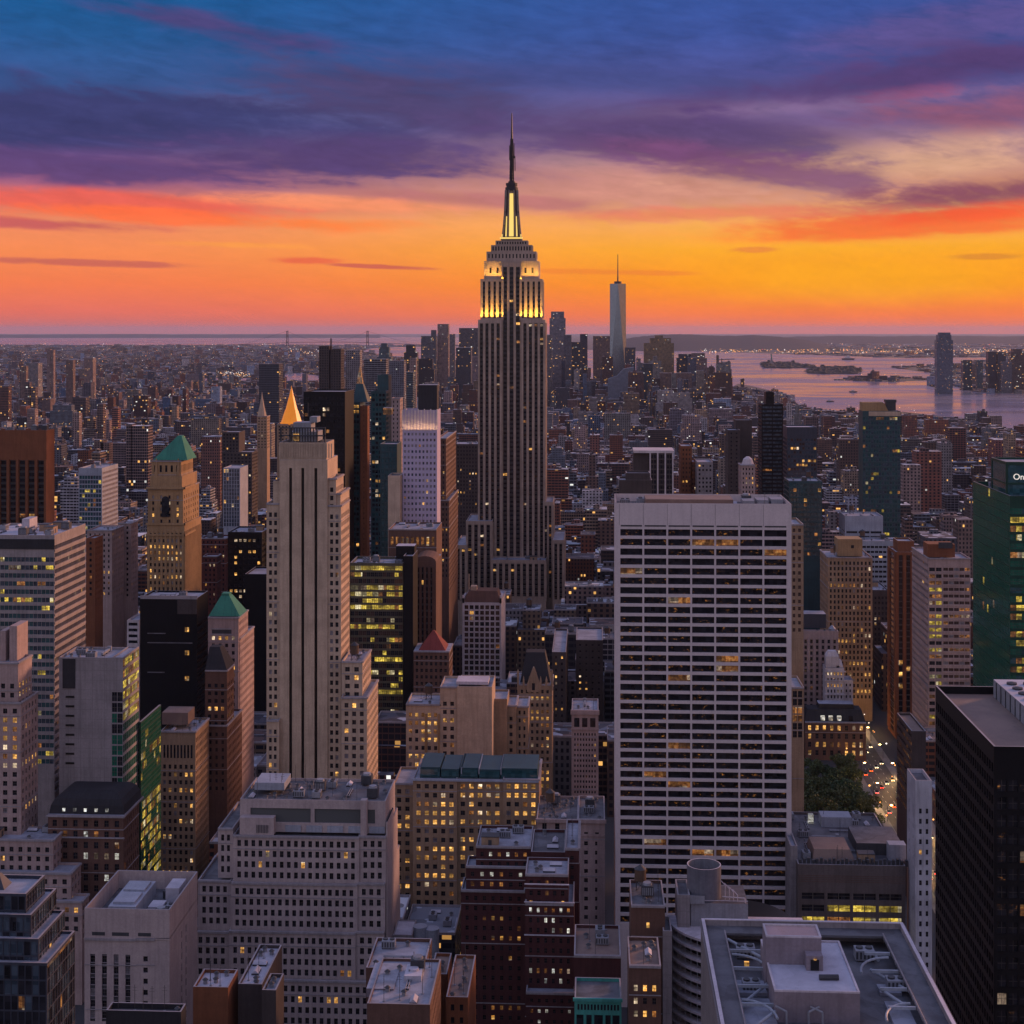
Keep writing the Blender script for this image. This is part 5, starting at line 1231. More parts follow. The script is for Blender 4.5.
add('red_brick_hotel', 'dark red brick stepped hotel with white bands and lit windows, bottom centre', 'dkred', 500, [
    bk(525, 574, 903, dep=22, sp=P_(fh=3.3, bw=2.5, ww=.35, wh=.5, mt=1, lit=.3, litmat='litw', dim=.4), side=None, z0=0),
    bk(525.3, 568.5, 874, dep=16, Y=503, sp=P_(fh=3.3, bw=2.7, ww=.4, wh=.5, mt=1.6, lit=.2, dim=.5), side=None, n=2, tank=0, roof='roof'),
    bk(565, 579, 848, dep=30, Y=520, sp=P_(fh=3.3, bw=2.7, ww=.3, wh=.4, mt=2, lit=.05), n=2, tank=0, roof='roof'), bk(531, 565, 852, dep=24, Y=524, sp=None, n=2, roof='roofdk', tank=0),
    bk(476, 531, 846, dep=22, Y=530, sp=P_(fh=3.4, bw=3.1, ww=.35, wh=.45, mt=1.5, lit=.16, litmat='litw', dim=.4), side=None, n=3, roof='roof', tank=0), bk(466, 527, 866, dep=10, Y=527, sp=P_(fh=3.4, bw=3.1, ww=.35, wh=.45, mt=1.5, lit=.14, litmat='litw', dim=.5), side=None, roof='roof'),
    bk(461, 525, 890, dep=12, Y=524, sp=P_(fh=3.4, bw=3.1, ww=.35, wh=.45, mt=1.5, lit=.12, dim=.5), side=None, roof='roof'), bk(526, 575, 992, dep=10, Y=495, sp=P_(fh=3.4, bw=2.6, ww=.35, wh=.35, mt=1.5, lit=.1, litmat='litw'), side=None)], 'hotel', post=redb)
def tealb(b):
    Y = 440; z = lambda py: ZW(py, XW(598, Y), Y); m = MB(); g = MB()
    for x, w_ in ((579, 3.5), (588, 2.6), (597.5, 4.2), (607, 2.6), (615, 3.5)):
        X = XW(x + 1, Y); ww = w_ * .29
        m.box(X - ww, X + ww, Y - .1, Y, 0, z(1015)); 
    for k in range(13): x = XW(577.5 + k * 3.3, Y); m.box(x, x + .55, Y - .1, Y, z(1010), z(1004.5))
    b.part('window_opening', m, M['gdark'])
    m = MB(); m.box(XW(574, Y) - .3, XW(621.5, Y) + .3, Y - .6, Y, z(1001), z(998)); b.part('cornice', m, M['tealstone'])
add('teal_fronted_building', 'small building with bright teal front at the bottom, right of the red brick hotel', 'tealstone', 440, [bk(574.5, 621.5, 998, dep=14, sp=None, roof='roofdk')], post=tealb)
add('brown_rowhouse', 'low dark red building with flat roof just behind the teal-fronted building', 'dkred', 470, [bk(574, 621, 955, dep=24, sp=PS(fh=3.6, bw=3.6, ww=.3, wh=.4, lit=.05, mt=8), side=None, roof='roofbr', n=3)], vis=1030)
add('brown_flat_block', 'plain brown brick block with dark roof left of the curved balcony building', 'brown', 480, [bk(631, 665, 905, dep=22, sp=PS(fh=6, bw=9, ww=.1, wh=.3, lit=.3, mt=4, rows=1), side=None, n=4, roof='roofdk')])
add('brick_walkup', 'small brick walk-up with lit lower windows between teal front and balcony building', 'brown', 430, [bk(629, 661, 965, dep=20, sp=P_(fh=3.6, bw=3.0, ww=.4, wh=.5, lit=.4, mt=5), side=None, n=3, roof='roofbr')])

# --- bottom left and centre roofs
add('brick_roof_building', 'low orange-brick building with pale roof plant between the two pale stone blocks', 'rust', 420, [bk(193, 228, 987, xb=238, sp=None, side=None, roof='roofpale', n=4, tank=0)])
add('pale_roof_building', 'low building with light panels on its roof beside the orange-brick one, bottom left', 'dark', 425, [bk(238, 262, 984, xb=282, Y=425, sp=None, roof='roofpale', n=6, tank=0), bk(262, 276, 990, xb=284, Y=410, sp=None, roof='roof', n=2, tank=0)])
add('dark_parapet_roof', 'dark flat roof with pale rim in front of the blank stone block, bottom left', 'slate', 400, [bk(106, 181, 1011, xb=186, sp=None, roof='roofdk', par=1.5, n=6, tank=0)])
add('corner_roof', 'tiny dark roof with teal hut at the bottom left corner', 'dark', 360, [bk(-10, 12, 1008, xb=19, sp=None, roof='roofdk', par=1, n=2, tank=0)])
def tworoof(b):
    m = MB(); Y = 420; zt = ZW(990, XW(400, Y), Y)
    X0, X1 = XW(369, Y), XW(396, Y); m.box(X0, X1, Y - 5, Y + 12, zt, zt + 2.4, 0, top=1); b.part('penthouse', m, [M['lilacdk'], M['roof']])
    m = MB(); x = XW(413, Y); m.box(x - 2.6, x + 2.2, Y + 1, Y + 9, zt, zt + 3.5); m.cyl(x - .4, Y + 5, 1.4, 1.4, zt + 3.5, zt + 4.1, 14); m.bar((x + 3.2, Y + 1, zt + .4), (x + 3.5, Y + 9, zt + 1.6), .3, n=8); m.bar((x + 3.2, Y + 1, zt + .4), (x - 1, Y - 3, zt + .4), .3, n=8); b.part('cooling_plant', m, M['roofpale'])
add('two_level_roof_building', 'brick building with two-level grey roof and curved white duct, bottom centre-left', 'brown', 405, [bk(367, 430, 1004, xb=441, sp=None, side=PS(fh=3.6, bw=3, ww=.3, wh=.5, lit=.02), roof='roof', par=.8, n=5, tank=0), bk(366, 424, 968, dep=22, Y=440, sp=None, side=PS(fh=3.6, bw=3, ww=.3, wh=.5, lit=.02), roof='roof', n=3, tank=0, yb=1004)], post=tworoof)
add('lit_roof_brick_building', 'brick building with lamp-lit cluttered roof right of the two-level grey roof', 'rust', 440, [bk(446, 468, 997, dep=30, sp=PS(fh=3.7, bw=3, ww=.4, wh=.5, lit=.4, mt=1.5), side=None, roof='roofbr', n=5), bk(430, 447, 974, dep=16, Y=465, sp=None, roof='roofbr', n=1)])
add('rounded_grey_block', 'small grey block with rounded blue drums between stepped block and lit apartments', 'grey', 545, [bk(393, 412, 935, dep=14, sp=None, side=None, roof='roofpale', par=.3)],
    post=lambda b: b.part('rooftop_drum', (lambda m: [m.cyl(XW(x, 545), 552, 2.6, 2.6, 0, ZW(937 + k * 2, 0, 545), 18, 0) for k, x in enumerate((418, 430))] and m)(MB()), M['paleblue']))

# --- right side
def striped(b):
    Y = 1150; z = lambda py: ZW(py, XW(660, Y), Y); m = MB(); X0, X1 = XW(649.5, Y), XW(673.5, Y)
    m.box(XW(633.5, Y), X1 + .5, Y - .8, Y + 30, z(453), z(450.5)); b.part('roof_slab', m, M['white'])
    m = MB()
    for k in range(4): x = X0 + (X1 - X0 - 1.0) * k / 3; m.box(x, x + 1.0, Y - .8, Y, 0, z(453))
    b.part('fin', m, M['white'])
add('striped_tower', 'black tower with white vertical fins and white roof slab, behind the white gridded slab', 'dark', 1150, [bk(634.0, 649.3, 452.5, dep=32, Y=1152, sp=None, par=0), bk(649.5, 673.5, 453, dep=32, sp=PS(fh=3.8, bw=2.4, ww=.8, wh=.7, glass='gdark', lit=.01, mt=1), side=None, par=0)], 'office tower', vis=510, post=striped)
add('squat_brown_tower', 'squat brown tower with stepped blue-grey top, just behind the white gridded slab', 'dark', 900, [bk(619.5, 652, 480, dep=20, sp=None, n=0, roof='roof'), bk(626, 650, 473, dep=14, Y=903, sp=None, z0=150)], 'tower', vis=510)
add('red_brown_apartments', 'red-brown apartment tower with sloped top right of the striped tower', 'rust', 1200, [bk(681, 692, 446, dep=30, sp=PS(fh=3.5, bw=2.2, ww=.5, wh=.5, lit=.05, glass='brownglass')), bk(691, 697, 462, dep=30, sp=PS(fh=3.5, bw=2.2, ww=.5, wh=.5, lit=.03))], 'apartment tower', vis=510)
add('grey_balcony_apartments', 'grey apartment tower with stacked balconies right of the red-brown one', 'grey', 1180, [bk(697, 713, 462, xb=694, sp=PS(fh=3.2, bw=3, ww=.5, wh=.5, lit=.06, alt='gpale'))], 'apartment tower', vis=510)
add('dark_notched_tower', 'dark notched tower with reddish cap behind the right end of the white slab', 'dark', 1400, [bk(728, 740, 430, dep=30, sp=PS(fh=3.7, bw=5, ww=.3, wh=.4, lit=.01)), bk(736, 752, 420, dep=24, Y=1420, sp=None)], 'tower', vis=510)
add('small_domed_apartments', 'small pinkish apartment tower with rounded top in front of the dark notched tower', 'pink', 1150, [bk(741, 755, 465, dep=20, sp=PS(fh=3.4, bw=2.5, ww=.4, wh=.5, lit=.05))], 'apartment tower', vis=510,
    post=lambda b: b.part('dome', (lambda m: [m.cyl(XW(748, 1158), 1160, 4.5, 3.4, ZW(465, 100, 1150), ZW(460, 100, 1150), 12), m.cyl(XW(748, 1158), 1160, 3.4, 1.2, ZW(460, 100, 1150), ZW(457.5, 100, 1150), 12), m][2])(MB()), M['white']))
add('dark_ribbed_tower', 'dark ribbed tower with stepped top right of centre, taller than its neighbours', 'black', 1500, [bk(761.5, 783, 404, dep=30, sp=PS(fh=3.8, bw=10, ww=.9, wh=.5, lit=.02, glass='gblue')), bk(766, 774, 392, dep=16, Y=1508, sp=None)], 'tower', vis=540)
add('blue_topped_glass_tower', 'glass tower with pale blue roof band right of the dark ribbed tower', 'navy', 1400, [bk(787, 817, 427, dep=30, sp=PS(fh=3.8, bw=2.6, ww=.8, wh=.6, glass='gblue', alt='brownglass', pa=.3, lit=.09, mt=10), roof='roofpale')], 'glass tower', vis=540)
add('teal_glass_block', 'teal glass block with small lights below the blue-topped glass tower', 'teal', 1200, [bk(789, 822, 481, dep=30, sp=PS(fh=3.8, bw=2.6, ww=.85, wh=.7, glass='gteal', lit=.07), n=2)], 'glass block', vis=560)
def crowned(b):
    Y = 1260; z = lambda py: ZW(py, XW(880, Y), Y); m = MB(); X0, X1 = XW(862.5, Y), XW(900.5, Y)
    m.box(X0, X0 + 17, Y + 1, Y + 14, z(411), z(402.5)); m.frustum(X0 + 17, X0 + 21, Y + 1, Y + 14, z(411), X0 + 17, X0 + 17.5, Y + 1, Y + 14, z(403)); b.part('crown_wall', m, M['gold'])
    m = MB(); m.box(X1 - 10.5, X1 - 3, Y + 4, Y + 12, z(411), z(402.5)); m.box(X1 - 11, X1 - 2.5, Y + 3.5, Y + 12.5, z(402.5), z(400)); b.part('water_tank', m, M['equipdk'])
    m = MB(); m.box(X0 + 5, X1, Y - .3, Y, z(416), z(411.5)); b.part('fascia', m, M['lime'])
add('crowned_glass_tower', 'tall dark teal glass tower with ochre crown at the right, before the river', 'teal', 1260, [
    bk(862.5, 900.5, 411, xb=858.5, sp=PS(fh=3.75, bw=2.2, ww=.9, wh=.62, mt=4.5, ml=.3, glass='gteal', alt='gblue', pa=.5, lit=.06, litmat='lity', dim=.6), side=None, par=.4)], 'apartment tower', vis=560, post=crowned)
add('silver_office', 'silver-grey office with ribbon windows in front of the crowned glass tower', 'paleblue', 1190, [
    bk(845, 883, 516, dep=28, sp=PS(fh=3.7, bw=10, ww=.9, wh=.45, mt=11, lit=.02, glass='gdark'), n=2), bk(845, 900, 541, dep=22, Y=1165, sp=PS(fh=3.7, bw=3, ww=.85, wh=.45, mt=3, lit=.02), n=3)], 'office block', vis=600)
add('brown_grid_slab', 'narrow brown gridded slab tight behind the right edge of the white slab', 'tan', 760, [bk(790, 803.5, 524, dep=26, sp=P_(fh=3.5, bw=2.6, ww=.5, wh=.5, lit=.01, glass='brownglass'), side=None)], 'slab building', vis=640)
def rounddeco(b):
    Y = 1030; z = lambda py: ZW(py, XW(850, Y), Y); m = MB(); m.box(XW(838, Y + 4), XW(862.5, Y + 4), Y + 4, Y + 20, z(557), z(540)); b.part('penthouse', m, M['gold'])
    m = MB(); m.box(XW(851, Y + 4), XW(854, Y + 4), Y + 3.9, Y + 4, z(549), z(546)); b.part('window_opening', m, M['gdark'])
add('ochre_deco_building', 'ochre brick art deco block with square penthouse and lit upper floor, behind the park', 'tan', 1030, [
    bk(828, 872.5, 557, xb=820, sp=P_(fh=3.7, bw=2.6, ww=.48, wh=.6, mt=2.5, lit=.10, alt='gpale', pa=.1), n=3)], 'art deco block', vis=700, post=rounddeco)
add('dark_gridded_office', 'dark office with two rows of lit windows left of the red ribbed tower', 'dark', 1100, [bk(862, 889, 590, xb=852, sp=P_(fh=3.7, bw=2.6, ww=.5, wh=.5, mt=4, lit=.12), side=PS(fh=3.7, bw=2.6, ww=.5, wh=.5, lit=.02), n=3)], 'office block', vis=720)
def pilaster(b):
    Y = 980; z = lambda py: ZW(py, XW(815, Y), Y); setz(b, 'penthouse', 'navy', 804, 826, 614, 628, Y + 6, 12)
    m = MB(); m.cyl(XW(832, Y + 6), Y + 6, 2.3, 2.3, z(632), z(630), 12); m.cyl(XW(832, Y + 6), Y + 6, 2.3, .6, z(630), z(627), 12); b.part('dome', m, M['paleblue'])
add('pilastered_building', 'pinkish building with tall pilasters and dark penthouse right of the white slab', 'pink', 980, [
    bk(796, 838.5, 631, xb=795, sp=P_(fh=3.7, bw=3.6, ww=.42, wh=.6, mt=5, lit=.02, pier=.4, spandrel=1), side=None, n=2)], vis=710, post=pilaster, spandrel='pink')
def ornate(b):
    Y = 960; z = lambda py: ZW(py, XW(835, Y), Y)
    for x, yt, w_ in ((833, 652, 8), (840, 661, 4)):
        m = MB(); X = XW(x, Y); m.box(X - w_ * .5, X + w_ * .5, Y + 1, Y + 8, z(668), z(yt + 5)); m.frustum(X - w_ * .5, X + w_ * .5, Y + 1, Y + 8, z(yt + 5), X - w_ * .3, X + w_ * .3, Y + 2.5, Y + 6.5, z(yt)); b.part('turret', m, M['white'])
    m = MB()
    for y in (671, 680, 694): m.box(XW(825, Y) - .4, XW(845, Y) + .4, Y - .6, Y, z(y + 1), z(y))
    b.part('cornice', m, M['white'])
add('ornate_white_tower', 'small ornate white tower glowing with lit windows above the mansard-roofed dark block', 'white', 960, [
    bk(825.5, 844, 668, dep=12, sp=P_(fh=3.6, bw=2.2, ww=.45, wh=.55, mt=2, lit=.5), side=PS(fh=3.6, bw=2.6, ww=.4, wh=.5, lit=.1)), bk(840, 853, 680, dep=12, Y=965, sp=P_(fh=3.6, bw=2.4, ww=.4, wh=.5, lit=.1), side=None)], vis=720, post=ornate)
def mans2(b):
    Y = 935; z = lambda py: ZW(py, XW(835, Y), Y); X0, X1 = XW(805, Y), XW(866, Y)
    m = MB(); m.frustum(X0, X1, Y + 1, Y + 18, z(722), X0 + 2, X1 - 2, Y + 4, Y + 15, z(711)); b.part('mansard_roof', m, M['slate'])
    for k, x in enumerate((823, 831, 839.5, 851)): m = MB(); X = XW(x, Y); m.box(X - 1.2, X + 1.2, Y + .6, Y + 2.2, z(721), z(716.5)); b.part('dormer_window', m, M['litw'] if k < 3 else M['gdark'])
    m = MB(); m.box(XW(820, Y), XW(855, Y), Y + 5, Y + 14, z(712), z(706), 0, top=1); b.part('penthouse', m, [M['slate'], M['roof']])
add('dark_mansard_block', 'dark block with mansard roof and three bright dormer windows above the park', 'brown', 935, [
    bk(805, 866, 722, dep=20, sp=P_(fh=5.0, bw=4.6, ww=.4, wh=.6, mt=1.5, lit=.28), side=None, par=0)], vis=775, post=mans2)
add('red_ribbed_tower', 'tall narrow red-brown tower with vertical dark ribs left of the banded pink tower', 'rust', 985, [
    bk(896, 913, 552, xb=888, sp=PS(fh=3.7, bw=4.8, ww=.5, wh=.8, mt=2, lit=.03, spandrel=1, pier=.5, glass='gdark'), side=PS(fh=3.7, bw=18, ww=.5, wh=.8, mt=2, lit=.02, spandrel=1, pier=.5)), bk(898, 914, 541, dep=16, Y=991, sp=None, z0=100)], 'apartment tower', vis=780)
def bandpink(b):
    Y = 905; z = lambda py: ZW(py, XW(950, Y), Y); m = MB(); m.box(XW(928, Y + 3), XW(955, Y + 3), Y + 3, Y + 16, z(558), z(545)); b.part('penthouse', m, M['rust'])
    m = MB(); m.box(XW(938, Y + 4), XW(952, Y + 4), Y + 2.5, Y + 2.9, z(549), z(543)); b.part('billboard_frame', m, M['equipdk'])
add('banded_pink_tower', 'pinkish banded tower with a column of glowing windows, left of the green glass tower', 'pink', 905, [
    bk(928.5, 942.5, 558, xb=912, sp=P_(fh=3.9, bw=3.5, ww=.85, wh=.55, mt=5, lit=.75, litmat='lity', dim=.3, ml=.2), side=P_(fh=3.9, bw=3, ww=.9, wh=.42, mt=3, lit=.01, glass='gpale', ml=.1)),
    bk(942.5, 970.5, 558, dep=24, sp=P_(fh=3.9, bw=2.9, ww=.88, wh=.45, mt=5, lit=.12, litmat='litdim', glass='brownglass', alt='gpale', pa=.2, ml=.3, sill=.2), side=None)], 'office tower', vis=750, post=bandpink)
add('low_lit_wedge', 'low dark block with glowing striped flank between ribbed tower and black tower', 'dark', 700, [
    bk(911.5, 926, 731, xb=897, sp=None, side=P_(fh=3.6, bw=3, ww=.93, wh=.45, mt=1, lit=.5, litmat='litdim', dim=.4, ml=.1), roof='roofbr')], 'office block', vis=800)
def greeng(b):
    Y = 690; z = lambda py: ZW(py, XW(1015, Y), Y)
    txt = bpy.data.curves.new('sign_letters', 'FONT'); txt.body = 'On'; txt.size = 3.8; txt.extrude = .15; txt.align_x = 'LEFT'
    b.txt = (XW(1013, 706), 705.8, z(483), txt)
gb = Bldg('green_glass_tower', 'dark green reflective glass tower with lit floors at the right edge', 'office tower', 'green', 690, vis=700)
gb.block(1010, 1075, 496, xb=973, sp=P_(fh=3.9, bw=2.6, ww=.95, wh=.66, mt=5, ml=.1, glass='ggreen', alt='gteal', pa=.15, lit=.34, litmat='lity', dim=.5, rec=.1), side=P_(fh=3.9, bw=2.6, ww=.96, wh=.93, mt=.3, ml=.1, glass='ggreen', lit=.008, litmat='lity', rec=.06, big=False), par=2.5, roof='roof', n=3, tank=0)
greeng(gb)
gb.block(1006, 1075, 462, dep=26, Y=706, z0=150, sp=PS(fh=9, bw=40, ww=.98, wh=.9, mt=1, glass='gteal', lit=0, rows=2), par=1)
gr = gb.done()
gb.txt[3].materials.append(pmat('sign_white', (.7, .7, .7), .4, 0, (1, .9, .75), .6))
_c = bpy.data.objects.new('letters_curve', gb.txt[3]); COL.objects.link(_c); bpy.context.view_layer.update()
_me = bpy.data.meshes.new_from_object(_c.evaluated_get(bpy.context.evaluated_depsgraph_get())); bpy.data.objects.remove(_c)
_t = bpy.data.objects.new('sign_letters', _me); COL.objects.link(_t); _t.parent = gr
_t.location = (gb.txt[0] - gb.off[0], gb.txt[1] - gb.off[1], gb.txt[2] + .0); _t.rotation_euler = (R(90), 0, 0)
gb.txt[3].materials.append(pmat('sign_white', (.7, .7, .7), .4, 0, (1, .9, .75), .6))
def white_thin(b):
    Y = 560; z = lambda py: ZW(py, XW(923, Y), Y)
add('thin_white_tower', 'thin white tower with a strip of small windows beside the black tower', 'thinwhite', 560, [
    bk(915.5, 932, 780.5, xb=907, sp=P_(fh=3.7, bw=2.4, ww=.4, wh=.5, mt=9.5, lit=.03, ml=.6), side=PS(fh=3.7, bw=9, ww=.12, wh=.4, mt=9, lit=0), roof='roofdk', par=1.5)], 'tower')
def black_near(b):
    Y = 350; z = lambda py: ZW(py, XW(1010, Y), Y)
    X0, X1 = XW(1024, Y + 20), XW(1080, Y + 20)
    xa = 106.5; m = MB(); zr = z(747) - 2; m.box(xa - 2, xa + 22, Y + 12, Y + 56, zr, zr + 4.6, 0, top=1); b.part('plant_enclosure', m, [M['equip'], M['roofpale']])
    for i in range(7):
        for j in range(2):
            m = MB(); x, y = xa + 1.2 + j * 4.2, Y + 18 + i * 5.4; m.cyl(x, y, 1.3, 1.3, zr + 4.6, zr + 5.1, 14, 0); m.cyl(x, y, 1.0, .2, zr + 5.1, zr + 5.3, 14, 0); b.part('fan', m, M['equipdk'])
    m = MB()
    for k in range(10): m.box(xa - 2.2, xa - 2.02, Y + 13 + k * 4.4, Y + 13.2 + k * 4.4, zr, zr + 4.4)
    b.part('screen_post', m, M['equipdk'])
add('near_black_tower', 'big black tower with brown flat roof and rooftop fans, lower right corner', 'black', 350, [
    bk(994, 1090, 747, xb=935.5, sp=P_(fh=4.0, bw=2.6, ww=.8, wh=.66, mt=7, ml=.5, glass='gdark', alt='gspeck', pa=.3, lit=.08, dim=.6, rec=.3), side=P_(fh=3.65, bw=2.15, ww=.7, wh=.6, mt=3.5, ml=.4, glass='gdark', alt='gblue', pa=.6, lit=.006, litmat='litw', rec=.4), roof='roofbr', par=2.0)], 'office tower', post=black_near, nparts=100)
def lowroof(b):
    Y = 570; z = lambda py, Yq=Y: ZW(py, XW(850, Yq), Yq); zr = z(865)
    m = MB(); m.frustum(XW(812, Y + 8), XW(855, Y + 8), Y + 6, Y + 24, zr - 1, XW(814, Y + 8), XW(850, Y + 8), Y + 8, Y + 22, zr + 3.0); b.part('sloped_roof', m, M['roofbr'])
    m = MB(); m.box(XW(855, Y + 18), XW(900, Y + 18), Y + 14, Y + 34, zr - 1, zr + 3.5, 0, top=1); b.part('plant_room', m, [M['equipdk'], M['roofdk']])
    m = MB(); m.box(XW(886, Y + 14), XW(903, Y + 14), Y + 8, Y + 13, zr - 1, zr + 5); m.box(XW(820, Y + 50), XW(850, Y + 50), Y + 46, Y + 54, zr - 1, zr + 3); b.part('white_housing', m, M['paleblue'])
    for k, x in enumerate((811, 847)): m = MB(); X = XW(x, Y + 50); m.box(X - 1.0, X + 1.0, Y + 50, Y + 52, zr - 1, zr + 2.6); b.part('roof_lamp', m, M['litw'])
    m = MB()
    for k in range(26): m.box(XW(800, Y) + k * 1.55, XW(800, Y) + k * 1.55 + .9, Y + 2.0, Y + 3.4, zr - 1, zr + .9 + (k % 3) * .35)
    b.part('condenser_row', m, M['equipdk'])
    m = MB(); 
    for y in (876, 878, 880, 882): m.box(XW(798, Y), XW(905, Y), Y - .06, Y, z(y + .4), z(y))
    b.part('tile_course', m, M['brown'])
add('low_plant_roofed_office', 'low wide office with cluttered roof and yellow ribbon windows, in front of the park', 'greybrown', 570, [
    bk(798, 905.5, 865, dep=62, sp=P_(fh=4.4, bw=8.7, ww=.88, wh=.55, mt=9.8, ml=.8, lit=.4, litmat='lity', dim=.15, rec=.5, litrows=(1, 2)), side=None, roof='roofdk', n=14, tank=0)], 'office block', post=lowroof)
add('grey_stair_wing', 'grey slanted wall tight against the right end of the white gridded slab', 'grey', 575, [bk(790.5, 797.6, 846, dep=40, sp=None, side=None)], 'building')
add('tan_glass_infill', 'small yellow-lit glass infill building between white slab and dark mansard block', 'tan', 730, [bk(791, 804, 687, dep=24, sp=P_(fh=3.8, bw=3, ww=.8, wh=.8, lit=.3, litmat='litdim', rows=6), side=None)], vis=800)

# ================================================================== downtown and the far shore: each tower its own thing
def srgb(c): return lin(*c)
def city_tower(name, label, cat, blocks, Y, col, group=None, seed=None, extra=None):
    """blocks: (x0, x1, ytop[, ddepth]) ; shell with procedural windows"""
    m = MB(); m.c = []; xs = []
    sd = seed if seed is not None else rng.random()
    for bl_ in blocks:
        x0, x1, yt = bl_[:3]; dy = bl_[3] if len(bl_) > 3 else 0
        X0, X1 = XW(x0, Y + dy), XW(x1, Y + dy); z1 = ZW(yt, (X0 + X1) / 2, Y + dy); dep = min(45, max(18, (X1 - X0)))
        m.box(X0, X1, Y + dy, Y + dy + dep, 0, z1); xs += [X0, X1]
        FOOT.append((X0, X1, Y + dy, Y + dy + dep))
    m.c = [tuple(col) + (sd,)] * len(m.f)
    cx = sum(xs) / len(xs)
    root = thing(name, label, cat, (cx, Y, 0), group); off = (cx, Y, 0)
    m.build('wall', [M['city']], root, off)
    if extra:
        for nm, e, mat in extra: e.build(nm, [M[mat]], root, off)
    NTOP[0] += 1
    return root
BL = (.16, .17, .22); BR = (.20, .14, .13); GR = (.24, .23, .26); DK = (.07, .08, .11); PK = (.3, .22, .22); TL = (.08, .13, .17)
M['owt'] = glassmat('tower_glass', (.09, .13, .19), (.24, .31, .40), .15, spec=1.0); M['owt'].node_tree.nodes['Principled BSDF'].inputs['Metallic'].default_value = .75
def one_tower():
    Y = 5900; X0, X1 = XW(609.8, Y), XW(626.2, Y); w_ = X1 - X0; cx = (X0 + X1) / 2; cy_ = Y + w_ / 2; h = w_ / 2
    zt, zb = ZW(283.5, cx, Y), 60.0
    root = thing('tapering_glass_tower', 'tall tapering glass tower with needle spire far away, right of the tallest tower', 'skyscraper', (cx, Y, 0)); off = (cx, Y, 0)
    m = MB(); bt = [(-h, -h), (h, -h), (h, h), (-h, h)]; tp = [(0, -h * .98), (h * .98, 0), (0, h * .98), (-h * .98, 0)]
    m.box(cx - h, cx + h, cy_ - h, cy_ + h, 0, zb, 0, skip='t')
    for i in range(4):
        a, b_ = bt[i], bt[(i + 1) % 4]; t0, t1 = tp[i], tp[(i - 1) % 4]
        m.tri((cx + a[0], cy_ + a[1], zb), (cx + b_[0], cy_ + b_[1], zb), (cx + t0[0], cy_ + t0[1], zt))
        m.tri((cx + a[0], cy_ + a[1], zb), (cx + t0[0], cy_ + t0[1], zt), (cx + t1[0], cy_ + t1[1], zt))
    m.f.append(tuple(len(m.v) + k for k in range(4))); m.v += [(cx + t[0], cy_ + t[1], zt) for t in tp]; m.m.append(0)
    m.build('glass_shaft', [M['owt']], root, off)
    m = MB(); m.cyl(cx, cy_, h * .45, h * .45, zt, zt + 9, 14); m.build('crown_ring', [M['mastdk']], root, off)
    m = MB(); zs = ZW(254, cx, Y); m.cyl(cx, cy_, 3.2, 2.4, zt + 9, zt + 30, 8); m.cyl(cx, cy_, 2.2, 1.2, zt + 30, zs, 8); m.build('spire', [M['mastdk']], root, off)
    NTOP[0] += 1; FOOT.append((X0, X1, Y, Y + w_))
one_tower()
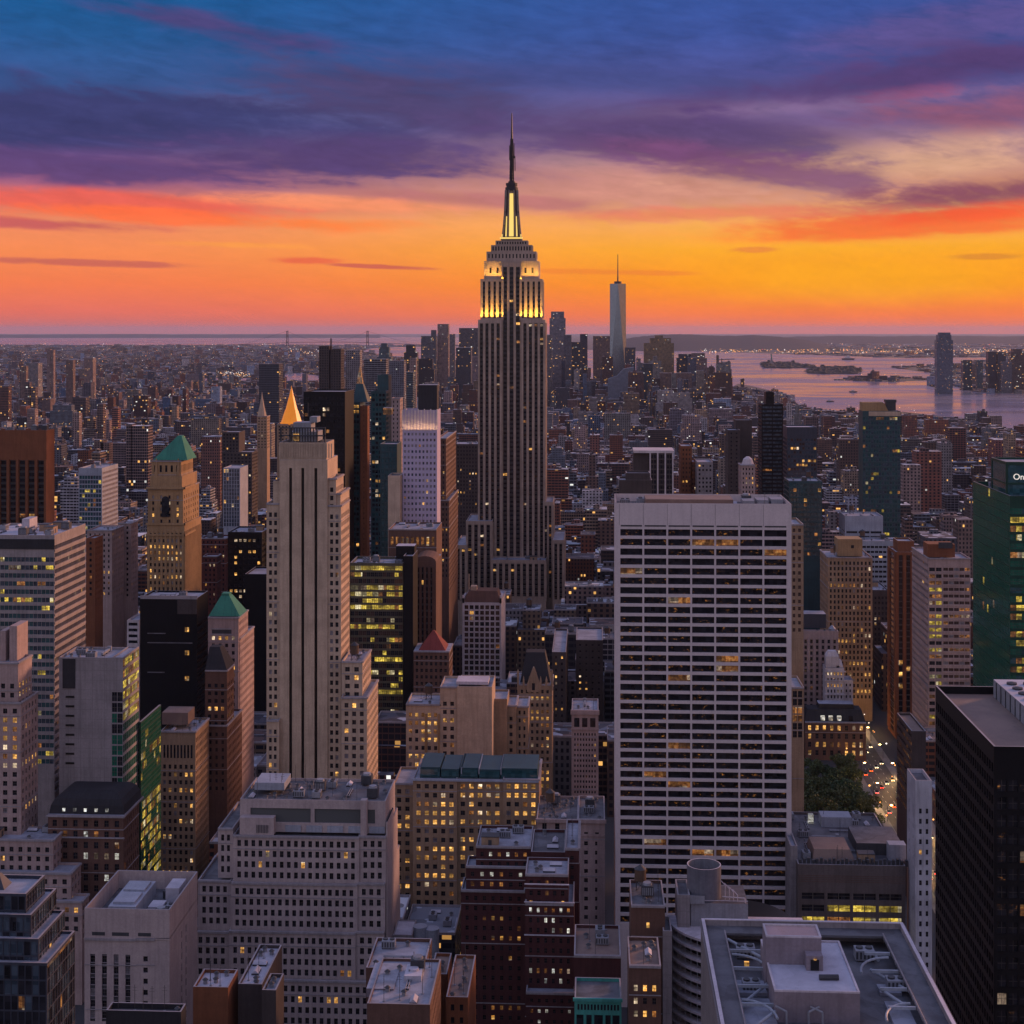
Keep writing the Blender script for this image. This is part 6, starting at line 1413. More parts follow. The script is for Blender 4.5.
dt = [
 ('tower', 'dark far tower with short spire, first of the downtown group left of the tallest tower', [(421, 436, 336), (431, 436, 330, 8)], 5200, BL),
 ('tower', 'slender ribbed tower, highest of the far group left of the tallest tower', [(437.5, 448.5, 324)], 5250, PK),
 ('tower', 'thin pale tower between the ribbed tower and the wide flat one, far left of centre', [(449.5, 455, 334)], 5600, GR),
 ('tower', 'wide flat-topped tower partly hidden by the left edge of the tallest tower', [(459, 478, 328)], 5500, GR),
 ('tower', 'blue tower with pale edge in front of the wide flat-topped far tower', [(456, 471, 347.5)], 4700, DK),
 ('tower', 'pale blue tower with rounded dark top among the far towers, nearest the bay water', [(377, 391, 357), (379, 389, 347, 6), (381, 387, 343.5, 9)], 4300, TL),
 ('tower', 'dark tower with domed top to the right of the rounded blue one', [(404, 417, 352), (406, 415, 345, 6)], 4400, DK),
 ('tower', 'slim grey tower with pink-lit flank just right of the dark twin-topped tower', [(346, 360, 350)], 2500, GR),
 ('tower', 'broad pale glass tower left of the rounded blue tower', [(364, 386, 359)], 2700, (.26, .28, .34)),
 ('tower', 'blue-grey tower mid distance right of the broad pale glass tower', [(386, 404, 361)], 3100, BL),
 ('tower', 'wide blue slab behind the violet gridded tower', [(392, 413, 372)], 3300, TL),
 ('tower', 'thin pink-edged tower standing behind the violet crown', [(409, 416, 358)], 3500, PK),
 ('tower', 'dark purple block standing alone left of the dark twin-topped tower', [(259, 279, 364)], 3000, DK),
 ('tower', 'tall crenellated tower immediately right of the tallest tower', [(549.5, 565.5, 318), (551, 564, 311.5, 5)], 5400, (.3, .3, .38)),
 ('tower', 'short pale tower with bright stripe touching the right edge of the tallest tower', [(547, 552, 335)], 5200, GR),
 ('tower', 'grey-blue tower directly right of the crenellated tower', [(564, 571.5, 335)], 5350, BL),
 ('tower', 'teal glass block below and right of the crenellated tower', [(571, 581, 342)], 5450, TL),
 ('tower', 'black narrow tower left of the tapering glass tower', [(580, 587.5, 334)], 5600, DK),
 ('tower', 'wide brown tower touching the left side of the tapering glass tower', [(593, 610, 336)], 5700, BR),
 ('tower', 'dark tower just right of the tapering glass tower foot', [(625, 635.5, 347.5)], 5500, DK),
 ('tower', 'big bronze glass tower with chamfered top right of the tapering glass tower', [(644, 674, 343), (650, 671, 338, 5), (655, 663, 335.5, 9)], 5600, (.26, .19, .12)),
 ('tower', 'squat blue tower with domed top in front of the bronze glass tower', [(641.5, 657, 367), (643.5, 655, 363.5, 5)], 5200, TL),
 ('tower', 'dark tower with barrel top, left half of the pair near the river', [(677, 692, 358), (679, 692, 354, 5)], 5500, DK),
 ('tower', 'pinkish tower with barrel top, right half of the pair near the river', [(692, 707, 358), (692, 705, 353, 5)], 5450, PK),
 ('tower', 'small brown tower right of the barrel-topped pair', [(707, 715, 367.5)], 5300, BR),
 ('tower', 'dark slim riverside tower with a crane jib on top', [(718, 726.5, 363)], 5100, DK),
 ('tower', 'reddish brick riverside block right of the crane-topped tower', [(725, 732.5, 376)], 5000, (.25, .11, .09)),
 ('tower', 'tan tower low in the far cluster left of the tapering tower foot', [(612, 627, 382)], 4700, BR),
 ('tower', 'low wide brown block under the barrel-topped pair', [(660, 692, 373)], 5000, BR),
]
for nm, lb, bl_, Y, c in dt: city_tower(nm, lb, 'tower', bl_, Y, c, 'far downtown towers')
def crane():
    Y = 5105; cx = XW(722, Y); z = lambda p: ZW(p, cx, Y); m = MB()
    m.bar((cx, Y + 10, z(364)), (cx, Y + 10, z(358.5)), 1.4); root = thing('tower_crane', 'thin crane with long horizontal jib on the slim riverside tower', 'crane', (cx, Y, 0))
    m.build('mast', [M['mastdk']], root, (cx, Y, 0)); m = MB(); m.bar((XW(717, Y), Y + 10, z(360)), (XW(735, Y), Y + 10, z(359)), 1.1); m.build('jib', [M['mastdk']], root, (cx, Y, 0))
crane()
def sloped_white():
    Y = 4600; m = MB(); X0, X1 = XW(608, Y), XW(634, Y); z = lambda p: ZW(p, X0, Y)
    i = 0; prof = [(0, 0), (0, z(379) ), (.35, z(376)), (.6, z(369)), (1, z(367)), (1, 0)]
    P3 = [(X0 + (X1 - X0) * a, h) for a, h in prof]
    m.v = [(x, Y, h) for x, h in P3] + [(x, Y + 45, h) for x, h in P3]; n = len(P3)
    m.f = [tuple(range(n)), tuple(range(n, 2 * n))] + [(k, (k + 1) % n, n + (k + 1) % n, n + k) for k in range(n)]; m.m = [0] * len(m.f)
    o = m.build('curved_roof_building', [wallmat('blue_grey_panels', (.17, .20, .27))]); tag(o, 'pale building with curved sloping white roof below the tapering glass tower', 'building', 'far downtown towers'); FOOT.append((X0, X1, Y, Y + 45)); NTOP[0] += 1
sloped_white()
jc = [
 ('tall rounded glass tower standing alone on the far river bank', [(937, 953, 340), (938.5, 951.5, 335, 6), (940, 950.5, 332.5, 9)], 6300, (.10, .13, .2)),
 ('squat dark tower right of the tall riverside glass tower', [(963, 972, 360)], 6700, TL),
 ('pale low tower between two dark ones on the far bank', [(971, 977, 364)], 7100, PK),
 ('narrow dark tower on the far bank left of the paired tall ones', [(977, 983, 360)], 6700, TL),
 ('flat-topped dark tower, first of the tall pair on the far bank', [(988, 996.5, 351.5)], 6500, DK),
 ('dark tower, second of the tall pair on the far bank', [(997.5, 1006, 352)], 6500, DK),
 ('wide blue block beside the tall pair on the far bank', [(1003, 1012, 362)], 6400, BL),
 ('brownish crowned tower near the right edge on the far bank', [(1011, 1026, 352), (1013, 1022, 349, 5)], 6500, BR),
]
for lb, bl_, Y, c in jc: city_tower('tower', lb, 'tower', bl_, Y, c, 'far bank towers')
# mid-distance individually visible ones on the left
lf = [('slim pair of red towers far left, rising above the low roofs', [(47, 50, 349), (50.5, 53.5, 350, 4)], 5200, PK), ('brown slab tower far left by the lit stadium roof', [(20, 26, 366)], 4600, BR), ('wide pale slab beside the brown slab far left', [(26, 38, 363)], 4700, GR),
      ('reddish tower cut by the left edge', [(0, 8.5, 386)], 3600, (.26, .12, .09)), ('pair of tan slabs left of the low park', [(24.5, 29.5, 382), (31, 35.5, 387)], 3900, PK), ('tan tower with flat top and orange flank left of the green-roofed tower', [(131, 148, 426), (126, 132, 424)], 2100, PK),
      ('brown tower pair left of the tan tower', [(94, 103, 440), (101, 109, 443)], 2200, BR), ('dark red wide block right of the green pyramid roof', [(201, 220, 437)], 1900, (.2, .1, .09)), ('slab in rose brick, in the left middle distance', [(84, 93, 358)], 5000, PK), ('second rose brick slab, taller, in the left middle distance', [(66, 73, 360)], 4900, BR),
      ('copper-brown tower in the left middle distance', [(112, 118, 408)], 2900, (.28, .12, .1)), ('dark tower left of the copper-brown tower', [(97, 103, 404)], 3000, BR), ('violet tower at far left below the tan slabs', [(27, 35, 409)], 3000, PK), ('pinkish slab with lit roof left of the violet one', [(73, 79, 413)], 2900, PK),
      ('red brick tower on the right, above the silver office', [(949, 966, 428)], 2700, (.24, .09, .08)), ('brown slab on the right beside the red brick tower', [(935, 948, 440)], 2600, BR), ('pale riverside tower pair at the right bank', [(968, 983, 414), (975, 983, 413, 10)], 4000, GR), ('ochre riverside blocks at the right bank', [(990, 1002, 416)], 4000, PK),
      ('orange-lit riverside tower right of the crowned glass tower', [(928, 933, 415)], 3500, (.3, .1, .08)), ('wide red apartment block near the right edge', [(995, 1024, 440)], 2600, (.22, .09, .09)), ('tan gridded block right of the crowned glass tower', [(903, 921, 465)], 1800, PK), ('rust block above the teal glass block', [(824, 832, 416)], 3400, (.3, .12, .08)),
      ('pinkish slab left of the crowned glass tower', [(841, 853, 436)], 2400, PK), ('brown ribbed building at the far right beside green glass tower', [(958, 973, 520)], 1250, BR), ('dark curved-roof building behind the banded pink tower', [(926, 957, 538)], 1150, DK)]
for lb, bl_, Y, c in lf: city_tower('tower' if bl_[0][1] - bl_[0][0] < 16 else 'apartment_block', lb, 'tower' if bl_[0][1] - bl_[0][0] < 16 else 'building', bl_, Y, c)

# ================================================================== ground, water, shores
def sheet(name, pts, z, mat, kind='structure', thick=0.0):
    m = MB(); n = len(pts); m.v = [(x, y, z) for x, y in pts]; m.f = [tuple(range(n))]; m.m = [0]
    if thick:
        m.v += [(x, y, z - thick) for x, y in pts]
        for k in range(n): m.f.append((k, (k + 1) % n, n + (k + 1) % n, n + k)); m.m.append(0)
    o = m.build(name, [M[mat]]); o['kind'] = kind; return o
def groundmat():
    m = bpy.data.materials.new('ground'); m.use_nodes = True; nt = NT(m.node_tree); b = m.node_tree.nodes['Principled BSDF']
    P = nt.new('ShaderNodeNewGeometry').outputs['Position']
    f = nt.noise(P, .0012, 6, .6); g = nt.noise(P, .02, 5, .7); vo = nt.new('ShaderNodeTexVoronoi'); nt.put(vo.inputs['Vector'], P); vo.inputs['Scale'].default_value = .02
    sp = nt.new('ShaderNodeSeparateColor'); nt.put(sp.inputs[0], vo.outputs['Color'])
    c = nt.mix(nt.sstep(f, .4, .6), (.045, .05, .05), (.09, .07, .065)); c = nt.mix(nt.sstep(g, .4, .7, 0, .7), c, (.12, .11, .11)); c = nt.mix(nt.m('MULTIPLY', nt.m('GREATER_THAN', sp.outputs[0], .8), .6), c, (.02, .035, .02))
    P2 = nt.sep(P); far = nt.sstep(P2[1], 3000, 3300)
    nt.put(b.inputs['Base Color'], nt.mix(far, (.045, .045, .05), c)); b.inputs['Roughness'].default_value = .9
    return m
M['ground'] = groundmat()
def watermat():
    m = bpy.data.materials.new('harbour_water'); m.use_nodes = True; nt = NT(m.node_tree); b = m.node_tree.nodes['Principled BSDF']
    P = nt.new('ShaderNodeNewGeometry').outputs['Position']
    s = nt.sep(P); v = nt.xyz(nt.m('MULTIPLY', s[0], .0011), nt.m('MULTIPLY', s[1], .0020))
    f = nt.noise(v, 1.0, 6, .6, 1.0)
    b.inputs['Base Color'].default_value = (.20, .175, .225, 1)
    nt.put(b.inputs['Roughness'], nt.sstep(f, .35, .65, .15, .30))
    b.inputs['Specular IOR Level'].default_value = .6
    bp = nt.new('ShaderNodeBump'); bp.inputs['Strength'].default_value = .12; bp.inputs['Distance'].default_value = 2.0
    nt.put(bp.inputs['Height'], nt.noise(nt.xyz(nt.m('MULTIPLY', s[0], .01), nt.m('MULTIPLY', s[1], .006)), 1.0, 5, .65)); nt.l.new(bp.outputs[0], b.inputs['Normal'])
    return m
M['water'] = watermat()
M['shore'] = wallmat('shore_land', (.05, .05, .05), (.03, .035, .03)); M['hill'] = wallmat('wooded_hill', (.035, .04, .04), (.05, .045, .05))
GZ = 100000.0
sheet('ground', [(-70000, -400), (70000, -400), (70000, GZ), (-70000, GZ)], 0.0, 'ground')
W1 = [(690, 399), (716, 396), (738, 384), (750, 386), (772, 391), (782, 392), (792, 400), (800, 406), (818, 411), (866, 413), (903, 412), (928, 415), (966, 419), (1000, 426), (1018, 432), (1060, 446),
      (1100, 420), (1060, 398), (1024, 394), (985, 393), (965, 390), (958, 386), (935, 388), (928, 386), (938, 382), (934, 380.5), (890, 382), (832, 380), (852, 378), (868, 377), (935, 378.5), (930, 373), (892, 368), (925, 366), (965, 364), (1000, 357.5), (900, 358), (840, 356), (780, 354), (690, 351), (640, 349.5), (560, 350), (560, 372), (600, 385), (640, 392)]
sheet('harbor_water', [GP(*p) for p in W1], .6, 'water')
sheet('bay_water', [GP(*p) for p in [(-40, 344.0), (100, 345.5), (180, 345), (300, 344.5), (420, 346), (520, 347), (520, 338.0), (300, 336.3), (-40, 336.0)]], .6, 'water')
sheet('inlet_water', [GP(*p) for p in [(362, 352), (385, 356), (440, 362), (460, 362), (460, 346), (400, 347), (370, 348)]], .6, 'water')
sheet('canal_water', [GP(*p) for p in [(279, 375), (285, 382), (318, 382.5), (322, 376), (300, 373)]], .6, 'water')
sheet('basin_water', [GP(*p) for p in [(190, 381), (256, 380.5), (262, 378), (200, 378.5)]], .6, 'water')
for nm, pts in (('island_land', [(806, 371), (815, 368.8), (838, 367), (852, 367.6), (861, 371.5), (858, 373.8), (830, 374.2), (808, 373.6)]), ('island_land', [(760, 363.2), (785, 363), (800, 364.5), (815, 366.5), (812, 368), (790, 368.3), (764, 368)])):
    sheet(nm, [GP(*p) for p in pts], 6.0, 'shore', thick=6)
def island_growth(poly, n):
    P2 = [GP(*p) for p in poly]; xs = [p[0] for p in P2]; ys = [p[1] for p in P2]; m = MB(); k = 0
    while k < n:
        x, y = rng.uniform(min(xs), max(xs)), rng.uniform(min(ys), max(ys))
        if not inpoly(x, y, P2): continue
        k += 1; h = rng.uniform(4, 10) if rng.random() < .92 else rng.uniform(12, 22); r = rng.uniform(12, 30); m.cyl(x, y, r, r * .55, 6, 6 + h, 7)
    tag(m.build('island_trees', [M['shore']]), kind='stuff')
def inpoly(x, y, poly):
    c = False; n = len(poly)
    for i in range(n):
        x1, y1 = poly[i]; x2, y2 = poly[(i + 1) % n]
        if (y1 > y) != (y2 > y) and x < (x2 - x1) * (y - y1) / (y2 - y1) + x1: c = not c
    return c
island_growth([(806, 371), (815, 368.8), (838, 367), (852, 367.6), (861, 371.5), (858, 373.8), (830, 374.2), (808, 373.6)], 260)
island_growth([(760, 363.2), (785, 363), (800, 364.5), (815, 366.5), (812, 368), (790, 368.3), (764, 368)], 200)
def hills(name, x0, x1, t, ys, seed):
    m = MB(); n = len(ys) * 6; rr = random.Random(seed); pts = []
    for i in range(n + 1):
        f = i / n * (len(ys) - 1); k = min(int(f), len(ys) - 2); a = f - k; py = ys[k] * (1 - a) + ys[k + 1] * a + rr.uniform(-.25, .25)
        px = x0 + (x1 - x0) * i / n; r = (px - 512) / F * t; X = r * math.cos(YAW) - t * math.sin(YAW); Y = r * math.sin(YAW) + t * math.cos(YAW)
        h = max(4, CAMZ - t * (py - HY) / F); pts.append((X, Y, h))
    for i, (X, Y, h) in enumerate(pts): s = 1 / t; ux, uy = X * s, Y * s; m.v += [(X - ux * 2200, Y - uy * 2200, 0), (X - ux * 900, Y - uy * 900, h * .6), (X, Y, h), (X + ux * 2500, Y + uy * 2500, h * .5), (X + ux * 5000, Y + uy * 5000, 0)]
    for i in range(n):
        for k in range(4): a = i * 5 + k; m.f.append((a, a + 5, a + 6, a + 1)); m.m.append(0)
    o = m.build(name, [M['hill']], smooth=True); o['kind'] = 'structure'
hills('hills', 618, 830, 21000, [340, 337, 334.8, 334.2, 334.6, 335.5, 336, 335, 336, 338, 341, 346], 3)
hills('hills', 760, 1090, 30000, [338, 336.4, 336, 336.4, 336, 335.8, 336.3, 336, 336], 5)
hills('hills', -60, 380, 52000, [334.4, 334.6, 334.2, 334.5, 334.3, 334.8], 8)

def bridge():
    t = 17500; root = thing('suspension_bridge', 'long suspension bridge with two tall towers on the horizon, left of centre', 'bridge')
    def pt(px, py): r = (px - 512) / F * t; return (r * math.cos(YAW) - t * math.sin(YAW), r * math.sin(YAW) + t * math.cos(YAW), CAMZ - t * (py - HY) / F)
    for px in (287.3, 367.5):
        m = MB()
        for d in (-.9, .9): a = pt(px + d, 346); b_ = pt(px + d * .7, 330.8); m.bar(a, b_, 4.5)
        for y in (331.2, 336, 342): m.bar(pt(px - 1, y), pt(px + 1, y), 4)
        m.build('tower', [M['mastdk']], root)
    m = MB(); m.bar(pt(225, 345), pt(300, 342.2), 2.5); m.bar(pt(300, 342.2), pt(355, 342.2), 2.5); m.bar(pt(355, 342.2), pt(430, 345), 2.5); m.build('deck', [M['mastdk']], root)
    m = MB(); pr = None
    for k in range(17):
        f = k / 16; x = 287.3 + (367.5 - 287.3) * f; y = 331.2 + 10.2 * (1 - (2 * f - 1) ** 2); p = pt(x, y)
        if pr: m.bar(pr, p, 1.1)
        pr = p
    m.bar(pt(287.3, 331.2), pt(245, 344), 1.1); m.bar(pt(367.5, 331.2), pt(412, 344.5), 1.1); m.build('cable', [M['mastdk']], root)
bridge()
def statue():
    x, y = GP(771.5, 366); t = 12000; m = MB()
    root = thing('statue', 'tiny standing statue on a tall pedestal on the far harbour island', 'statue', (x, y, 6))
    m.box(-16, 16, -16, 16, 0, 14); m.frustum(-8, 8, -8, 8, 14, -6, 6, -6, 6, 44); m.build('pedestal', [M['grey']], root)
    m = MB(); m.cyl(0, 0, 5.2, 3.4, 44, 68, 10); m.cyl(0, 0, 3.4, 2.6, 68, 76, 10); m.cyl(0, 0, 2.2, 2.4, 76, 81, 10); m.bar((-3, 0, 70), (-5.5, 0, 92), 1.3, n=6); m.build('figure', [M['copper']], root)
statue()
def dome_hall():
    x, y = GP(873, 380); root = thing('domed_terminal', 'dark domed hall on the pier across the river', 'building', (x, y, 0)); m = MB()
    m.box(-70, 70, -20, 20, 0, 22); m.box(-25, 25, -22, 22, 22, 34); m.build('hall', [M['dark']], root); m = MB(); m.cyl(0, 0, 16, 12, 34, 44, 14); m.cyl(0, 0, 12, 2, 44, 54, 14); m.bar((0, 0, 54), (0, 0, 66), 1.2); m.build('dome', [M['dark']], root)
dome_hall()
def boat(px, py, lab, s):
    x, y = GP(px, py); root = thing('boat', lab, 'boat', (x, y, .6)); m = MB(); m.frustum(-12 * s, 12 * s, -3.5 * s, 3.5 * s, 0, -14 * s, 15 * s, -4 * s, 4 * s, 3.5 * s); m.build('hull', [M['dark']], root)
    m = MB(); m.box(-7 * s, 5 * s, -3 * s, 3 * s, 3.5 * s, 7 * s); m.box(-2 * s, 2 * s, -2 * s, 2 * s, 7 * s, 10 * s); m.build('cabin', [M['white']], root)
boat(853, 392.5, 'tiny boat in mid-river, left of the tall riverside glass tower', 1.2); boat(830, 402, 'tiny boat nearer the near shore of the river', 1.0); boat(848, 360, 'long dark ship beyond the harbour islands', 4)

# ================================================================== generic city fabric
def inpoly(x, y, poly):
    c = False; n = len(poly)
    for i in range(n):
        x1, y1 = poly[i]; x2, y2 = poly[(i + 1) % n]
        if (y1 > y) != (y2 > y) and x < (x2 - x1) * (y - y1) / (y2 - y1) + x1: c = not c
    return c
WPOLY = [[GP(*p) for p in W1], [GP(*p) for p in [(362, 352), (385, 356), (440, 362), (460, 362), (460, 346), (400, 347), (370, 348)]], [GP(*p) for p in [(279, 375), (285, 382), (318, 382.5), (322, 376), (300, 373)]], [GP(*p) for p in [(190, 381), (256, 380.5), (262, 378), (200, 378.5)]]]
FG = {}
for f in FOOT:
    for i in range(int(f[0] // 60) - 1, int(f[1] // 60) + 2):
        for j in range(int(f[2] // 60) - 1, int(f[3] // 60) + 2): FG.setdefault((i, j), []).append(f)
def clash(x0, x1, y0, y1, pad=3):
    for i in range(int(x0 // 60), int(x1 // 60) + 1):
        for j in range(int(y0 // 60), int(y1 // 60) + 1):
            for f in FG.get((i, j), ()):
                if x0 < f[1] + pad and x1 > f[0] - pad and y0 < f[3] + pad and y1 > f[2] - pad: return True
    return False
PARK = (80.0, 150.0, 795.0, 918.0)     # the small park: x0, x1, y0, y1
AVES = [-1600, -1400, -1150, -900, -690, -560, -430, -280, -135, 166, 440, 720, 1000, 1280, 1560]
PAL = [('brown', (.15, .09, .075)), ('red-brown', (.19, .075, .06)), ('tan', (.30, .22, .17)), ('grey', (.20, .19, .21)), ('pinkish', (.30, .21, .21)), ('pale', (.42, .39, .42)), ('dark', (.055, .055, .07)), ('brown', (.11, .07, .06)), ('blue-grey', (.12, .14, .18)), ('rust', (.24, .09, .06))]
SH = [(735, 385), (782, 392), (800, 405), (866, 412), (930, 414), (968, 418), (1018, 430), (1060, 446), (1300, 500)]
def shore(px):
    if px < 735: return 0
    for (a, p), (b_, q) in zip(SH, SH[1:]):
        if px <= b_: return p + (q - p) * (px - a) / (b_ - a)
    return 0
gen = []       # (x0,x1,y0,y1,h,col index,seed)
def env(px, Y):
    if Y < 640: return 905
    if Y < 700: return 810
    if Y < 800: return 775
    if Y < 900: return 715
    if Y < 1000: return 655
    if Y < 1150: return 598
    if Y < 1290: return 574 if 440 < px < 580 else 575
    if Y < 1500: return 535
    if Y < 1800: return 487
    return 0
y = 425.0
while y < 6400:
    row = 62.0 if y < 3200 else 66.0; street = 17.0
    for a, b_ in zip(AVES, AVES[1:]):
        xa, xb = a + 15, b_ - 15
        for half in (0, 1):
            y0 = y + half * row / 2; y1 = y0 + row / 2 - .6
            x = xa
            while x < xb - 8:
                wd = min(rng.choice([12, 16, 20, 24, 30, 36, 48]) * (1 if y < 2500 else 1.15), xb - x)
                if xb - x - wd < 9: wd = xb - x
                x0, x1 = x, x + wd - .3; x += wd
                cx, cc = (x0 + x1) / 2, y0
                px, py = PX(cx, cc, 0)
                if px < -40 or px > 1064 or cc < 560 or (px > 590 and cc < 800): continue
                if cc > 4300 and px > 730: 
                    pass
                if any(inpoly(cx, cc, p) for p in WPOLY): continue
                if PARK[0] - 6 < x1 and x0 < PARK[1] and PARK[2] < y1 and y0 < PARK[3]: continue
                if clash(x0, x1, y0, y1): continue
                if y < 1500: h = rng.lognormvariate(math.log(50), .45)
                elif y < 2400: h = rng.lognormvariate(math.log(34), .5)
                elif y < 4400: h = rng.lognormvariate(math.log(24), .45) if rng.random() > .04 else rng.uniform(50, 95)
                else:
                    if 420 < px < 730: h = rng.lognormvariate(math.log(48), .5)
                    else: h = rng.lognormvariate(math.log(24), .45)
                e = env(px, y0)
                if e:
                    zc = ZW(e + rng.uniform(0, 40), cx, y0)
                    if zc < 12: continue
                    h = min(h, zc)
                    if 440 < px < 610 and 900 < y0 < 1240: h = max(h, zc * rng.uniform(.7, 1.0))
                h = min(h, 175)
                if PX(cx, y0, h)[1] < (352 if 420 < px < 730 else 372): h = 24
                s_ = shore(px)
                if s_ and cc > 2600 and PX(cx, y0, h)[1] < s_ + 1.5:
                    if rng.random() > .03: h = ZW(s_ + 1.5 + rng.uniform(0, 4), cx, y0)
                    if h < 5: continue
                gen.append([x0, x1, y0, y1 - rng.uniform(0, 6), max(5, h), rng.randrange(len(PAL)), rng.random()])
    y += row + street
# which of them show largest: they become things of their own
def vis_area(g):
    p0 = PX(g[0], g[2], g[4]); p1 = PX(g[1], g[2], g[4]); lx, rx = max(0, p0[0]), min(1024, p1[0])
    if rx <= lx: return 0
    return (rx - lx) * min(30, p0[1] - 330 + 2) * 0 + (rx - lx) * (F / g[2]) * min(g[4], 28 + .25 * g[4])
# a coarse depth buffer tells which ones are really in sight
BUF = [[1e9] * 256 for _ in range(256)]; OWN = [[-1] * 256 for _ in range(256)]
allb = [(f[2], f[0], f[1], 150.0, -2) for f in ()]
HB = []
for o in list(COL.objects):
    if o.type == 'EMPTY' and o.parent is None:
        for c in o.children:
            if c.type == 'MESH' and c.name.split('.')[0] == 'wall':
                me = c.data; n = len(me.vertices)
                for p in me.polygons:
                    if len(p.vertices) != 4: continue
                    vs = [me.vertices[i].co for i in p.vertices]
                    if max(v.z for v in vs) - min(v.z for v in vs) < 6: continue
                    ok = [PX(v.x + o.location.x, v.y + o.location.y, v.z) for v in vs]
                    HB.append((min(v.y for v in vs) + o.location.y, min(a[0] for a in ok), max(a[0] for a in ok), min(a[1] for a in ok), max(a[1] for a in ok), -2))
        for f in ():
            pass
# hero silhouettes from their footprints are drawn as whole boxes
HBOX = []
for o in COL.objects:
    if o.type == 'MESH' and o.name.split('.')[0] == 'wall' and o.parent:
        vs = [v.co for v in o.data.vertices]; L = o.parent.location
        for i in range(0, len(vs) - 7, 1): break
rects = [h for h in HB]
for i, g in enumerate(gen):
    p0 = PX(g[0], g[2], g[4]); p1 = PX(g[1], g[2], g[4]); pb = PX(g[0], g[2], 0)
    rects.append((g[2], p0[0], p1[0], p0[1], pb[1], i))
    q0 = PX(g[0], g[3], g[4])
    rects.append((g[2] + 1, min(p0[0], q0[0]), max(p1[0], PX(g[1], g[3], g[4])[0]), q0[1], p0[1], i))
for (d, xa, xb, ya, yb, idx) in rects:
    for yy in range(max(0, int(ya / 4 + .5)), min(256, int(yb / 4 + .5))):
        rb, ro = BUF[yy], OWN[yy]
        for xx in range(max(0, int(xa / 4 + .5)), min(256, int(xb / 4 + .5))):
            if d < rb[xx]: rb[xx] = d; ro[xx] = idx
cnt = {}
for r_ in OWN:
    for k in r_:
        if k >= 0: cnt[k] = cnt.get(k, 0) + 1
order = sorted(cnt, key=lambda k: -cnt[k])
NIND = max(0, 298 - NTOP[0])
ind = set(order[:NIND])
def gen_mesh(m, g, detail):
    x0, x1, y0, y1, h, ci, sd = g
    c = PAL[ci][1]; k = (.6 + .7 * ((sd * 41.7) % 1)) * (.72 if y0 < 1500 else 1.0); f_ = min(1.0, max(0, (y0 - 1200) / 2500.0)) * ((sd * 11.3) % 1) * (0 if (sd * 23.1) % 1 < .35 else 1); c = (c[0] * k * (1 - .38 * f_), c[1] * k * (1 + .02 * f_), c[2] * k * (1 + .55 * f_), sd)  # near walls darkened in colour to deepen shade between buildings; far ones bluer
    n0 = len(m.f)
    if h > 45 and (sd * 17.3) % 1 > .45 and x1 - x0 > 15:
        q = h * (.55 + .3 * ((sd * 5.1) % 1)); s = 2.2 + (sd * 3) % 1 * 3
        m.box(x0, x1, y0, y1, 0, q); m.box(x0 + s, x1 - s, y0 + s, y1 - s * .6, q, h); top = (x0 + s, x1 - s, y0 + s, y1 - s * .6)
    else: m.box(x0, x1, y0, y1, 0, h); top = (x0, x1, y0, y1)
    m.c += [c] * (len(m.f) - n0)
    return top, c
def roof_bits(m, top, h, sd, c, k=2):
    r2 = random.Random(sd); a, b_, d, e = top
    for _ in range(k):
        w_ = r2.uniform(2.5, max(3, (b_ - a) * .35)); dd = r2.uniform(2.5, max(3, (e - d) * .35)); cx = r2.uniform(a + w_ / 2 + .8, max(a + w_ / 2 + .9, b_ - w_ / 2 - .8)); cy_ = r2.uniform(d + dd / 2 + .8, max(d + dd / 2 + .9, e - dd / 2 - .8)); hh = r2.uniform(1.5, 5.5)
        n0 = len(m.f); m.box(cx - w_ / 2, cx + w_ / 2, cy_ - dd / 2, cy_ + dd / 2, h + .01, h + hh); m.c += [(c[0] * .8 + .04, c[1] * .8 + .04, c[2] * .8 + .05, (sd * 3.3 + .1 * _) % 1)] * (len(m.f) - n0)
LM = [(60, 'near the left edge'), (145, 'left of the green-roofed tower'), (215, 'behind the black tower'), (268, 'left of the slotted stone tower'), (350, 'behind the slotted stone tower'), (402, 'behind the yellow-lit office'), (462, 'left of the tallest tower'), (505, 'at the left foot of the tallest tower'), (560, 'at the right foot of the tallest tower'), (613, 'between tallest tower and white slab'), (700, 'above the left half of the white slab'), (792, 'above the right half of the white slab'), (860, 'left of the crowned glass tower'), (905, 'around the crowned glass tower'), (975, 'left of the green glass tower'), (2000, 'near the right edge')]
def where(px):
    for l, t in LM:
        if px < l: return t
info = {}
for i in ind:
    g = gen[i]; px, py = PX((g[0] + g[1]) / 2, g[2], g[4])
    hw = 'low' if g[4] < 26 else ('mid-height' if g[4] < 50 else 'tall')
    dist = 'near' if g[2] < 900 else ('mid-distance' if g[2] < 1700 else 'distant')
    key = (hw, PAL[g[5]][0], dist, where(min(1023, max(0, px)))); info.setdefault(key, []).append((px, i))
ORD = ['leftmost', 'second from left', 'third from left', 'fourth from left', 'fifth from left', 'sixth from left', 'seventh from left', 'eighth from left']
LAB = {}
for key, lst in info.items():
    lst.sort()
    base_ = '%s %s %s building %s' % key
    for n_, (px, i) in enumerate(lst): LAB[i] = base_ if len(lst) == 1 else ORD[min(n_, 7)] + ' ' + base_
rest_m = MB(); rest_m.c = []
tank_i = 0
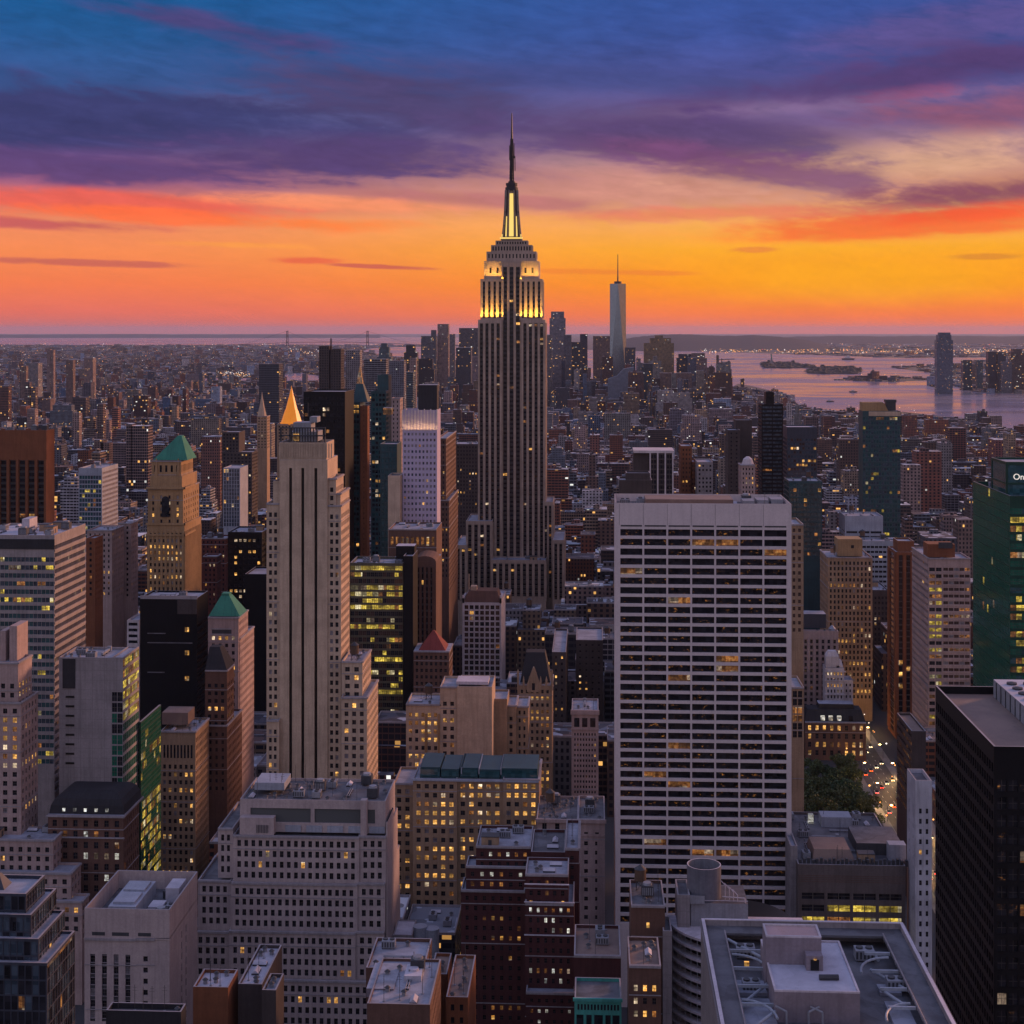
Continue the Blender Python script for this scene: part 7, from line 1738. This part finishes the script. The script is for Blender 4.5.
for i, g in enumerate(gen):
    if i in ind:
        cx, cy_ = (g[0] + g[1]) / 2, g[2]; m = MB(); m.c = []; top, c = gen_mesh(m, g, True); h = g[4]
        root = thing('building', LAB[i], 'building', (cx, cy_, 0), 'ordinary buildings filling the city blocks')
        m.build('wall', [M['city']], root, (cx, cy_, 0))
        if g[2] < 1500:
            m2 = MB(); a, b_, d, e = top
            for (p, q, r_, s_) in ((a, b_, d, d + .4), (a, b_, e - .4, e), (a, a + .4, d + .4, e - .4), (b_ - .4, b_, d + .4, e - .4)): m2.box(p, q, r_, s_, h + .002, h + 1.0)
            m2.build('parapet', [M['coping']], root, (cx, cy_, 0))
            clutter(root, top[0] - cx, top[1] - cx, top[2] - cy_, top[3] - cy_, h, 4 if g[2] < 1000 else 3, .5)
        else:
            m2 = MB(); m2.c = []; roof_bits(m2, top, h, g[6], c, 1); m2.build('penthouse', [M['city']], root, (cx, cy_, 0)); m2 = MB(); m2.c = []; roof_bits(m2, top, h - .01, g[6] * .37 + .11, c, 1); m2.build('mechanical_box', [M['city']], root, (cx, cy_, 0))
    else:
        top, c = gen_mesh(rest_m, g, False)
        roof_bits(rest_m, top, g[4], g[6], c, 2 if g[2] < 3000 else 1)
# boroughs beyond the rivers
def scatter(n, fx, hmu, wd):
    for _ in range(n):
        px, t, clus = fx()
        r = (px - 512) / F * t; X = r * math.cos(YAW) - t * math.sin(YAW); Y = r * math.sin(YAW) + t * math.cos(YAW)
        if any(inpoly(X, Y, p) for p in WPOLY): continue
        if clash(X - 12, X + 12, Y - 12, Y + 12): continue
        h = rng.lognormvariate(math.log(hmu), .4) if rng.random() > clus else rng.uniform(30, 62)
        if h > CAMZ - t * (344 - HY) / F and t > 5500: h = hmu
        k = max(1.0, t / 6000.0); ci = rng.randrange(len(PAL)); c = PAL[ci][1]; sd = rng.random(); kk = .8 + .6 * rng.random()
        n0 = len(rest_m.f); rest_m.rbox(X, Y, rng.uniform(*wd) * k, rng.uniform(*wd) * k, 0, h, .5 + (0.3 if px > 300 else 0)); q_ = rng.random(); rest_m.c += [(c[0] * kk * (1 - .4 * q_), c[1] * kk, c[2] * kk * (1 + .6 * q_), sd)] * (len(rest_m.f) - n0)
def fl():
    px = rng.uniform(-30, 560); py = 345.5 + 75 * rng.random() ** 1.35; t = CAMZ * F / (py - HY)
    return px, t, .05
YMAX = 6400
def fl2():
    while True:
        px, t, c = fl(); r = (px - 512) / F * t; X = r * math.cos(YAW) - t * math.sin(YAW)
        if not (-1600 < X < 1560 and t < 6300): return px, t, c
scatter(12000, fl2, 10, (9, 26))
def fr():
    px = rng.uniform(780, 1060); py = 354 + 45 * rng.random() ** 1.2; return px, CAMZ * F / (py - HY), .03
scatter(1500, fr, 9, (14, 40))
def fr2():
    px = rng.uniform(600, 1060); py = 342.5 + 9 * rng.random(); return px, CAMZ * F / (py - HY), .0
scatter(1500, fr2, 9, (20, 60))
tag(rest_m.build('city_blocks', [M['city']]), kind='stuff')
# street lights and lamps scattered over the far city
def lamps():
    m = MB(); mats = [pmat('amber_street_light', (.2, .1, .05), .5, 0, (1.0, .45, .12), 2.2), pmat('white_street_light', (.2, .2, .2), .5, 0, (.9, .85, .8), 2.0), pmat('red_beacon', (.2, .02, .02), .5, 0, (1, .08, .05), 2.0)]
    def one(X, Y, z, s, k):
        i = len(m.v); m.v += [(X - s, Y, z), (X, Y - s, z), (X + s, Y, z), (X, Y + s, z), (X, Y, z + s), (X, Y, z - s)]
        for a, b_ in ((0, 1), (1, 2), (2, 3), (3, 0)): m.f += [(i + a, i + b_, i + 4), (i + b_, i + a, i + 5)]; m.m += [k, k]
    for _ in range(6500):
        px = rng.uniform(0, 1024); py = 345 + 150 * rng.random() ** 1.5; t = CAMZ * F / (py - HY); X, Y = GP(px, py)
        if any(inpoly(X, Y, p) for p in WPOLY): continue
        one(X, Y, rng.uniform(12, 30), (.26 + .5 * rng.random() ** 5) * t / 3000, 0 if rng.random() < .7 else (1 if rng.random() < .85 else 2))
    for _ in range(900):     # shopfronts and lamps down in the streets
        if rng.random() < .5: X = rng.choice(AVES[5:11]) + rng.choice((-13, -12, 12, 13)); Y = rng.uniform(520, 2200)
        else: X = rng.uniform(-420, 600); Y = 425 + 79 * rng.randrange(1, 18) + 62 + rng.choice((2, 15))
        if clash(X - 1, X + 1, Y - 1, Y + 1, 0): continue
        one(X, Y, rng.uniform(3.5, 8), rng.uniform(.35, .8), 0 if rng.random() < .75 else 1)
    for _ in range(420):     # the lit terminals across the bay
        px = rng.uniform(790, 1030) if rng.random() < .8 else rng.uniform(700, 800); py = rng.gauss(353.0, 1.4); X, Y = GP(px, max(347, py)); t = CAMZ * F / (max(347, py) - HY)
        one(X, Y, 25, rng.uniform(.4, .9) * t / 3000, 0 if rng.random() < .8 else 1)
    for _ in range(160):
        px = rng.gauss(232, 14) if rng.random() < .6 else rng.gauss(300, 16); py = rng.gauss(378.5 if px < 262 else 354, 1.8); X, Y = GP(px, max(347, py)); t = CAMZ * F / (max(347, py) - HY)
        one(X, Y, 25, rng.uniform(.35, .8) * t / 3000, 1 if rng.random() < .4 else 0)
    tag(m.build('city_lights', mats), kind='stuff')
lamps()

# ================================================================== avenue, cars, lamps and the park
RX = 166.0
sheet('avenue', [(RX - 9, 420), (RX + 9, 420), (RX + 9, 6000), (RX - 9, 6000)], .02, 'asphalt')
for sgn in (-1, 1):
    m = MB(); xa, xb = sorted((RX + sgn * 9, RX + sgn * 13.5)); m.box(xa, xb, 420, 3000, 0, .15); o = m.build('pavement', [M['pave']]); o['kind'] = 'structure'
m = MB()
for k in range(60):
    for x in (-4.5, 0, 4.5): m.box(RX + x - .08, RX + x + .08, 430 + k * 9, 433 + k * 9, .02, .026, 0)
o = m.build('lane_markings', [pmat('road_paint', (.7, .7, .7))]); o['kind'] = 'structure'
sheet('lawn', [(PARK[0], PARK[2]), (PARK[1], PARK[2]), (PARK[1], PARK[3]), (PARK[0], PARK[3])], .05, 'shore')
CM = {}
def car_meshes():
    hl = pmat('headlight', (.8, .8, .7), .3, 0, (1, .72, .38), 13.0); tl = pmat('taillight', (.3, .02, .02), .3, 0, (1, .06, .03), 9.0)
    for k, c in (('taxi', (.6, .38, .03)), ('dark', (.03, .03, .04)), ('silver', (.4, .4, .44)), ('white', (.7, .7, .7))):
        pm = pmat('car_paint_' + k, c, .3, .2); b = MB(); b.box(-.95, .95, -2.3, 2.3, .35, .85, bottom=True); b.frustum(-.95, .95, -2.3, 2.3, .85, -.9, .9, -2.1, 2.2, 1.0); CM[k] = b.mesh('body', [pm])
    b = MB(); b.frustum(-.85, .85, -1.6, 1.1, 1.0, -.68, .68, -1.1, .5, 1.48); CM['cabin'] = b.mesh('cabin', [M['gdark']])
    b = MB(); b.box(-.22, .22, -.05, .05, -.14, .14, bottom=True); CM['headlight'] = b.mesh('headlight', [hl]); CM['taillight'] = b.mesh('taillight', [tl])
    b = MB()
    n = 12
    i = 0; b.v = [(s * .11, .33 * math.cos(2 * math.pi * j / n), .33 * math.sin(2 * math.pi * j / n)) for s in (-1, 1) for j in range(n)]; b.f = [tuple(range(n)), tuple(range(n, 2 * n))] + [(j, (j + 1) % n, n + (j + 1) % n, n + j) for j in range(n)]; b.m = [0] * len(b.f)
    CM['wheel'] = b.mesh('wheel', [M['slate']])
car_meshes()
LANE = ['left kerb lane', 'second lane', 'third lane', 'right kerb lane']
cars = []
for k in range(48):
    lane = k % 4; yy = 700 + k * 8.5 + rng.uniform(-2, 2); kind = rng.choice(['taxi', 'dark', 'silver', 'white'])
    cars.append((lane, yy, kind))
seen = {}
for lane, yy, kind in sorted(cars, key=lambda c: c[1]):
    word = {'taxi': 'yellow taxi', 'dark': 'dark car', 'silver': 'silver car', 'white': 'white car'}[kind]; key = (word, lane); seen[key] = seen.get(key, 0) + 1
    nth = ['nearest', 'second nearest', 'third nearest', 'fourth nearest', 'fifth nearest', 'sixth nearest', 'seventh nearest', 'eighth nearest', 'ninth nearest', 'tenth nearest'][min(9, seen[key] - 1)]
    back = lane < 2
    r = thing('car', '%s in the %s of the avenue by the park, %s such' % (word, LANE[lane], nth), 'car', (RX - 6.75 + lane * 4.5, yy, .03), 'cars driving along the avenue by the park')
    for nm, mk, x, y_, z_ in [('body', kind, 0, 0, 0), ('cabin', 'cabin', 0, 0, 0)] + [('wheel', 'wheel', sx * .86, sy * 1.45, .33) for sx in (-1, 1) for sy in (-1, 1)] + [('headlight', 'headlight', sx * .65, 2.31, .7) for sx in (-1, 1)] + [('taillight', 'taillight', sx * .68, -2.31, .75) for sx in (-1, 1)]:
        o = bpy.data.objects.new(nm, CM[mk]); COL.objects.link(o); o.parent = r; o.location = (x, y_, z_)
    r.rotation_euler = (0, 0, 0 if lane < 2 else math.pi)
b = MB(); b.bar((0, 0, 0), (0, 0, 8), .12, n=6); b.bar((0, 0, 8), (1.8, 0, 8.6), .08, n=6); LPm = b.mesh('pole', [M['mastdk']])
b = MB(); b.box(1.3, 2.5, -.3, .3, 8.4, 8.62, bottom=True); LHm = b.mesh('lamp_head', [pmat('lit_lamp_head', (.8, .6, .3), .4, 0, (1, .5, .16), 30.0)])
for k in range(20):
    side = k % 2; yy = 700 + (k // 2) * 40
    r = thing('street_lamp', 'street lamp on the %s kerb of the avenue, number %d from the near end' % (('left', 'right')[side], k // 2 + 1), 'street lamp', (RX + (10 if side else -10), yy, .15), 'street lamps along the avenue')
    r.rotation_euler = (0, 0, math.pi if side else 0)
    for nm, me in (('pole', LPm), ('lamp_head', LHm)): o = bpy.data.objects.new(nm, me); COL.objects.link(o); o.parent = r
for k in range(6):
    l = bpy.data.lights.new('street_glow', 'POINT'); l.energy = 9000; l.color = (1, .55, .2); l.shadow_soft_size = .5
    o = bpy.data.objects.new('street_glow', l); COL.objects.link(o); o.location = (RX + (8 if k % 2 else -8), 740 + k * 52, 7.6)
def leafmat():
    m = bpy.data.materials.new('foliage'); m.use_nodes = True; nt = NT(m.node_tree); b = m.node_tree.nodes['Principled BSDF']
    oi = nt.new('ShaderNodeObjectInfo'); P = nt.new('ShaderNodeNewGeometry').outputs['Position']
    nt.put(b.inputs['Base Color'], nt.mix(nt.noise(P, .8, 3, .6), nt.mix(oi.outputs['Random'], (.022, .055, .02), (.07, .075, .02)), nt.mix(oi.outputs['Random'], (.05, .09, .03), (.11, .13, .04)))); b.inputs['Roughness'].default_value = .7
    return m
M['leaf'] = leafmat(); M['bark'] = wallmat('bark', (.06, .045, .035))
TM = []
for v_ in range(4):
    rr = random.Random(50 + v_); b = MB(); cl = [(rr.gauss(0, 2.3), rr.gauss(0, 2.3), 8.5 + rr.uniform(-2.5, 4.0), rr.uniform(1.4, 2.5)) for _ in range(16)]
    for cx, cy_, cz, r_ in cl:
        for _ in range(90):
            d = Vector((rr.gauss(0, 1), rr.gauss(0, 1), rr.gauss(0, 1))).normalized() * r_ * rr.uniform(.6, 1.08); c = Vector((cx, cy_, cz)) + d
            u = Vector((rr.gauss(0, 1), rr.gauss(0, 1), rr.gauss(0, 1))).normalized(); w2 = u.orthogonal().normalized() * rr.uniform(.25, .5); u = u.cross(w2).normalized() * rr.uniform(.25, .45)
            b.quad(tuple(c - u - w2), tuple(c + u - w2), tuple(c + u + w2), tuple(c - u + w2))
    crown = b.mesh('crown', [M['leaf']])
    b = MB(); b.cyl(0, 0, .35, .2, 0, 7, 8)
    for k in range(5): a = k * 1.3 + v_; b.bar((0, 0, 4 + k * .5), (2.2 * math.cos(a), 2.2 * math.sin(a), 8 + k * .4), .1, n=5)
    TM.append((crown, b.mesh('trunk', [M['bark']])))
nth = {}
kt = 0
ROWW = ['front', 'second', 'third', 'fourth', 'fifth', 'sixth', 'seventh', 'eighth', 'ninth', 'tenth']; CNT = ['first', 'second', 'third', 'fourth', 'fifth', 'sixth', 'seventh', 'eighth', 'ninth', 'tenth', 'eleventh', 'twelfth']
ny_ = 9
for j in range(ny_):
    yy = PARK[2] + 6 + j * 11.5; i = 0; xx = PARK[0] + 4
    while xx < PARK[1] - 3:
        cr, tr = TM[rng.randrange(4)]
        r = thing('tree', 'dark leafy park tree, %s from the left in the %s row from the near side' % (CNT[min(11, i)], ROWW[j]), 'tree', (xx + rng.uniform(-1.4, 1.4), yy + rng.uniform(-1.5, 1.5), .05), 'trees in the small park')
        r.rotation_euler = (0, 0, rng.uniform(0, 6.28)); s = rng.uniform(.65, 1.15); r.scale = (s, s, s * rng.uniform(.9, 1.15))
        for nm, me in (('crown', cr), ('trunk', tr)): o = bpy.data.objects.new(nm, me); COL.objects.link(o); o.parent = r
        i += 1; xx += 8.6

# ================================================================== evening air
m = MB(); m.box(-75000, 75000, -1500, GZ + 3000, -1.0, 452.0, 0, bottom=True)
hm = bpy.data.materials.new('haze'); hm.use_nodes = True; hn = hm.node_tree; hn.nodes.clear()
pv = hn.nodes.new('ShaderNodeVolumePrincipled'); pv.inputs['Density'].default_value = HAZE; pv.inputs['Color'].default_value = (.50, .58, .86, 1); pv.inputs['Anisotropy'].default_value = .2
ho = hn.nodes.new('ShaderNodeOutputMaterial'); hn.links.new(pv.outputs[0], ho.inputs['Volume'])
hz = m.build('haze', [hm]); hz['kind'] = 'stuff'
hm.cycles.homogeneous_volume = True
